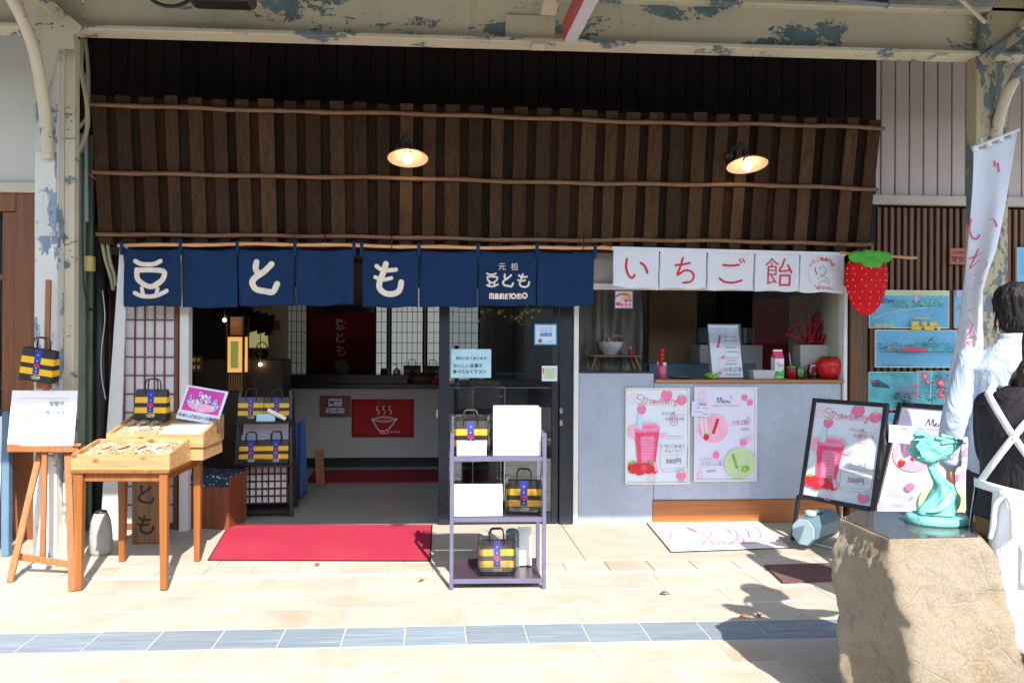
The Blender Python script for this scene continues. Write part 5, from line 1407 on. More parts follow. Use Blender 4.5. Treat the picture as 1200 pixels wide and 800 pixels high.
def wall_poster(x0, y0, x1, y1, label, draw, rectpx, mat):
    Y = -.034; a = P((x0 + x1) / 2, y1, Y); w = (P(x1, y1, Y) - P(x0, y1, Y)).length; h = P((x0 + x1) / 2, y0, Y).z - a.z
    t = thing('framed_poster', label, 'poster', a, 0, 'posters on the grey counter front')
    f = .018
    for sx in (-1, 1): ob('frame_bar', MB().bx(sx * (w / 2 - f / 2) - f / 2, sx * (w / 2 - f / 2) + f / 2, -.018, 0, 0, h, 'white_trim', .004), t)
    ob('frame_bar', MB().bx(-w / 2 + f + .0003, w / 2 - f - .0003, -.0175, 0, 0, f, 'white_trim', .004), t); ob('frame_bar', MB().bx(-w / 2 + f + .0003, w / 2 - f - .0003, -.0175, 0, h - f, h, 'white_trim', .004), t)
    poster_sheet(t, w - 2 * f - .002, h - 2 * f - .002, draw, rectpx, -.008, mat, f + .001); return t
wall_poster(732, 454, 807.5, 567, 'framed strawberry smoothie poster on the grey counter front', draw_smoothie, (57, 65, 498, 730), 'paper_cool')
mp_ = wall_poster(812.5, 453, 886, 563.5, 'framed menu poster with pink and green circles on the counter front', draw_menu, (552, 62, 980, 715), 'paper_lav')
def topping(loc, rot, w, label):
    h = w * 118 / 145; o = link('topping_card', None, None, loc, rot); tag(o, label, 'card'); ob('sheet', MB().bx(-w / 2, w / 2, 0, .0015, 0, h, 'paper_lav'), o)
    pr = Print(515, 148, 662, 268, w, h, y=-.0006); draw_tag(pr); pr.ob('printing', o)
q = P(821, 488, -.056); topping(q, (0, R(2), 0), .150, 'small topping price card taped over the corner of the wall menu poster')

# A-frame poster stands
def a_frame(label, loc, rz_, w, h, lean, draw, rectpx, mat, z0=.36):
    t = thing('poster_stand', label, 'poster stand', loc, rz_, 'black poster stands beside the counter')
    rot = Matrix.Rotation(-lean, 3, 'X')
    def L(x, y, z): return rot @ Vector((x, y, z))
    for sx in (-1, 1):
        ob('leg', MB().beam(L(sx * (w / 2 + .012), .012, 0), L(sx * (w / 2 + .012), .012, z0 + .02), .026, .026, 'black_metal', .003), t)
        top = L(sx * (w / 2 - .06), .03, z0 + h); ob('back_leg', MB().beam((sx * (w / 2 - .04), top.y + .30, .002), top, .022, .022, 'black_metal', .003), t)
    ob('foot_bar', MB().beam(L(-w / 2 - .02, .012, .012), L(w / 2 + .02, .012, .012), .024, .03, 'black_metal', .003), t)
    ob('foot_tape', MB().beam(L(-w / 2 + .02, -.004, .014), L(w / 2 - .04, -.004, .014), .018, .003, 'white_trim', .0), t)
    b = link('poster_board', None, t, L(0, 0, z0)); b.rotation_euler = (-lean, 0, 0)
    f = .032
    bk_ = MB()
    bk_.bx(-w / 2, w / 2, .0, .014, 0, h, 'black_metal', .002); ob('backing', bk_, b)
    fm_ = MB()
    for sx in (-1, 1): fm_.bx(sx * (w / 2 - f / 2) - f / 2, sx * (w / 2 - f / 2) + f / 2, -.016, -.0005, 0, h, 'black_metal', .004)
    fm_.bx(-w / 2 + f, w / 2 - f, -.0155, -.0005, 0, f, 'black_metal', .004); fm_.bx(-w / 2 + f, w / 2 - f, -.0155, -.0005, h - f, h, 'black_metal', .004); ob('frame', fm_, b)
    poster_sheet(b, w - 2 * f, h - 2 * f, draw, rectpx, -.006, mat, f)
    return t, rot
def stand_at(label, pb, psi, lean, w, h, draw, rectpx, mat):
    z0 = pb[2] / math.cos(lean); k = z0 * math.sin(lean)
    return a_frame(label, (pb[0] - math.sin(psi) * k, pb[1] - math.cos(psi) * k, .002), -psi, w, h, lean, draw, rectpx, mat, z0)
t1, _ = stand_at('black poster stand with the strawberry smoothie poster beside the canister', (2.838, -.748, .302), 1.015, .249, .551, .754, draw_smoothie, (57, 65, 498, 730), 'paper_cool')
t2, rot2 = stand_at('black poster stand with the menu poster partly behind the bronze sculpture', (2.849, -1.60, .374), 1.1, .40, .551, .754, draw_menu, (552, 62, 980, 715), 'paper_lav')
q = CZ(1056, 519, 4.20); topping(q, (R(-14), R(2), R(-30)), .125, 'small topping price card clipped to the standing menu poster')
# canister weight
cq = CZ(950, 627, 5.02)
cn = thing('water_canister', 'blue grey octagonal water canister weighing down the poster stand', 'canister', (cq.x + .06, cq.y + .10, .035), R(-52))
oc = [(.085 * math.cos(R(22.5 + 45 * k)) , .105 + .10 * math.sin(R(22.5 + 45 * k))) for k in range(8)]
def octo(k, y0, y1, mat): return MB().prism([(x * k, .105 + (z - .105) * k) for x, z in oc], y0, y1, mat)
ob('tank', octo(1, -.12, .30, 'canister'), cn, bevel=.01); ob('end_panel', octo(.93, -.135, -.1205, 'canister_cap'), cn)
ob('cap', MB().lathe([(.035, 0), (.038, .01), (.038, .03), (.03, .036)], 'canister_cap', (0, -.02, .2), 14), cn); ob('grip', MB().box((0, .12, .215), (.03, .12, .025), 'canister', .006), cn)

# ================================================================== COUNTER ITEMS
YI = .10
def cpos(px, Y=YI): return Vector((P(px, 440, Y).x, Y, SILL + .001))
ppm = 850 / (CZ(880, 440, 1) - CAMP).length / 5.75     # rough pixels per metre at the counter
u = 1 / 146.0
t = thing('drink_cup', 'pink paper cup with red toy strawberries at the left of the counter', 'cup', cpos(775.5))
ob('cup', MB().lathe([(.030, 0), (.034, .05), (.040, .10), (.041, .103)], 'cup_pink', (0, 0, 0), 18), t); ob('label', MB().lathe([(.014, -.0385), (.014, -.0395), (.008, -.04)], 'ink_white', (.008, 0, .065), 12, 'y'), t)
for k, (dx, dz_) in enumerate(((-.004, .12), (.002, .155), (-.002, .19), (.001, .222))): ob('strawberry', MB().lathe([(.004, -.02), (.014, -.012), (.022, .006), (.016, .018), (.004, .022)], 'berry_red', (dx, 0, dz_), 10), t)
ob('bead', MB().ball((.012, -.03, .118), .016, 'ink_white', 10, 6), t); ob('straw', MB().tube([(-.025, 0, .06), (-.036, .0, .14)], .004, 'brace_white', 6), t)
t = thing('serving_tray', 'flat dark tray lying on the counter beside the pink cup', 'tray', cpos(798))
ob('tray', MB().lathe([(.06, 0), (.085, .004), (.095, .014), (.09, .016), (.08, .008)], 'pipe_black', (0, 0, 0), 24), t); ob('plate', MB().lathe([(.05, .009), (.07, .013), (.072, .016), (.05, .012)], 'ceramic', (0, 0, 0), 20), t)
t = thing('grape_ornament', 'bunch of green toy grapes lying at the foot of the menu board', 'grapes', cpos(836, .02))
rgg = random.Random(8)
for k in range(22): ob('grape', MB().ball((-.02 + rgg.uniform(-.035, .05), rgg.uniform(-.02, .02), .012 + rgg.uniform(0, .03)), .013, 'grape_green', 8, 6), t)
for k in range(4): ob('leaf', MB().ball((-.05 + rgg.uniform(-.015, .015), rgg.uniform(-.02, .01), .03 + rgg.uniform(-.01, .015)), .026, 'leafy', 8, 5, (1, .5, .6)), t)
# menu board
a = cpos(852, .08); hm = P(852, 380, .1).z - a.z; wm = .275
t = thing('counter_menu', 'white handwritten menu sheet leaning on a dark board on the counter', 'menu', a); t.rotation_euler = (R(-8), 0, 0)
ob('backing', MB().bx(-wm / 2 - .004, wm / 2 + .004, .004, .012, 0, hm + .012, 'rack_tray', .002), t)
m_ = MB(); m_.add([(-wm / 2 + .02, 0.002, .012), (wm / 2, .002, .012), (wm / 2 - .02, .002, hm), (-wm / 2, .002, hm)], [(0, 1, 2, 3)], 'paper_cool'); ob('sheet', m_, t)
pr = Print(100, 285, 405, 670, wm, hm, y=.0012)
for k in range(4): pr.disc(205 - 7 * k, 372 + 22 * k, 12, 14, 'ink_rose', 9)
pr.lines(240, 372, 360, 2, 26, 'ink_grey', 5); pr.stroke([(245, 425), (372, 425), (372, 520), (245, 520)], 2, 'ink_grey', False, True); pr.lines(260, 448, 360, 2, 30, 'ink_grey', 6)
pr.disc(222, 518, 16, 12, 'ink_pink', 10, -.4); pr.lines(260, 540, 340, 1, 20, 'ink_grey', 5); pr.lines(240, 565, 350, 1, 20, 'ink_grey', 6); pr.text('いちご飴', 305, 615, 32, 'ink_grey', .02); pr.lines(240, 640, 380, 1, 20, 'ink_grey', 6)
pr.stroke([(185, 560), (175, 585), (190, 610), (210, 600)], 4, 'ink_palepink'); pr.disc(186, 630, 18, 12, 'ink_pink', 10); pr.stroke([(170, 540), (182, 520), (200, 530)], 4, 'ink_palepink')
pr.ob('printing', t)
q = P(851, 402, .03); ac = MB(); ac.bx(-.235, .235, 0, .003, 0, .125, 'acrylic'); tag(ob('acrylic_strip', ac, None, q), 'clear plastic strip fixed across the counter menu sheet', 'strip')
t = thing('white_box', 'low white box on the counter beside the menu sheet', 'box', cpos(892))
ob('box', MB().box((0, 0, .036), (.185, .12, .072), 'ceramic', .004, None, .93), t)
t = thing('milk_carton', 'milk carton with green hills and red gable on the counter', 'carton', cpos(911)); t.rotation_euler = (0, 0, .05)
cw = .078
ob('carton_body', MB().bx(-cw / 2, cw / 2, -.035, .035, 0, .175, 'ink_white', .002), t)
m_ = MB(); m_.add([(-cw / 2, -.035, .175), (cw / 2, -.035, .175), (cw / 2, .035, .175), (-cw / 2, .035, .175), (-cw / 2, 0, .225), (cw / 2, 0, .225)], [(0, 1, 5, 4), (2, 3, 4, 5), (0, 4, 3), (1, 2, 5)], 'ink_rose'); m_.bx(-cw / 2, cw / 2, -.003, .003, .225, .24, 'ink_white'); ob('gable', m_, t)
pr = Print(0, 0, 78, 175, cw, .175, y=-.0358); pr.poly([(0, 175), (0, 118), (20, 108), (45, 120), (60, 104), (78, 98), (78, 175)], 'carton_green'); pr.poly([(0, 118), (20, 108), (30, 128), (10, 140)], 'leafy'); pr.rect(0, 0, 78, 8, 'ink_rose'); pr.disc(22, 48, 10, 8, 'ink_sky', 8); pr.text('牛乳', 50, 76, 24, 'ink_rose', .04); pr.rect(0, 84, 78, 96, 'ink_cyan'); pr.rect(8, 155, 68, 162, 'ink_white'); pr.ob('printing', t)
t = thing('straw_cup', 'small red cup with a white badge and straw on the counter', 'cup', cpos(927)); 
ob('cup', MB().lathe([(.030, 0), (.038, .05), (.036, .09), (.02, .11), (.012, .112)], 'berry_dark', (0, 0, 0), 18), t); ob('badge', MB().lathe([(.018, -.039), (.018, -.041), (.01, -.042)], 'ink_white', (.004, 0, .045), 14, 'y'), t)
ob('straw', MB().tube([(0, 0, .1), (-.012, .01, .215)], .004, 'brace_white', 6), t); ob('leaf_rim', MB().lathe([(.036, .088), (.043, .096), (.03, .106)], 'leafy', (0, 0, 0), 9), t)
def jar(px, label, fill, lid, r, h):
    t = thing('candy_jar', label, 'jar', cpos(px)); ob('glass', MB().lathe([(r, 0), (r * 1.05, h * .5), (r * .9, h), (r * .88, h + .004)], 'acrylic', (0, 0, 0), 16), t)
    fm_ = MB()
    for k in range(26): a_ = rgg.uniform(0, 6.3); q_ = r * .66 * math.sqrt(rgg.random()); fm_.ball((q_ * math.cos(a_), q_ * math.sin(a_), .014 + (h - .024) * rgg.random()), .014, fill, 7, 5)
    ob('candies', fm_, t)
    if lid: ob('rim', MB().lathe([(r * .95, h), (r * .98, h + .012), (r * .7, h + .014)], lid, (0, 0, 0), 16), t)
jar(937.5, 'squat jar of green candies on the counter', 'grape_green', 'leafy', .034, .085); jar(952, 'jar of red candies beside the big strawberry ornament', 'berry_red', None, .042, .115)
t = thing('strawberry_ornament', 'large glossy red strawberry ornament at the right end of the counter', 'ornament', cpos(971, .08))
ob('fruit', MB().lathe([(.03, 0), (.07, .012), (.098, .06), (.108, .115), (.098, .155), (.06, .178), (.02, .182)], 'berry_red', (0, 0, 0), 24), t)
lf = MB()
for k in range(7):
    a_ = k * .9; d_ = Vector((math.cos(a_), math.sin(a_), 0)); n_ = Vector((-d_.y, d_.x, 0)); lf.add([n_ * .012 + Vector((0, 0, .184)), -n_ * .012 + Vector((0, 0, .184)), d_ * .05 - n_ * .014 + Vector((0, 0, .188)), d_ * .085 + Vector((0, 0, .170)), d_ * .05 + n_ * .014 + Vector((0, 0, .188))], [(0, 1, 2, 3, 4)], 'leafy')
ob('leaf_crown', lf, t); ob('stalk', MB().tube([(0, 0, .18), (.005, 0, .2)], .007, 'leafy', 6), t)
a = cpos(952, .27); t = thing('planter_box', 'off white box holding red berry skewers at the right of the window', 'planter', a)
ob('box', MB().box((0, 0, .14), (.29, .14, .28), 'fridge', .004, None, .92), t)
bq = thing('skewer_bouquet', 'dark red strawberry skewers fanned out above the off white box', 'skewers', a + Vector((0, 0, .26)))
for k, an in enumerate((-62, -48, -30, -16, 2, 8, 24, 38, 52)):
    d_ = Vector((math.sin(R(an)), rgg.uniform(-.25, .1), math.cos(R(an)))).normalized(); o_ = Vector((an / 62 * .07, rgg.uniform(-.03, .03), .02)); s_ = MB()
    L_ = .20 if abs(an) > 40 else .25 - rgg.uniform(0, .03)
    for j in range(9):
        f = .03 + (L_ - .03) * j / 8
        for q_ in range(3): s_.ball(o_ + d_ * f + Vector((rgg.uniform(-.012, .012), rgg.uniform(-.012, .012), rgg.uniform(-.006, .006))), .016, 'berry_dark', 7, 5)
    ob('skewer', s_, bq)
# things behind the left pane
a = Vector((P(716, 437, .42).x, .42, Zp + .014)); t = thing('small_table', 'small wooden folding table behind the left window pane', 'table', a)
tw, th = .47, P(716, 416, .42).z - a.z
ob('top', MB().bx(-tw / 2 + .03, tw / 2, -.1, .1, th - .014, th, 'sill_wood', .003), t)
for sx in (-1, 1):
    for sy in (-1, 1): ob('leg', MB().beam((sx * tw / 2 * .9 + .02, sy * .08, 0), (sx * tw / 2 * .72 + .02, sy * .08, th - .0145), .02, .014, 'sill_wood', .002), t)
t = thing('white_bowl', 'white bowl of small red and yellow fruits on the folding table', 'bowl', a + Vector((-.01, 0, th + .001)))
ob('bowl', MB().lathe([(.05, 0), (.058, .01), (.09, .055), (.118, .115), (.113, .115), (.085, .058)], 'ceramic', (0, 0, 0), 24), t)
for k in range(14): ob('fruit', MB().ball((rgg.uniform(-.08, .08), rgg.uniform(-.06, .06), .112 + rgg.uniform(0, .02)), .016, rgg.choice(['berry_red', 'berry_red', 'ink_yellow', 'ceramic']), 8, 6), t)
t = thing('syrup_bottle', 'small red bottle with a pump on the folding table', 'bottle', a + Vector((.165, -.02, th + .001)))
ob('bottle', MB().lathe([(.02, 0), (.024, .01), (.024, .035), (.01, .05)], 'berry_red', (0, 0, 0), 14), t); ob('neck', MB().lathe([(.009, .049), (.008, .075), (.004, .078)], 'ceramic', (0, 0, 0), 10), t)
# fridge behind
X0, Z0, X1, Z1 = rect(820, 404, 894, 446, .75); fg = MB().bx(X0, X1, .75, 1.2, .3, Z1, 'fridge', .006)
tag(ob('freezer', fg, None, world=True), 'pale yellow freezer standing inside behind the counter menu', 'freezer')
X0, Z0, X1, Z1 = rect(848, 335, 884, 404, 1.3); tag(ob('shop_shelf', MB().bx(X0, X1, 1.3, 1.5, .3, Z1, 'alu_dark', .004), None, world=True), 'dark tall cabinet at the back of the serving room', 'cabinet')
X0, Z0, X1, Z1 = rect(882, 350, 935, 440, .9); tag(ob('red_poster', MB().bx(X0, X1, .88, .90, Z0, Z1, 'banner_red'), None, world=True), 'dull red panel seen behind the right window pane', 'panel')

# ================================================================== STRAWBERRY SIGN
t = thing('strawberry_sign', 'big red plush strawberry with green leaves hanging beside the white noren', 'ornament', P(1015, 335, -.36))
prof = [(-33, .02), (-31.5, .26), (-28, .46), (-22, .64), (-12, .82), (0, .95), (11, 1.0), (20, .96), (27, .84), (32, .58), (34, .2)]
k_ = .0068
m_ = MB(); m_.lathe([(max(.004, w_ * .168), -.33 * 0 + z_ * k_) for z_, w_ in prof], 'strawberry_plush', (0, 0, 0), 28, sy=.42)
ob('fruit', m_, t)
sd = MB()
for row in range(9):
    z_ = -27 + row * 6.6
    for i in range(len(prof) - 1):
        if prof[i][0] <= z_ <= prof[i + 1][0]: f = (z_ - prof[i][0]) / (prof[i + 1][0] - prof[i][0]); w_ = prof[i][1] * (1 - f) + prof[i + 1][1] * f
    nn = max(2, int(w_ * 7)) + row % 2
    for j in range(nn):
        a_ = math.pi * (j + .5) / nn; sd.ball((w_ * .168 * math.cos(a_), -w_ * .168 * .42 * math.sin(a_), z_ * k_), .0055, 'seed', 6, 4, (.6, .5, 1))
ob('seeds', sd, t)
for cx, cz, rx, rz_ in ((-.10, .215, .075, .045), (.10, .215, .07, .045), (.01, .175, .085, .05), (-.02, .24, .06, .03), (.05, .235, .05, .03)):
    lf = MB(); lf.ball((cx, -.055, cz), 1, 'leaf_green', 14, 8, (rx, .022, rz_)); ob('leaf', lf, t)
ob('hanger', MB().tube([(0, -.02, .24), (0, .04, .275)], .004, 'leaf_green', 6), t)
tr = thing('bamboo_rod', 'thin bamboo rod sticking out to the right above the strawberry sign', 'rod', P(1030, 299, -.3))
bamboo_pole('rod', [P(985, 296, -.33), P(1074, 302, -.33)], .011, 'bamboo_light', tr, 3, .2)

# ================================================================== PICTURES ON THE SLATS
def picture(x0, y0, x1, y1, label, draw, mat):
    Y = -.012; a = P((x0 + x1) / 2, y1, Y); w = (P(x1, y1, Y) - P(x0, y1, Y)).length; h = P((x0 + x1) / 2, y0, Y).z - a.z
    t = thing('picture_panel', label, 'picture', a, 0, 'blue pictures on the slatted wall')
    ob('board', MB().bx(-w / 2, w / 2, 0, .018, 0, h, 'ink_white', .001), t)
    pr = Print(0, 0, 100, 100 * h / w, w, h, y=-.0006); pr.rect(.8, .8, 99.2, 100 * h / w - .8, mat); draw(pr, 100 * h / w); pr.ob('printing', t)
rgp = random.Random(21)
def ridge(p, x0, x1, base, amp, mat, seed, n=14):
    r_ = random.Random(seed); top = [(x0 + (x1 - x0) * k / n, base - amp * (.35 + .65 * r_.random()) * math.sin(math.pi * (k + .3) / (n + .6)) ** .6) for k in range(n + 1)]
    p.poly([(x0, base)] + top + [(x1, base)], mat)
def specks(p, x0, y0, x1, y1, n, mat, seed, s=1.4):
    r_ = random.Random(seed)
    for k in range(n):
        x, y, a_ = r_.uniform(x0, x1), r_.uniform(y0, y1), r_.uniform(-.6, .6); l = r_.uniform(1, 3.4) * s
        p.stroke([(x, y), (x + l * math.cos(a_), y + l * math.sin(a_))], .55 * s, mat, False, False, False)
def g1(p, h):
    p.rect(.8, .8, 99.2, h * .14, 'ink_palegreen'); ridge(p, 10, 34, h * .36, 10, 'ink_blue', 1, 6); ridge(p, 20, 60, h * .45, 12, 'pic_teal', 2); ridge(p, 46, 92, h * .42, 13, 'pic_teal', 3)
    p.rect(57, h * .1, 60, h * .3, 'ink_palepink'); specks(p, 18, h * .22, 92, h * .46, 60, 'pic_dark', 5, .9); specks(p, 15, h * .2, 90, h * .42, 40, 'ink_palegreen', 6, 1.1)
    p.stroke([(2, h * .75), (20, h * .62), (45, h * .52), (70, h * .46)], .9, 'ink_palegreen'); p.lines(55, h * .74, 72, 1, 5, 'ink_yellow', 2); p.lines(50, h * .88, 86, 2, 5, 'ink_yellow', 4.5); p.lines(5, h * .93, 30, 1, 4, 'ink_yellow', 3)
def g2(p, h):
    ridge(p, 2, 60, h * .56, 14, 'pic_teal', 7); ridge(p, 40, 99, h * .56, 20, 'pic_teal', 8, 18); specks(p, 2, h * .36, 99, h * .58, 150, 'pic_dark', 9, .9); specks(p, 56, h * .18, 72, h * .4, 24, 'pic_dark', 10, 1.0)
    p.poly([(28, h * .58), (30, h * .5), (44, h * .46), (60, h * .52), (60, h * .58)], 'ink_rose'); specks(p, 10, h * .4, 50, h * .56, 26, 'ink_rose', 12, 1.1); p.stroke([(.9, h * .585), (99, h * .585)], .8, 'pic_dark', False); p.stroke([(86, h * .85), (94, h * .82)], .9, 'pic_dark', False); p.lines(3, h * .93, 40, 1, 4, 'ink_grey', 1.2)
def g3(p, h):
    p.poly([(3, h * .24), (18, h * .2), (40, h * .36), (44, h * .44), (8, h * .4)], 'pic_dark'); p.stroke([(6, h * .26), (20, h * .26)], 2, 'ink_rose')
    for k in range(5):
        specks(p, 48 + 4 * k, h * .55, 70 + 6 * k, h * .98, 30, 'pic_dark', 30 + k, 2.0); specks(p, 50 + 4 * k, h * .3, 98, h * .7, 10, 'ink_rose', 40 + k, 2.2)
def g4(p, h):
    p.stroke([(30, 1), (26, h)], 1.2, 'ink_white', False); p.stroke([(55, h * .3), (60, h)], 1.2, 'ink_white', False)
    for x, y, r_ in ((14, .14, 7), (50, .34, 11), (52, .62, 9), (84, .46, 12), (20, .3, 5)): p.disc(x, h * y, r_, r_ * 1.1, 'ink_rose', 12); p.disc(x + 1, h * y, r_ * .55, r_ * .6, 'ink_palepink', 10)
    for k in range(4): specks(p, 4, h * .1, 96, h * .98, 26, 'pic_dark', 60 + k, 2.4)
def g5(p, h): ridge(p, 1, 70, h * .5, 22, 'pic_teal', 13); specks(p, 2, h * .3, 98, h * .6, 40, 'pic_dark', 14, 2); p.rect(1, 1, 99, h * .2, 'pic_mauve')
def g6(p, h): specks(p, 4, h * .1, 96, h * .8, 50, 'pic_teal', 15, 3); p.disc(50, h * .5, 16, 18, 'pic_mauve', 12)
picture(1018.5, 340, 1112.5, 384.5, 'blue landscape picture with yellow lettering, topmost on the slats', g1, 'pic_blue')
picture(1026, 386.5, 1121, 430.5, 'light blue harbour picture with a red boat, middle of the slats', g2, 'pic_blue')
picture(1018, 435.5, 1075, 480, 'teal picture of dark branches low on the slats', g3, 'pic_teal')
picture(1076, 434.5, 1128, 478, 'teal picture with round red blooms low on the slats', g4, 'pic_teal')
picture(1119, 340, 1146, 384.5, 'mauve and blue picture half hidden by the tall banner', g5, 'pic_blue')
picture(1018, 484, 1064, 520, 'pale blue picture lowest on the slats behind the stands', g6, 'pic_blue')
picture(1192, 290, 1228, 333, 'cyan bordered picture at the far right edge beyond the pillar', g6, 'pic_blue')
def dpl(p, h): p.text('マツヱ', 50, h * .84, 30, 'ink', .05); p.lines(14, h * .28, 86, 1, 5, 'ink', 6)
notice(1112, 291, 1138, 310, .0, 'plaque_red', 'small reddish plaque with black lettering on the slatted wall', 'plaque', 'plaque', 0, dpl, .012)

# ================================================================== MATS ON THE PAVEMENT
def mat_on(px, label, mat, border, name='door_mat', z=.008):
    pts = [G(x, y) for x, y in px]; c = sum(pts, Vector()) / 4
    t = thing(name, label, 'mat', c)
    m_ = MB(); q = [p - c for p in pts]; n = len(q)
    def slab(k, z0, z1, mt):
        s = MB(); v = [Vector((p.x * k[0], p.y * k[1], z0)) for p in q] + [Vector((p.x * k[0], p.y * k[1], z1)) for p in q]
        s.add(v, [(0, 1, 2, 3), (7, 6, 5, 4)] + [(i, (i + 1) % 4, (i + 1) % 4 + 4, i + 4) for i in range(4)], mt); return s
    ob('rubber_edge' if border else 'base', slab((1, 1), z - .003, z + .001, border or mat), t); o = ob('pile', slab((.985, .965), z, z + .006, mat), t)
    return t, o, q
mat_on([(243, 657.5), (505, 658.5), (507, 616), (268, 615.5)], 'red door mat with black edge before the open doorway', 'mat_red', 'rubber')
t, o, q = mat_on([(786, 648), (927, 643), (886, 609.5), (757, 613)], 'white mat with faint line drawing before the grey counter', 'mat_white', 'rubber')
ms_ = Print(0, 0, 1, 1, 1, 1)
lw = MB()
LWK = 2.1
def on_mat(path, w, mt):
    # path in photo pixels, laid flat on the mat
    pp = [G(x, y) - t.location for x, y in path]; pp = [Vector(a_) for a_ in smooth_path([tuple(v) for v in pp], 4)]
    vs = []
    for i, p in enumerate(pp):
        d_ = pp[min(i + 1, len(pp) - 1)] - pp[max(i - 1, 0)]; n_ = Vector((-d_.y, d_.x, 0)).normalized() * w * LWK / 2; vs += [p + n_ + Vector((0, 0, .0148)), p - n_ + Vector((0, 0, .0148))]
    lw.add(vs, [(2 * i, 2 * i + 1, 2 * i + 3, 2 * i + 2) for i in range(len(pp) - 1)], mt)
on_mat([(805, 620), (816, 625)], .015, 'ink_rose'); on_mat([(816, 625), (830, 631)], .008, 'ink_grey')
for s in ([(824, 619), (834, 627), (829, 634), (846, 632)], [(846, 618), (860, 622), (864, 634), (852, 638)], [(836, 617), (850, 620), (858, 628)], [(866, 628), (872, 636), (864, 640)]): on_mat(s, .007, 'ink_pink')
on_mat([(822, 640), (830, 635), (838, 641), (846, 636), (852, 641), (860, 637), (872, 639), (886, 638)], .009, 'ink_pink')
on_mat([(788, 624), (786, 632), (800, 640)], .006, 'ink_pink')
on_mat([(800, 613), (830, 612.5), (858, 613), (880, 615)], .006, 'ink_pink'); on_mat([(884, 618), (892, 628), (886, 637)], .006, 'ink_pink')
for s in ([(832, 620), (842, 617), (856, 618), (866, 622)], [(838, 624), (846, 626), (856, 624)], [(868, 618), (876, 624), (878, 632)]): on_mat(s, .006, 'ink_grey')
ob('line_drawing', lw, t)
mat_on([(917, 684), (985, 681), (976, 661), (895, 663.5)], 'small maroon brown mat on the pavement left of the rough stone', 'mat_maroon', None)
# ================================================================== INSIDE THE SHOP
def hang(px0, px1, py0, py1, Y, mat, name, label, cat, draw, rectpx=None, wob=.01):
    a = P((px0 + px1) / 2, py1, Y); w = (P(px1, py1, Y) - P(px0, py1, Y)).length; h = P((px0 + px1) / 2, py0, Y).z - a.z
    t = thing(name, label, cat, a)
    sf = lambda X, Z: wob * math.sin(X * 13 + Z * 1.5) * (1.2 - Z / h) + .4 * wob * math.sin(X * 37)
    m_ = MB(); m_.grid(lambda u_, v_: ((u_ - .5) * w, sf((u_ - .5) * w, v_ * h), v_ * h), 14, 8, mat); o = ob('cloth', m_, t, solid=.002)
    pr = Print(0, 0, 100, 100 * h / w, w, h, surf=sf, y=-.003); draw(pr, 100 * h / w); pr.ob('printing', t); return t
def db(p, h):
    def ch(st, ox0, oy0, cx, cy, k, w):
        for s, _ in st: p.stroke([((x - ox0) * k + cx, (y - oy0) * k + cy) for x, y in s], w, 'noren_ink')
    ch(MAME, 190, 190, 49, h * .17, .088, 2.0); ch(TO, 745, 185, 49, h * .37, .09, 2.2); ch(MO, 148, 195, 50, h * .56, .095, 2.0); p.disc(52, h * .80, 11, 11, 'plaster_int', 18)
hang(359, 440, 366, 446, 3.9, 'banner_red', 'red_banner', 'dark red banner with vertical characters hanging at the back of the shop', 'banner', db)
def dc(p, h):
    p.stroke([(33, h * .52), (42, h * .78), (50, h * .84), (60, h * .78), (72, h * .52)], 2.2, 'noren_ink'); p.stroke([(32, h * .53), (52, h * .60), (73, h * .53)], 1.8, 'noren_ink'); p.stroke([(32, h * .53), (52, h * .46), (73, h * .53)], 1.8, 'noren_ink')
    p.stroke([(46, h * .84), (47, h * .89), (58, h * .89), (58, h * .83)], 1.8, 'noren_ink'); p.disc(52, h * .53, 12, 3.4, 'ink_rose', 14); p.lines(62, h * .86, 78, 1, 4, 'noren_ink', 1.8)
    for a_ in (42, 52, 62): p.stroke([(a_, h * .40), (a_ + 2, h * .33), (a_ - 2, h * .26), (a_, h * .18)], 1.8, 'noren_ink')
hang(412, 485, 467.5, 512, YC - .012, 'cloth_red', 'red_cloth', 'bright red cloth with a steaming bowl drawing on the white counter front', 'cloth', dc, None, .004)
def ds(p, h):
    p.rect(28, h * .14, 72, h * .50, 'ink_white'); p.text('試食', 50, h * .45, 19, 'ink', .04); p.rect(20, h * .58, 80, h * .82, 'paper_cool'); p.text('コーナー', 50, h * .78, 14, 'ink', .04)
notice(375, 463.5, 411, 488, YC - .02, 'box_wood', 'brown wooden board with two white tasting labels on the counter front', 'tasting_sign', 'sign', 0, ds, .012)
def cpt(px, Y): return Vector((P(px, 440, Y).x, Y, CT + .001))
bag(cpt(483, YC + .3), 0, 'striped bag on the left end of the row on the dark sales counter'); bag(cpt(507, YC + .32), 0, 'striped bag on the sales counter next to the door stile')
t = thing('dispenser_bottle', 'clear pump bottle standing on a white box on the sales counter', 'bottle', cpt(465, YC + .1) + Vector((0, 0, .075)))
ob('bottle', MB().lathe([(.04, 0), (.045, .01), (.045, .07), (.02, .09), (.015, .10)], 'ceramic', (0, 0, 0), 14), t); ob('pump', MB().tube([(0, 0, .1), (0, 0, .14), (-.04, 0, .14)], .008, 'paper', 6), t)
tag(ob('white_box', MB().bx(-.075, .075, -.05, .05, 0, .072, 'paper', .004), None, cpt(465, YC + .1)), 'small white carton under the pump bottle on the sales counter', 'box')
t = thing('steel_can', 'dark cylindrical tin with a bright highlight on the sales counter', 'tin', cpt(450, YC + .2)); ob('can', MB().lathe([(.04, 0), (.042, .14), (.036, .15)], 'alu_dark', (0, 0, 0), 16), t); ob('lid', MB().lathe([(.038, .15), (.038, .165), (.02, .17)], 'chrome', (0, 0, 0), 16), t)
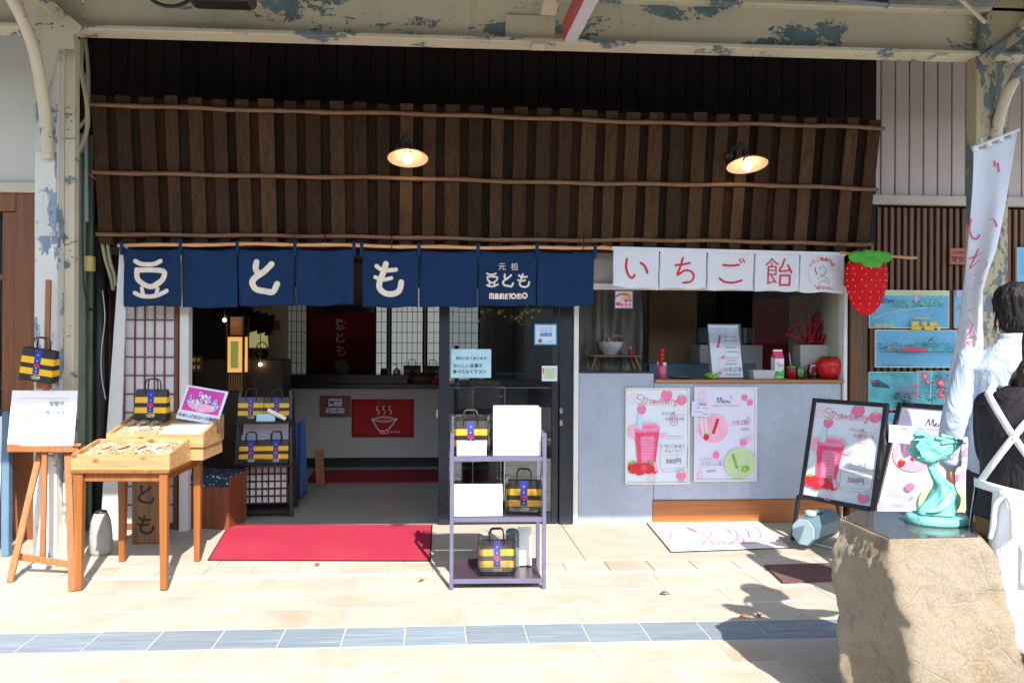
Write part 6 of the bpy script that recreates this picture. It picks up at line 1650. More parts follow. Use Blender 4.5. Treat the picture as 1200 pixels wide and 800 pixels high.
t = thing('wicker_basket', 'dark wicker basket with small packets on the sales counter', 'basket', cpt(494, YC + .02)); ob('basket', MB().lathe([(.09, 0), (.13, .04), (.16, .095), (.152, .1), (.12, .05)], 'wicker', (0, 0, 0), 18), t)
for k in range(7): ob('packet', MB().box((rgg.uniform(-.09, .09), rgg.uniform(-.06, .06), .10), (.05, .03, .04), rgg.choice(['pine', 'wicker', 'noren_ink']), .004, Matrix.Rotation(rgg.uniform(-.6, .6), 3, 'Y')), t)
tag(ob('red_pouch', MB().ball((0, 0, .035), .04, 'ink_red', 10, 6, (1, .6, .8)), None, cpt(509, YC - .0)), 'little red pouch on the sales counter edge by the door', 'pouch')
# lantern corner at the left
lq = P(278, 440, 1.2); t = thing('standing_lantern', 'lit wooden paper lantern with green print standing in the dark shop corner', 'lantern', (lq.x, 1.2, 0.01))
lw_, zt0, zt1 = .155, P(278, 437, 1.2).z, P(278, 396, 1.2).z
ob('paper_shade', MB().bx(-lw_ / 2, lw_ / 2, -lw_ / 2, lw_ / 2, zt0, zt1, 'lantern_paper'), t); ob('print_panel', MB().bx(-.04, .03, -lw_ / 2 - .002, -lw_ / 2 - .001, zt0 + .04, zt1 - .04, 'lantern_print'), t)
for sx in (-1, 1):
    for sy in (-1, 1): ob('corner_post', MB().bx(sx * lw_ / 2 - .01, sx * lw_ / 2 + .01, sy * lw_ / 2 - .01, sy * lw_ / 2 + .01, zt0 - .18, zt1 + .2, 'dark_wood', .002), t)
for z in (zt0 - .012, zt1 + .001): ob('rail', MB().bx(-lw_ / 2 + .011, lw_ / 2 - .011, -lw_ / 2 - .009, -lw_ / 2 + .008, z, z + .012, 'dark_wood', .002), t)
for k in range(6): x = -lw_ / 2 + .022 + k * .022; ob('slat', MB().bx(x, x + .01, -lw_ / 2 - .004, -lw_ / 2 + .006, zt0 - .17, zt0 - .013, 'sill_wood', .001), t)
ob('upper_panel', MB().bx(-lw_ / 2 + .012, lw_ / 2 - .012, -.01, .01, zt1 + .02, zt1 + .19, 'sill_wood', .002), t); ob('base', MB().bx(-lw_ / 2 - .03, lw_ / 2 + .03, -lw_ / 2 - .03, lw_ / 2 + .03, 0, zt0 - .181, 'dark_wood', .006), t)
for px, py, Y, lab in ((263, 375, 1.0, 'small glowing bulb beside the lantern under the little roof'), (305, 427, 1.3, 'small glowing bulb low to the right of the lantern')):
    p_ = P(px, py, Y); t = thing('hanging_bulb', lab, 'bulb', p_); ob('bulb', MB().ball((0, 0, 0), .016, 'small_bulb', 10, 7), t); ob('flex', MB().tube([(0, 0, .016), (0, .0, .5)], .004, 'pipe_black', 6), t)
p_ = P(303, 397, 1.9); t = thing('table_lamp', 'dim pale green fabric shaded lamp behind the lantern', 'lamp', (p_.x, 1.9, 0.01)); ob('lamp_shade', MB().lathe([(.10, p_.z - .1), (.085, p_.z + .1)], 'lamp_shade_pale', (0, 0, 0), 18), t); ob('stand', MB().tube([(0, 0, .0), (0, 0, p_.z - .1)], .02, 'dark_wood', 8), t)
rfm = MB(); a_, b_2 = P(256, 378, 1.75), P(318, 392, 1.75)
for k in range(8):
    f = k / 7; q0 = Vector((a_.x + (b_2.x - a_.x) * f, 1.62, a_.z + (b_2.z - a_.z) * f)); rfm.beam(q0, q0 + Vector((-.05, .35, .20)), .078, .02, 'dark_wood', .004)
tag(ob('little_roof', rfm, None, world=True), 'small dark slatted display roof above the lantern', 'roof')
p_ = P(306, 405, 2.4); tag(ob('inner_partition', MB().bx(P(296, 400, 2.4).x, P(337, 400, 2.4).x, 2.4, 2.43, 0.01, 2.3, 'plaster_int'), None, world=True), 'beige plaster partition beside the shoji at the left of the counter', 'wall')
notice(318, 376, 329, 387, 2.39, 'box_wood', 'tilted brown square plate on the beige partition', 'wall_plate', 'plate', R(-8), None, .01)
kt = P(307, 412, 1.5); t = thing('iron_kettle', 'dark iron kettle with an arched handle on the display near the lantern', 'kettle', kt); ob('pot', MB().ball((0, 0, -.02), .07, 'black_metal', 14, 8, (1, 1, .7)), t)
ob('handle', MB().tube([(.055 * math.cos(a_), 0, .02 + .075 * math.sin(a_)) for a_ in [math.pi * k / 8 for k in range(9)]], .006, 'black_metal', 6), t)
tag(ob('display_cabinet', MB().bx(P(226, 440, 1.3).x, P(330, 440, 1.3).x, 1.35, 1.75, .01, P(300, 421, 1.4).z, 'dark_wood', .006), None, world=True), 'dark low display cabinet behind the ladder rack', 'cabinet')
t = thing('snack_packets', 'dark packet with four small yellow squares on the shaded left wall', 'packet', P(231, 432, .9))
for dx in (-.03, .012):
    for dz_ in (0, .065): ob('label', MB().bx(dx - .012, dx + .014, -.004, 0, dz_, dz_ + .032, 'bag_yellow', .001, ), t)
ob('packet', MB().bx(-.06, .045, .0, .02, -.03, .12, 'dark_wood', .004), t)
# goods seen behind the glass door
t = thing('goods_shelf', 'dark display shelf behind the glass door holding shop goods', 'shelf', (P(600, 500, 1.4).x, 1.5, .008))
sx0, sx1 = P(535, 500, 1.3).x - t.location.x, P(652, 500, 1.3).x - t.location.x
for z in (.35, .72, 1.02): ob('board', MB().bx(sx0, sx1, -.2, .2, z, z + .03, 'dark_wood', .003), t)
for x in (sx0, sx1): ob('side', MB().bx(x - .015, x + .015, -.2, .2, 0, 1.4, 'dark_wood', .003), t)
bag(Vector((t.location.x - .32, 1.4, 1.06)), .1, 'striped bag behind the glass on the dark display shelf')
bag(Vector((t.location.x - .22, 1.38, .39)), .0, 'striped bag low behind the glass door on the dark shelf')
t = thing('framed_menu', 'dark framed panel standing behind the glass door above the rack bag', 'frame', P(573, 488, .25)); fw, fh = .25, .24
tz = t.location.z
ob('panel', MB().bx(-fw / 2, fw / 2, 0, .012, 0, fh, 'rack_tray', .002), t); ob('top_edge', MB().bx(-fw / 2, fw / 2, -.008, .014, fh + .0005, fh + .012, 'chrome', .002), t); ob('leg', MB().bx(-fw / 2 - .012, -fw / 2 - .0005, -.006, .014, -tz + .01, fh, 'chrome', .002), t); ob('leg', MB().bx(fw / 2 + .0005, fw / 2 + .012, -.006, .014, -tz + .01, fh, 'chrome', .002), t)

# ================================================================== ROUGH STONE AND BRONZE
def stone_mesh():
    HT = .745
    top = [HP(x, y, HT) for x, y in ((984, 607), (1042, 632), (1150, 630), (1131, 600.5), (1005, 599))]
    bot = [G(x, y) for x, y in ((992, 852), (1078, 905), (1222, 885), (1190, 800), (1030, 790))]
    mid = {.30: [(-.015, -.0), (.012, -.01), (0, 0), (0, 0), (0, 0)], .62: [(-.012, -.015), (.028, -.03), (.012, -.02), (.01, 0), (0, 0)], .86: [(-.035, -.01), (-.01, -.01), (.014, -.008), (0, 0), (-.01, 0)]}
    bm = bmesh.new(); rings = []
    hs = [0, .18, .30, .46, .62, .75, .86, .95, 1.0]
    for f in hs:
        ring = []
        base = [b.lerp(t_, f) for b, t_ in zip(bot, top)]
        off = [(0, 0)] * 5
        ks = sorted(mid)
        for a_, b_2 in zip([0] + ks, ks + [1]):
            if a_ <= f <= b_2:
                w = (f - a_) / (b_2 - a_); oa = mid.get(a_, [(0, 0)] * 5); ob_ = mid.get(b_2, [(0, 0)] * 5)
                off = [(p[0] * (1 - w) + q[0] * w, p[1] * (1 - w) + q[1] * w) for p, q in zip(oa, ob_)]
        pts = [Vector((p.x + o[0], p.y + o[1], HT * f)) for p, o in zip(base, off)]
        for i in range(5):
            a_, b_2 = pts[i], pts[(i + 1) % 5]
            for j in range(6): ring.append(bm.verts.new(a_.lerp(b_2, j / 6)))
        rings.append(ring)
    n = len(rings[0])
    for r0, r1 in zip(rings, rings[1:]):
        for k in range(n): bm.faces.new((r0[k], r0[(k + 1) % n], r1[(k + 1) % n], r1[k]))
    bm.faces.new(rings[-1])
    bmesh.ops.triangulate(bm, faces=[f for f in bm.faces if len(f.verts) > 4])
    bmesh.ops.subdivide_edges(bm, edges=bm.edges[:], cuts=5, use_grid_fill=True, smooth=.12)
    bm.normal_update()
    cx = sum((v.co for v in bm.verts), Vector()) / len(bm.verts)
    for v in bm.verts:
        if v.co.z > HT - .002: v.co.z = HT; continue
        q = v.co * 4.0
        d_ = .014 * noise.noise(q) + .050 * (noise.voronoi(q * .9)[0][0] - .45) + .022 * (noise.voronoi(q * 2.3 + Vector((2, 5, 1)))[0][0] - .45) + .009 * (noise.voronoi(q * 6)[0][0] - .45) + .007 * noise.noise(q * 12) + .0045 * noise.noise(q * 30)
        # one shallow chipped scar on the shaded face
        fall = min(1, (HT - v.co.z) / .06)
        v.co += v.normal * d_ * fall
    me = bpy.data.meshes.new('stone'); bm.to_mesh(me); bm.free()
    for p in me.polygons: p.use_smooth = True
    me.materials.append(M('granite')); return me, top, HT
me, top, HT = stone_mesh()
cs = sum(top, Vector()) / 5
st = thing('rough_stone', 'rough ochre stone block with a polished top carrying the bronze', 'stone', (cs.x, cs.y, 0))
link('stone', me, st, (-cs.x, -cs.y, 0))
pm_ = MB(); q = [cs + (p - cs) * .965 for p in top]; pm_.add([p + Vector((0, 0, .0035)) for p in q] + [p - Vector((0, 0, .01)) for p in q], [(0, 1, 2, 3, 4)] + [(i, (i + 1) % 5, (i + 1) % 5 + 5, i + 5) for i in range(5)], 'polished_stone'); ob('polished_top', pm_, st, world=True)
rk2 = bmesh.new(); bmesh.ops.create_icosphere(rk2, subdivisions=4, radius=1)
for v in rk2.verts:
    d_ = 1 + .22 * noise.noise(v.co * 1.6) + .08 * noise.noise(v.co * 4); v.co = Vector((v.co.x * .19 * d_, v.co.y * .12 * d_, v.co.z * .13 * d_))
me2_ = bpy.data.meshes.new('rock'); rk2.to_mesh(me2_); rk2.free()
for p in me2_.polygons: p.use_smooth = True
me2_.materials.append(M('granite')); g_ = G(1030, 925); o = link('small_rock', me2_, None, (g_.x, g_.y + .0, .06)); tag(o, 'small rough rock lying against the foot of the stone block', 'rock')

# bronze: a twisting draped form under a wind swept fan shaped head (abstract)
bz = HP(1097, 612, HT + .004); zb = (bz - CAMP).dot(FW); kb = zb / 850
sc_ = thing('bronze_sculpture', 'small turquoise bronze sculpture of a twisting form with a fan shaped head', 'sculpture', bz, -YAW)
ob('plinth', MB().lathe([(34 * kb, 0), (35 * kb, .006), (34 * kb, .026), (31 * kb, .032)], 'verdigris', (0, 0, 0), 32, sy=.7), sc_)
def spline(pts, k=6): return [Vector(q) for q in smooth_path([tuple(p) for p in pts], k)]
bd = MB()
path = spline([(-.4, 0, 10), (4, 0, 18), (9, 0, 30), (8, 0, 42), (0, 0, 54), (-5, 0, 62), (-6, 0, 70), (-4, 0, 78)], 6)
rad0 = [22, 20, 15.5, 10, 6.5, 5, 4.6, 7]
N = len(path); vs, fs = [], []; nn = 32
for i, p in enumerate(path):
    f = i / (N - 1) * (len(rad0) - 1); a_ = int(min(f, len(rad0) - 2)); r_ = rad0[a_] + (rad0[a_ + 1] - rad0[a_]) * (f - a_)
    for k in range(nn):
        an = 2 * math.pi * k / nn; fold = 1 + .11 * math.sin(an * 4 + i * .22) * min(1, r_ / 14) + .05 * math.sin(an * 9 - i * .3)
        vs.append(Vector(((p.x + r_ * fold * math.cos(an)) * kb, r_ * fold * .72 * math.sin(an) * kb, (p.z + 1) * kb + .0)))
for i in range(N - 1):
    for k in range(nn): k2 = (k + 1) % nn; fs.append((i * nn + k, i * nn + k2, (i + 1) * nn + k2, (i + 1) * nn + k))
fs.append(tuple(range(nn))[::-1]); fs.append(tuple((N - 1) * nn + k for k in range(nn))); bd.add(vs, fs, 'verdigris', True); ob('draped_body', bd, sc_)
dr = MB()
for k in range(5):
    pts = spline([(-19 + 3 * k, -12 - k, 15 + 2 * k), (-4 + 2 * k, -15.5 + k, 19 + 3 * k), (12 + k, -11 + k, 30 + 3 * k), (17 - 3 * k, -4, 42 + 2 * k)], 5)
    dr.tube([p * kb for p in pts], [2.6 * kb * math.sin(math.pi * (j + .6) / (len(pts) + .2)) + .0006 for j in range(len(pts))], 'verdigris', 8)
ob('drapery_folds', dr, sc_)
# head: crumpled ragged fan, hollow at the left, streaming to a point at the right
hd = MB(); nu, nv = 40, 48
def head(u_, v_):
    x = -25 + 56 * u_
    half = 17 * (1 - max(0, (u_ - .42) / .58) ** 1.15 * .94) * (.80 + .20 * min(1, u_ / .14))
    zc = 87 + 6 * u_ - 3.5 * math.sin(u_ * 3.4)
    an = 2 * math.pi * v_; ca, sa = math.cos(an), math.sin(an)
    q = Vector((u_ * 3.0, ca * 1.3, sa * 1.3))
    rag = 1 + .30 * noise.noise(q) + .20 * noise.noise(q * 2.3 + Vector((4, 1, 2))) + .10 * noise.noise(q * 5.1)
    crease = .10 * math.sin(an * 5 + u_ * 5 + 2 * noise.noise(q * 1.4)) * (1 - u_)
    edge = max(0, 1 - u_ / .12)
    return Vector(((x - edge * (3.5 * noise.noise(Vector((ca * 2.6, sa * 2.6, 7))) * 2 + 2 * math.sin(an * 4))) * kb, sa * half * .58 * (rag + crease) * kb, (zc + ca * half * (rag + crease)) * kb))
hd.grid(head, nu, nv, 'verdigris')
e0 = [head(0, k / nv) for k in range(nv)]; ce = sum(e0, Vector()) / nv
r1_ = [e0[k].lerp(ce, .16) + Vector((.004, 0, 0)) for k in range(nv)]; r2_ = [e0[k].lerp(ce, .6) + Vector((.028, 0, 0)) for k in range(nv)]
hd.add(e0 + r1_ + r2_ + [ce + Vector((.034, 0, 0))], [(k + a_ * nv, (k + 1) % nv + a_ * nv, (k + 1) % nv + (a_ + 1) * nv, k + (a_ + 1) * nv) for a_ in (0, 1) for k in range(nv)] + [(k + 2 * nv, (k + 1) % nv + 2 * nv, 3 * nv) for k in range(nv)], 'verdigris', True)
ob('fan_head', hd, sc_)
for pts, r0 in ((((-14, -6, 101), (-21, -7, 104), (-29, -7, 107)), 2.6), (((-20, -6, 95), (-26, -7, 98), (-31, -8, 97)), 2.0), (((2, -5, 102), (14, -4, 100), (30, -2, 96)), 3.0), (((0, -8, 94), (14, -6, 95), (33, -2, 93)), 2.6), (((-6, -8, 100), (6, -8, 98), (20, -5, 96)), 2.2)):
    pp = spline(pts, 6); l_ = MB(); l_.tube([p * kb for p in pp], [r0 * kb * (1 - .8 * j / len(pp)) for j in range(len(pp))], 'verdigris', 7); ob('streaming_lock', l_, sc_)

# ================================================================== TALL BANNER
zb_ = 4.25
bt = thing('tall_banner', 'tall white banner with red lettering twisting in front of the right pillar', 'banner', Vector((CZ(1150, 600, zb_).x, CZ(1150, 600, zb_).y, 0)))
Lp = spline([(1141, 176, 0), (1140, 215, 0), (1137, 255, 0), (1133, 300, 0), (1128, 345, 0), (1121, 395, 0), (1112, 440, 0), (1106, 485, 0)], 4)
Rp = spline([(1192, 156, 0), (1184, 205, 0), (1177, 245, 0), (1168, 290, 0), (1152, 340, 0), (1149, 395, 0), (1136, 445, 0), (1122, 492, 0)], 4)
def bsurf(u_, v_):
    i = min(int(v_ * (len(Lp) - 1)), len(Lp) - 2); f = v_ * (len(Lp) - 1) - i
    l, r_ = Lp[i].lerp(Lp[i + 1], f), Rp[i].lerp(Rp[i + 1], f); p = l.lerp(r_, u_)
    dz_ = .03 * math.sin(u_ * 4 + v_ * 3) - .12 * u_ * min(1, v_ * 1.6) + .010 * math.sin(u_ * 9 - v_ * 6) + .05 * v_
    return CZ(p.x, p.y, zb_ + dz_)
m_ = MB(); m_.grid(bsurf, 16, 44, 'noren_white'); ob('cloth', m_, bt, world=True, solid=.002)
def bprint(strokes, u0, v0, du, dv, w):
    m2 = MB()
    for s, ww in strokes:
        pts = smooth_path(s); 
        q = [bsurf(u0 + x * du, v0 + y * dv) - FW * .006 for x, y in pts]
        vs = []
        for i, p in enumerate(q):
            d_ = q[min(i + 1, len(q) - 1)] - q[max(i - 1, 0)]; n_ = d_.cross(FW).normalized() * w / 2; vs += [p + n_, p - n_]
        m2.add(vs, [(2 * i, 2 * i + 1, 2 * i + 3, 2 * i + 2) for i in range(len(q) - 1)], 'ink_rose')
    ob('character', m2, bt, world=True)
def norm(st, cx, cy, k): return [([((x - cx) / k, (y - cy) / k) for x, y in s], w) for s, w in st]
bprint([([(.2, .0), (.24, .02)], 1), ([(.3, .01), (.36, .045)], 1)], .3, .08, 1, 1, .012)
bprint(norm(CH[0], 152, 140, 110), .42, .33, .9, .10, .010)
bprint(norm(CH[1], 383, 150, 110), .42, .46, .9, .09, .008)
bprint(norm(CH[2], 620, 150, 110), .42, .58, .9, .09, .008)
bprint(norm(CH[3][:10], 808, 155, 110), .40, .70, .9, .08, .005)
bprint(norm(CH[3][10:], 872, 160, 110), .62, .72, .9, .08, .005)
ob('top_rod', MB().tube([CZ(1139, 174, zb_), CZ(1194, 152, zb_ - .02)], .008, 'white_trim', 8), bt, world=True)
for f in (.04, .35, .62, .9): p_ = CZ(1141 + 51 * f, 174 - 20 * f, zb_); ob('loop', MB().box(p_ + Vector((0, 0, -.006)), (.03, .02, .035), 'noren_white', .003), bt, world=True)
pp_ = CZ(1150, 500, zb_ + .06); ob('pole', MB().tube([Vector((pp_.x, pp_.y, .0)), CZ(1149.5, 300, zb_ + .06), CZ(1186, 160, zb_ + .03)] if 0 else [Vector((pp_.x, pp_.y, .0)), CZ(1149.5, 163, zb_ + .06)], .012, 'white_trim', 10), bt, world=True)
ob('foot', MB().lathe([(.16, 0), (.17, .02), (.15, .06), (.05, .075)], 'sign_blue', (pp_.x, pp_.y, .004), 18), bt, world=True)
ob('clip', MB().box(CZ(1149, 335, zb_ + .04), (.04, .02, .02), 'white_trim', .003), bt, world=True)
# blue leg of a folding board at the left edge
lq = G(4, 652); t = thing('folding_sign', 'slate blue folding sign cut off by the left edge of the picture', 'sign', lq)
ob('panel', MB().beam(lq + Vector((.02, 0, .0)), lq + Vector((-.08, .18, .95)), .05, .05, 'sign_blue', .005), t, world=True); ob('panel', MB().beam(lq + Vector((-.55, 0, .0)), lq + Vector((-.60, .18, .95)), .05, .05, 'sign_blue', .005), t, world=True)
ob('board', MB().beam(lq + Vector((-.28, .03, .12)), lq + Vector((-.34, .18, .90)), .46, .012, 'paper_cool', .003), t, world=True)

# fallen leaves on the paving
for px, py, mt in ((494, 681, 'pine'), (873, 724, 'plaque_red'), (890, 723, 'plaque_red'), (779, 697, 'wicker'), (372, 663, 'plaque_red')):
    g_ = G(px, py); m_ = MB(); m_.grid(lambda u_, v_: ((u_ - .5) * .055, (v_ - .5) * .03 * math.sin(math.pi * (u_ * .9 + .05)), .012 * math.sin(u_ * 3.1) + .008 * abs(v_ - .5)), 8, 4, mt)
    tag(ob('fallen_leaf', m_, None, g_ + Vector((0, 0, .004)), (0, 0, px)), {494: 'ochre dry leaf on the paving in front of the metal rack', 873: 'left one of two reddish leaves on the blue tile strip', 890: 'right one of two reddish leaves on the blue tile strip', 779: 'tiny brown leaf on the paving before the white mat', 372: 'reddish crumb of leaf on the edge tiles before the red mat'}[px], 'leaf')

# ================================================================== PEOPLE
def ell_loft(mb, rings, mat='skin', n=20):
    vs, fs = [], []
    for c, rx, ry in rings:
        for k in range(n): a_ = 2 * math.pi * k / n; vs.append(Vector(c) + Vector((rx * math.cos(a_), ry * math.sin(a_), 0)))
    for i in range(len(rings) - 1):
        for k in range(n): k2 = (k + 1) % n; fs.append((i * n + k, i * n + k2, (i + 1) * n + k2, (i + 1) * n + k))
    fs.append(tuple(range(n))[::-1]); fs.append(tuple((len(rings) - 1) * n + k for k in range(n))); mb.add(vs, fs, mat, True)
def limb(mb, pts, rs, mat='skin'):
    pp = spline(pts, 4); rr = [r_[0] for r_ in smooth_path([(r_, 0) for r_ in rs], 4)]; mb.tube(pp, rr, mat, 14)
    mb.ball(pp[0], rr[0] * .98, mat, 12, 8); mb.ball(pp[-1], rr[-1] * .98, mat, 12, 8)
def melt(name, mb, mat, parent, voxel=.009, smooth=4):
    """fuse overlapping pieces into one continuous skin"""
    me = mb.mesh('melt'); o = bpy.data.objects.new('melt', me); COL.objects.link(o)
    md = o.modifiers.new('r', 'REMESH'); md.mode = 'VOXEL'; md.voxel_size = voxel
    s_ = o.modifiers.new('s', 'SMOOTH'); s_.factor = .5; s_.iterations = smooth
    dg = bpy.context.evaluated_depsgraph_get(); nm = bpy.data.meshes.new_from_object(o.evaluated_get(dg))
    bpy.data.objects.remove(o); nm.name = name; nm.materials.clear(); nm.materials.append(M(mat))
    for p in nm.polygons: p.use_smooth = True; p.material_index = 0
    return link(name, nm, parent)
def hand(mb, wrist, d, side, inward, s=1.0):
    """palm with four bent fingers of different lengths and a thumb leaving the side of the palm"""
    d = Vector(d).normalized(); inward = Vector(inward).normalized(); wv = d.cross(inward).normalized() * side   # towards the thumb
    w = Vector(wrist); pc_ = w + d * .05 * s
    for k in range(4):
        f = (k - 1.5); st_ = w + d * .012 * s + wv * (-f * .012) * s; en = w + d * .085 * s + wv * (-f * .019) * s
        mb.tube([st_, en], [.015 * s, .0125 * s], 'skin', 10)
        L_ = (.068, .078, .072, .056)[k] * s; a_ = en; dd = d.copy(); rr = (.0095, .0098, .0092, .0082)[k] * s
        pts = [a_]
        for j in range(3):
            dd = (dd + inward * (.22 + .10 * j + .05 * k)).normalized(); a_ = a_ + dd * L_ * (.45, .32, .25)[j]; pts.append(a_)
        mb.tube(pts, [rr * 1.05, rr, rr * .92, rr * .75], 'skin', 10); mb.ball(pts[-1], rr * .78, 'skin', 8, 6)
    th = [w + d * .022 * s + wv * .024 * s, w + d * .05 * s + wv * .048 * s + inward * .008, w + d * .078 * s + wv * .056 * s + inward * .018, w + d * .10 * s + wv * .055 * s + inward * .026]
    mb.tube(th, [.014 * s, .0125 * s, .011 * s, .008 * s], 'skin', 10); mb.ball(th[-1], .0085 * s, 'skin', 8, 6)
def head_geo(mb, c, s=1.0):
    """head facing +y, c = centre; s scales"""
    c = Vector(c)
    rings = [(-.115, .035, .045, .045), (-.10, .052, .062, .030), (-.075, .064, .078, .016), (-.045, .069, .088, .006), (-.01, .072, .094, 0), (.03, .075, .098, -.004), (.065, .072, .096, -.008), (.09, .06, .082, -.010), (.108, .040, .055, -.012), (.116, .015, .02, -.012)]
    ell_loft(mb, [(c + Vector((0, dy * s, z * s)), rx * s, ry * s) for z, rx, ry, dy in rings], 'skin', 24)
    mb.tube([c + Vector((0, .092, .012)) * s, c + Vector((0, .108, -.012)) * s, c + Vector((0, .116, -.032)) * s, c + Vector((0, .098, -.042)) * s], [.009 * s, .011 * s, .014 * s, .010 * s], 'skin', 10)
    for sx in (-1, 1):
        mb.ball(c + Vector((sx * .031, .082, .012)) * s, .014 * s, 'skin', 10, 6); mb.ball(c + Vector((sx * .036, .070, -.03)) * s, .026 * s, 'skin', 10, 6)
        mb.ball(c + Vector((sx * .074, -.008, -.012)) * s, .03 * s, 'skin', 12, 8, (.34, .62, 1.05), Matrix.Rotation(sx * -.35, 3, 'Z'))
    mb.tube([c + Vector((-.022, .088, -.066)) * s, c + Vector((0, .098, -.064)) * s, c + Vector((.022, .088, -.066)) * s], [.006 * s, .009 * s, .006 * s], 'skin', 8)
    mb.ball(c + Vector((0, .078, -.096)) * s, .024 * s, 'skin', 10, 6)
def eyes(parent, c, s):
    for sx in (-1, 1):
        e = MB(); e.ball(Vector(c) + Vector((sx * .031, .089, .012)) * s, .0095 * s, 'ink_white', 10, 7); e.ball(Vector(c) + Vector((sx * .031, .0955, .012)) * s, .0048 * s, 'ink', 8, 6); ob('eye', e, parent)
        b2 = MB(); b2.tube([Vector(c) + Vector((sx * x, y, z)) * s for x, y, z in ((.015, .096, .032), (.032, .096, .037), (.05, .082, .031))], .0035 * s, 'hair_black', 6); ob('eyebrow', b2, parent)
    mo = MB(); mo.tube([Vector(c) + Vector((x, y, -.065)) * s for x, y in ((-.022, .0935), (0, .1055), (.022, .0935))], .0026 * s, 'ink_rose', 6); ob('mouth', mo, parent)

# --- man in the pale blue shirt, seen from behind
zm = 3.35
mpos = CZ(1189, 600, zm); man = thing('person', 'man with short black hair in a pale blue long sleeved shirt, back turned', 'person', (mpos.x, mpos.y, .006), R(-38))
S = 1.0
hc = (0.0, .045, 1.60)
b = MB(); head_geo(b, hc, 1.0)
limb(b, [(0, -.005, 1.40), (0, .012, 1.46), (0, .03, 1.53)], [.062, .058, .056])
ell_loft(b, [((0, 0, .80), .10, .09), ((0, 0, .92), .165, .115), ((0, 0, 1.05), .150, .105), ((0, -.005, 1.2), .165, .108), ((0, -.01, 1.32), .160, .098), ((0, -.01, 1.40), .100, .068), ((0, -.005, 1.44), .06, .055)])
armL = [(-.172, -.01, 1.375), (-.20, -.035, 1.24), (-.232, -.05, 1.10), (-.252, -.01, .97), (-.25, .025, .845)]; rL = [.044, .046, .042, .038, .028]
armR = [(.19, -.01, 1.385), (.225, .0, 1.24), (.24, .02, 1.10), (.22, .13, 1.02), (.17, .24, .98)]
limb(b, armL, rL); limb(b, armR, rL)
hand(b, (-.25, .027, .84), (.02, .14, -1), -1, (.6, .2, 0)); hand(b, (.17, .24, .98), (-.4, .8, -.1), 1, (-.5, -.2, -.4))
for sx in (-1, 1):
    limb(b, [(sx * .095, 0, .86), (sx * .10, .01, .66), (sx * .10, .012, .48), (sx * .10, -.01, .28), (sx * .10, -.02, .08)], [.092, .075, .056, .052, .037]); limb(b, [(sx * .10, -.03, .045), (sx * .105, .06, .04), (sx * .11, .15, .03)], [.038, .036, .028])
melt('body', b, 'skin', man, .0085, 3); eyes(man, hc, 1.0)
s_ = MB()
ell_loft(s_, [((0, 0, .84), .185, .135), ((0, 0, .95), .18, .132), ((0, 0, 1.08), .178, .13), ((0, -.01, 1.22), .188, .130), ((0, -.012, 1.33), .186, .122), ((0, -.01, 1.405), .130, .09), ((0, 0, 1.45), .082, .078), ((0, .008, 1.475), .072, .07)], 'skin', 24)
limb(s_, armL[:-1] + [(-.252, .018, .872)], [.058, .059, .055, .050, .043]); limb(s_, armR, [.058, .059, .055, .050, .043])
melt('shirt', s_, 'shirt_blue', man, .010, 3)
cl = MB(); cl.lathe([(.068, 1.44), (.074, 1.445), (.071, 1.492), (.066, 1.494)], 'shirt_blue', (0, .008, 0), 22); ob('collar', cl, man)
cf = MB(); cf.tube([(-.2515, .012, .905), (-.2505, .022, .862)], [.047, .046], 'shirt_blue', 16); ob('cuff', cf, man)
tr2 = MB(); ell_loft(tr2, [((0, 0, .80), .172, .128), ((0, 0, .90), .172, .126), ((0, 0, .96), .165, .12)])
for sx in (-1, 1): limb(tr2, [(sx * .092, 0, .84), (sx * .10, .01, .66), (sx * .10, .01, .48), (sx * .10, -.01, .28), (sx * .10, -.015, .07)], [.098, .088, .074, .068, .062])
melt('trousers', tr2, 'dark_trousers', man, .011, 4)
for sx in (-1, 1): sh_ = MB(); limb(sh_, [(sx * .10, -.045, .045), (sx * .105, .06, .05), (sx * .112, .17, .035)], [.045, .046, .036]); o = melt('shoe', sh_, 'shoe', man, .010, 2)
hb = MB(); hc_ = Vector(hc)
ell_loft(hb, [(hc_ + Vector((0, dy, z)), rx, ry) for z, rx, ry, dy in ((-.100, .040, .026, -.068), (-.07, .060, .046, -.060), (-.03, .070, .062, -.050), (.015, .080, .084, -.030), (.035, .087, .096, -.020), (.06, .087, .108, -.012), (.095, .072, .094, -.012), (.118, .050, .068, -.014), (.130, .018, .024, -.014))], 'skin', 28)
def comb(o, c, amt, fx=46, fz=9):
    for v in o.data.vertices:
        d_ = v.co - c; L_ = d_.length or 1; q = Vector((v.co.x * fx + v.co.z * 7, v.co.y * fx, v.co.z * fz))
        v.co += d_ / L_ * amt * (noise.noise(q) + .6 * noise.noise(q * 2.3) + .35)
o = melt('hair', hb, 'hair_black', man, .0048, 2); comb(o, hc_, .0075)
for k in range(70):
    a_ = rgg.uniform(0, 6.283); z_ = rgg.uniform(-.09, -.02) if math.sin(a_) < -.2 else rgg.uniform(.0, .07); p_ = hc_ + Vector((.079 * math.cos(a_), -.022 + .088 * math.sin(a_), z_))
    lk = MB() if k == 0 else lk; lk.tube([p_ + Vector((0, 0, .02)), p_ + Vector((.004 * math.cos(a_), .004 * math.sin(a_), .0)), p_ + Vector((.004 * math.cos(a_), .002 * math.sin(a_), -.018))], [.0035, .003, .0008], 'hair_black', 4)
ob('hair_tips', lk, o, kind='stuff')
mk = MB()
for sx in (-1, 1): mk.tube([hc_ + Vector((sx * .073, -.005, .006)), hc_ + Vector((sx * .068, .045, -.02)), hc_ + Vector((sx * .055, .075, -.045))], .0022, 'ink_white', 6)
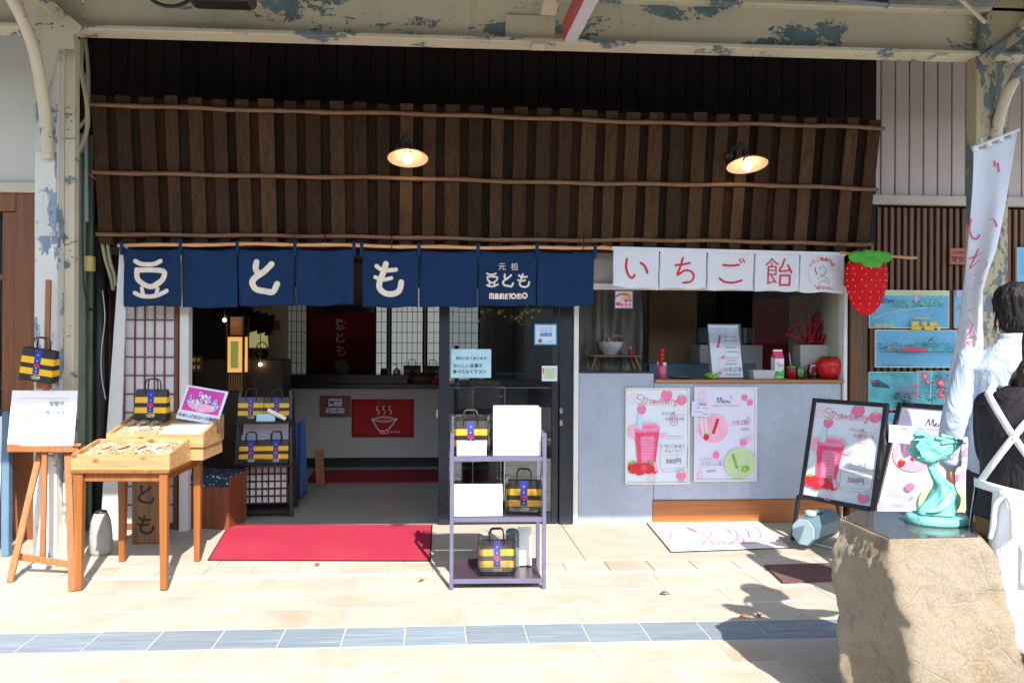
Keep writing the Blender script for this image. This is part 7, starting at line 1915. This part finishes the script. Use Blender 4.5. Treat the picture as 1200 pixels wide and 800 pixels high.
def mf(u_, v_): an = (u_ - .5) * 2.0; return hc_ + Vector((.070 * math.sin(an), .022 + .096 * math.cos(an) + .012 * (1 - abs(u_ - .5) * 2), -.10 + .085 * v_))
mk.grid(mf, 14, 6, 'ink_white'); ob('face_mask', mk, man)

# --- woman with the white apron
zw = 2.68
wpos = CZ(1205, 600, zw); wo = thing('person', 'woman with long brown hair in a black top and white cross back apron', 'person', (wpos.x, wpos.y, .006), R(-60)); wo.scale = (.97, .97, .945)
hc2 = Vector((.035, .105, 1.50))
b = MB(); head_geo(b, hc2, .95); limb(b, [(0, 0, 1.31), (.015, .04, 1.37), (.03, .08, 1.43)], [.052, .05, .05])
ell_loft(b, [((0, 0, .76), .10, .09), ((0, 0, .86), .17, .12), ((0, 0, .98), .135, .10), ((0, 0, 1.12), .155, .11), ((0, -.005, 1.24), .162, .10), ((0, -.005, 1.32), .11, .075), ((0, 0, 1.35), .06, .055)])
aL = [(-.135, .005, 1.285), (-.155, .05, 1.16), (-.16, .10, 1.05), (-.13, .20, 1.0), (-.07, .29, 1.01)]; aR = [(-x, y, z) for x, y, z in aL]; ra = [.047, .041, .036, .032, .024]
limb(b, aL, ra); limb(b, aR, ra); hand(b, (-.07, .29, 1.01), (.5, .8, .05), -1, (.3, -.3, -.5), .92); hand(b, (.07, .29, 1.01), (-.5, .8, .05), 1, (-.3, -.3, -.5), .92)
for sx in (-1, 1): limb(b, [(sx * .09, 0, .82), (sx * .095, .01, .62), (sx * .095, .01, .45), (sx * .09, -.015, .27), (sx * .09, -.02, .08)], [.095, .076, .054, .05, .034]); limb(b, [(sx * .09, -.03, .04), (sx * .095, .05, .035), (sx * .10, .13, .025)], [.034, .032, .025])
melt('body', b, 'skin', wo, .0085, 3); eyes(wo, hc2, .95)
s_ = MB(); ell_loft(s_, [((0, 0, .84), .186, .140), ((0, 0, .93), .168, .13), ((0, 0, 1.02), .158, .122), ((0, 0, 1.14), .165, .124), ((0, -.006, 1.25), .168, .112), ((0, -.005, 1.325), .12, .086), ((0, .004, 1.365), .074, .07)], 'skin', 24)
limb(s_, aL[:-1] + [(-.09, .265, 1.008)], [.054, .052, .048, .043, .037]); limb(s_, aR[:-1] + [(.09, .265, 1.008)], [.054, .052, .048, .043, .037]); melt('top', s_, 'black_top', wo, .010, 3)
tr2 = MB(); ell_loft(tr2, [((0, 0, .72), .172, .128), ((0, 0, .84), .178, .130), ((0, 0, .93), .155, .115)])
for sx in (-1, 1): limb(tr2, [(sx * .088, 0, .78), (sx * .098, .008, .6), (sx * .10, .005, .4), (sx * .10, -.01, .22), (sx * .10, -.01, .10)], [.105, .098, .088, .082, .08])
melt('trousers', tr2, 'brown_trousers', wo, .011, 4)
for sx in (-1, 1): sh_ = MB(); limb(sh_, [(sx * .09, -.04, .04), (sx * .095, .05, .045), (sx * .10, .145, .03)], [.04, .042, .032]); melt('shoe', sh_, 'shoe', wo, .010, 2)
# apron: skirt wrapped round the hips, open at the back left
ap = MB()
A0, A1 = R(-113), R(200)      # angle round the body; -90 deg is the middle of the back
def apf(u_, v_):
    an = A0 + (A1 - A0) * u_; z = .965 - .60 * v_; r_ = 1 + .12 * v_ + .035 * math.sin(an * 7 + v_ * 2) * v_ + .012 * math.sin(an * 17) * v_
    hip = 1 + .09 * math.sin(min(1, v_ * 2.2) * math.pi / 2)
    return (.172 * r_ * hip * math.cos(an), .138 * r_ * hip * math.sin(an) , z + .012 * math.sin(an * 3))
ap.grid(apf, 60, 22, 'apron_white'); ob('apron_skirt', ap, wo, solid=.003)
bl_ = MB()
def band(u_, v_): an = 2 * math.pi * u_; return ((.176 + .002 * math.sin(an * 5)) * math.cos(an), .142 * math.sin(an), .980 - .034 * v_ + .01 * math.sin(an * 2))
bl_.grid(band, 40, 3, 'apron_white'); ob('waist_tie', bl_, wo, solid=.004)
kn = MB(); kn.ball((-.02, -.152, .955), .018, 'apron_white', 10, 7, (1.3, .7, 1)); kn.tube(spline([(-.02, -.155, .95), (-.045, -.165, .91), (-.05, -.17, .84), (-.06, -.172, .78)], 4), [.007, .009, .010, .008], 'apron_white', 6); kn.tube(spline([(-.01, -.155, .95), (.01, -.165, .90), (.012, -.17, .80)], 4), [.008, .011, .010], 'apron_white', 6); ob('apron_knot', kn, wo)
def strap(a_, c_, name='apron_strap'):
    n_ = 18; vs = []
    for k in range(n_ + 1):
        f = k / n_; x = a_[0] + (c_[0] - a_[0]) * f; z = a_[1] + (c_[1] - a_[1]) * f
        # surface depth of the top's back at this x,z
        rx = .18; ry = .126 - .012 * max(0, (z - 1.2) / .12); y = -ry * math.sqrt(max(.05, 1 - (x / rx) ** 2)) - .006
        dx, dz_ = c_[0] - a_[0], c_[1] - a_[1]; L_ = math.hypot(dx, dz_); wx, wz = -dz_ / L_ * .012, dx / L_ * .012
        vs += [Vector((x + wx, y, z + wz)), Vector((x - wx, y, z - wz))]
    m2 = MB(); m2.add(vs, [(2 * k, 2 * k + 1, 2 * k + 3, 2 * k + 2) for k in range(n_)], 'apron_white', True); ob(name, m2, wo, solid=.004)
strap((-.10, 1.335), (.135, .96)); strap((.10, 1.335), (-.135, .96))
for sx in (-1, 1): m2 = MB(); m2.tube([(sx * .10, -.09, 1.33), (sx * .105, -.03, 1.362), (sx * .10, .04, 1.34), (sx * .09, .10, 1.26)], .013, 'apron_white', 8); ob('apron_strap', m2, wo)
pk = MB()
def pkf(u_, v_):
    an = R(-82) + R(34) * u_; z = .78 - .17 * v_; w = (.965 - z) / .60; r_ = (1 + .12 * w) * (1 + .09 * math.sin(min(1, w * 2.2) * math.pi / 2)) + .035 * math.sin(an * 7 + w * 2) * w + .02
    return (.172 * r_ * math.cos(an), .138 * r_ * math.sin(an), z)
pk.grid(pkf, 8, 6, 'apron_white'); ob('apron_pocket', pk, wo, solid=.003)
hb = MB(); c_ = hc2
ell_loft(hb, [(c_ + Vector((0, dy, z)), rx, ry) for z, rx, ry, dy in ((-.09, .055, .035, -.055), (-.05, .070, .060, -.045), (-.01, .080, .082, -.03), (.03, .083, .096, -.018), (.07, .080, .100, -.014), (.10, .062, .080, -.014), (.122, .025, .03, -.014))], 'skin', 26)
limb(hb, [c_ + Vector((-.0, -.10, -.02)), c_ + Vector((-.015, -.125, -.05)), c_ + Vector((-.025, -.138, -.09)), c_ + Vector((-.03, -.14, -.13)), c_ + Vector((-.03, -.138, -.17))], [.034, .036, .036, .028, .010])
for k in range(46):
    f = rgg.random(); ox, oy = rgg.uniform(-.05, .05), rgg.uniform(-.02, .02); pts = spline([c_ + Vector((-.01 + ox * .5, -.11 + oy, -.03)), c_ + Vector((-.025 + ox * .8, -.138 + oy, -.08)), c_ + Vector((-.035 + ox, -.142 + oy, -.13)), c_ + Vector((-.03 + ox * 1.2, -.138 + oy, -.15 - .05 * f))], 4); hb.tube(pts, [.008 - .006 * j / len(pts) for j in range(len(pts))], 'skin', 6)
o = melt('hair', hb, 'hair_brown', wo, .0050, 1); comb(o, c_ + Vector((0, -.05, -.03)), .006, 60, 7)
ht = MB(); ht.lathe([(.03, -.012), (.043, -.006), (.043, .006), (.03, .012)], 'ink', tuple(c_ + Vector((-.012, -.118, -.045))), 14); ob('hair_tie', ht, wo)

# ================================================================== OPPOSITE SIDE OF THE STREET (seen in reflections)
op = thing('opposite_building', 'long shaded building across the street, seen only as reflection in the glass', 'building', (0, -17.5, 0))
ob('wall', MB().bx(-22, 22, -.2, .2, 0, 5.2, 'opp_wall', .02), op, (0, 0, 0))
for k in range(9):
    x = -20 + k * 4.9; f = ob('window', MB().bx(x, x + 3.2, .201, .26, .5, 2.6, 'opp_window', .01), op); ob('sill', MB().bx(x - .1, x + 3.3, .2, .36, .36, .48, 'opp_wall', .01), f)
    f = ob('window', MB().bx(x + .3, x + 2.4, .201, .26, 3.3, 4.5, 'opp_window', .01), op)
ob('roof', MB().bx(-22.4, 22.4, -4, .7, 5.2, 5.4, 'roof_sheet', .02), op)
for k, (x, y) in enumerate(((1.2, -10.4), (-4.6, -11.0))):
    tt = thing('street_tree', ['bushy street tree opposite the glass door, seen as reflection', 'second street tree further left across the road, seen as reflection'][k], 'tree', (x, y, -.06))
    mb = MB(); mb.tube(spline([(0, 0, 0), (.05, 0, 1), (-.03, .05, 2), (.05, .02, 3)], 4), [.13] * 3 + [.10] * 6 + [.06] * 4, 'tree_bark', 8)
    for j in range(6): a_ = j * 1.05; mb.tube([(0, 0, 1.7 + .15 * j), (.5 * math.cos(a_), .5 * math.sin(a_), 2.4 + .15 * j), (1.0 * math.cos(a_), 1.0 * math.sin(a_), 2.9 + .1 * j)], [.05, .035, .015], 'tree_bark', 6)
    ob('trunk', mb, tt)
    cr = MB(); rg5 = random.Random(k); vs, fs = [], []
    for cl_ in range(46):
        th, ph = rg5.uniform(0, 6.28), rg5.uniform(-1, 1); rr = rg5.random() ** .4
        cc = Vector((1.35 * rr * math.cos(th) * math.sqrt(1 - ph * ph), 1.35 * rr * math.sin(th) * math.sqrt(1 - ph * ph), 2.9 + 1.15 * rr * ph))
        for l_ in range(34):
            p_ = cc + Vector((rg5.gauss(0, .17), rg5.gauss(0, .17), rg5.gauss(0, .14))); d_ = Vector((rg5.gauss(0, 1), rg5.gauss(0, 1), rg5.gauss(0, 1))).normalized(); e_ = d_.orthogonal().normalized()
            i0 = len(vs); vs += [p_ - d_ * .06, p_ + e_ * .03, p_ + d_ * .06, p_ - e_ * .03]; fs.append((i0, i0 + 1, i0 + 2, i0 + 3))
    cr.add(vs, fs, 'tree_leaf'); ob('crown', cr, tt)
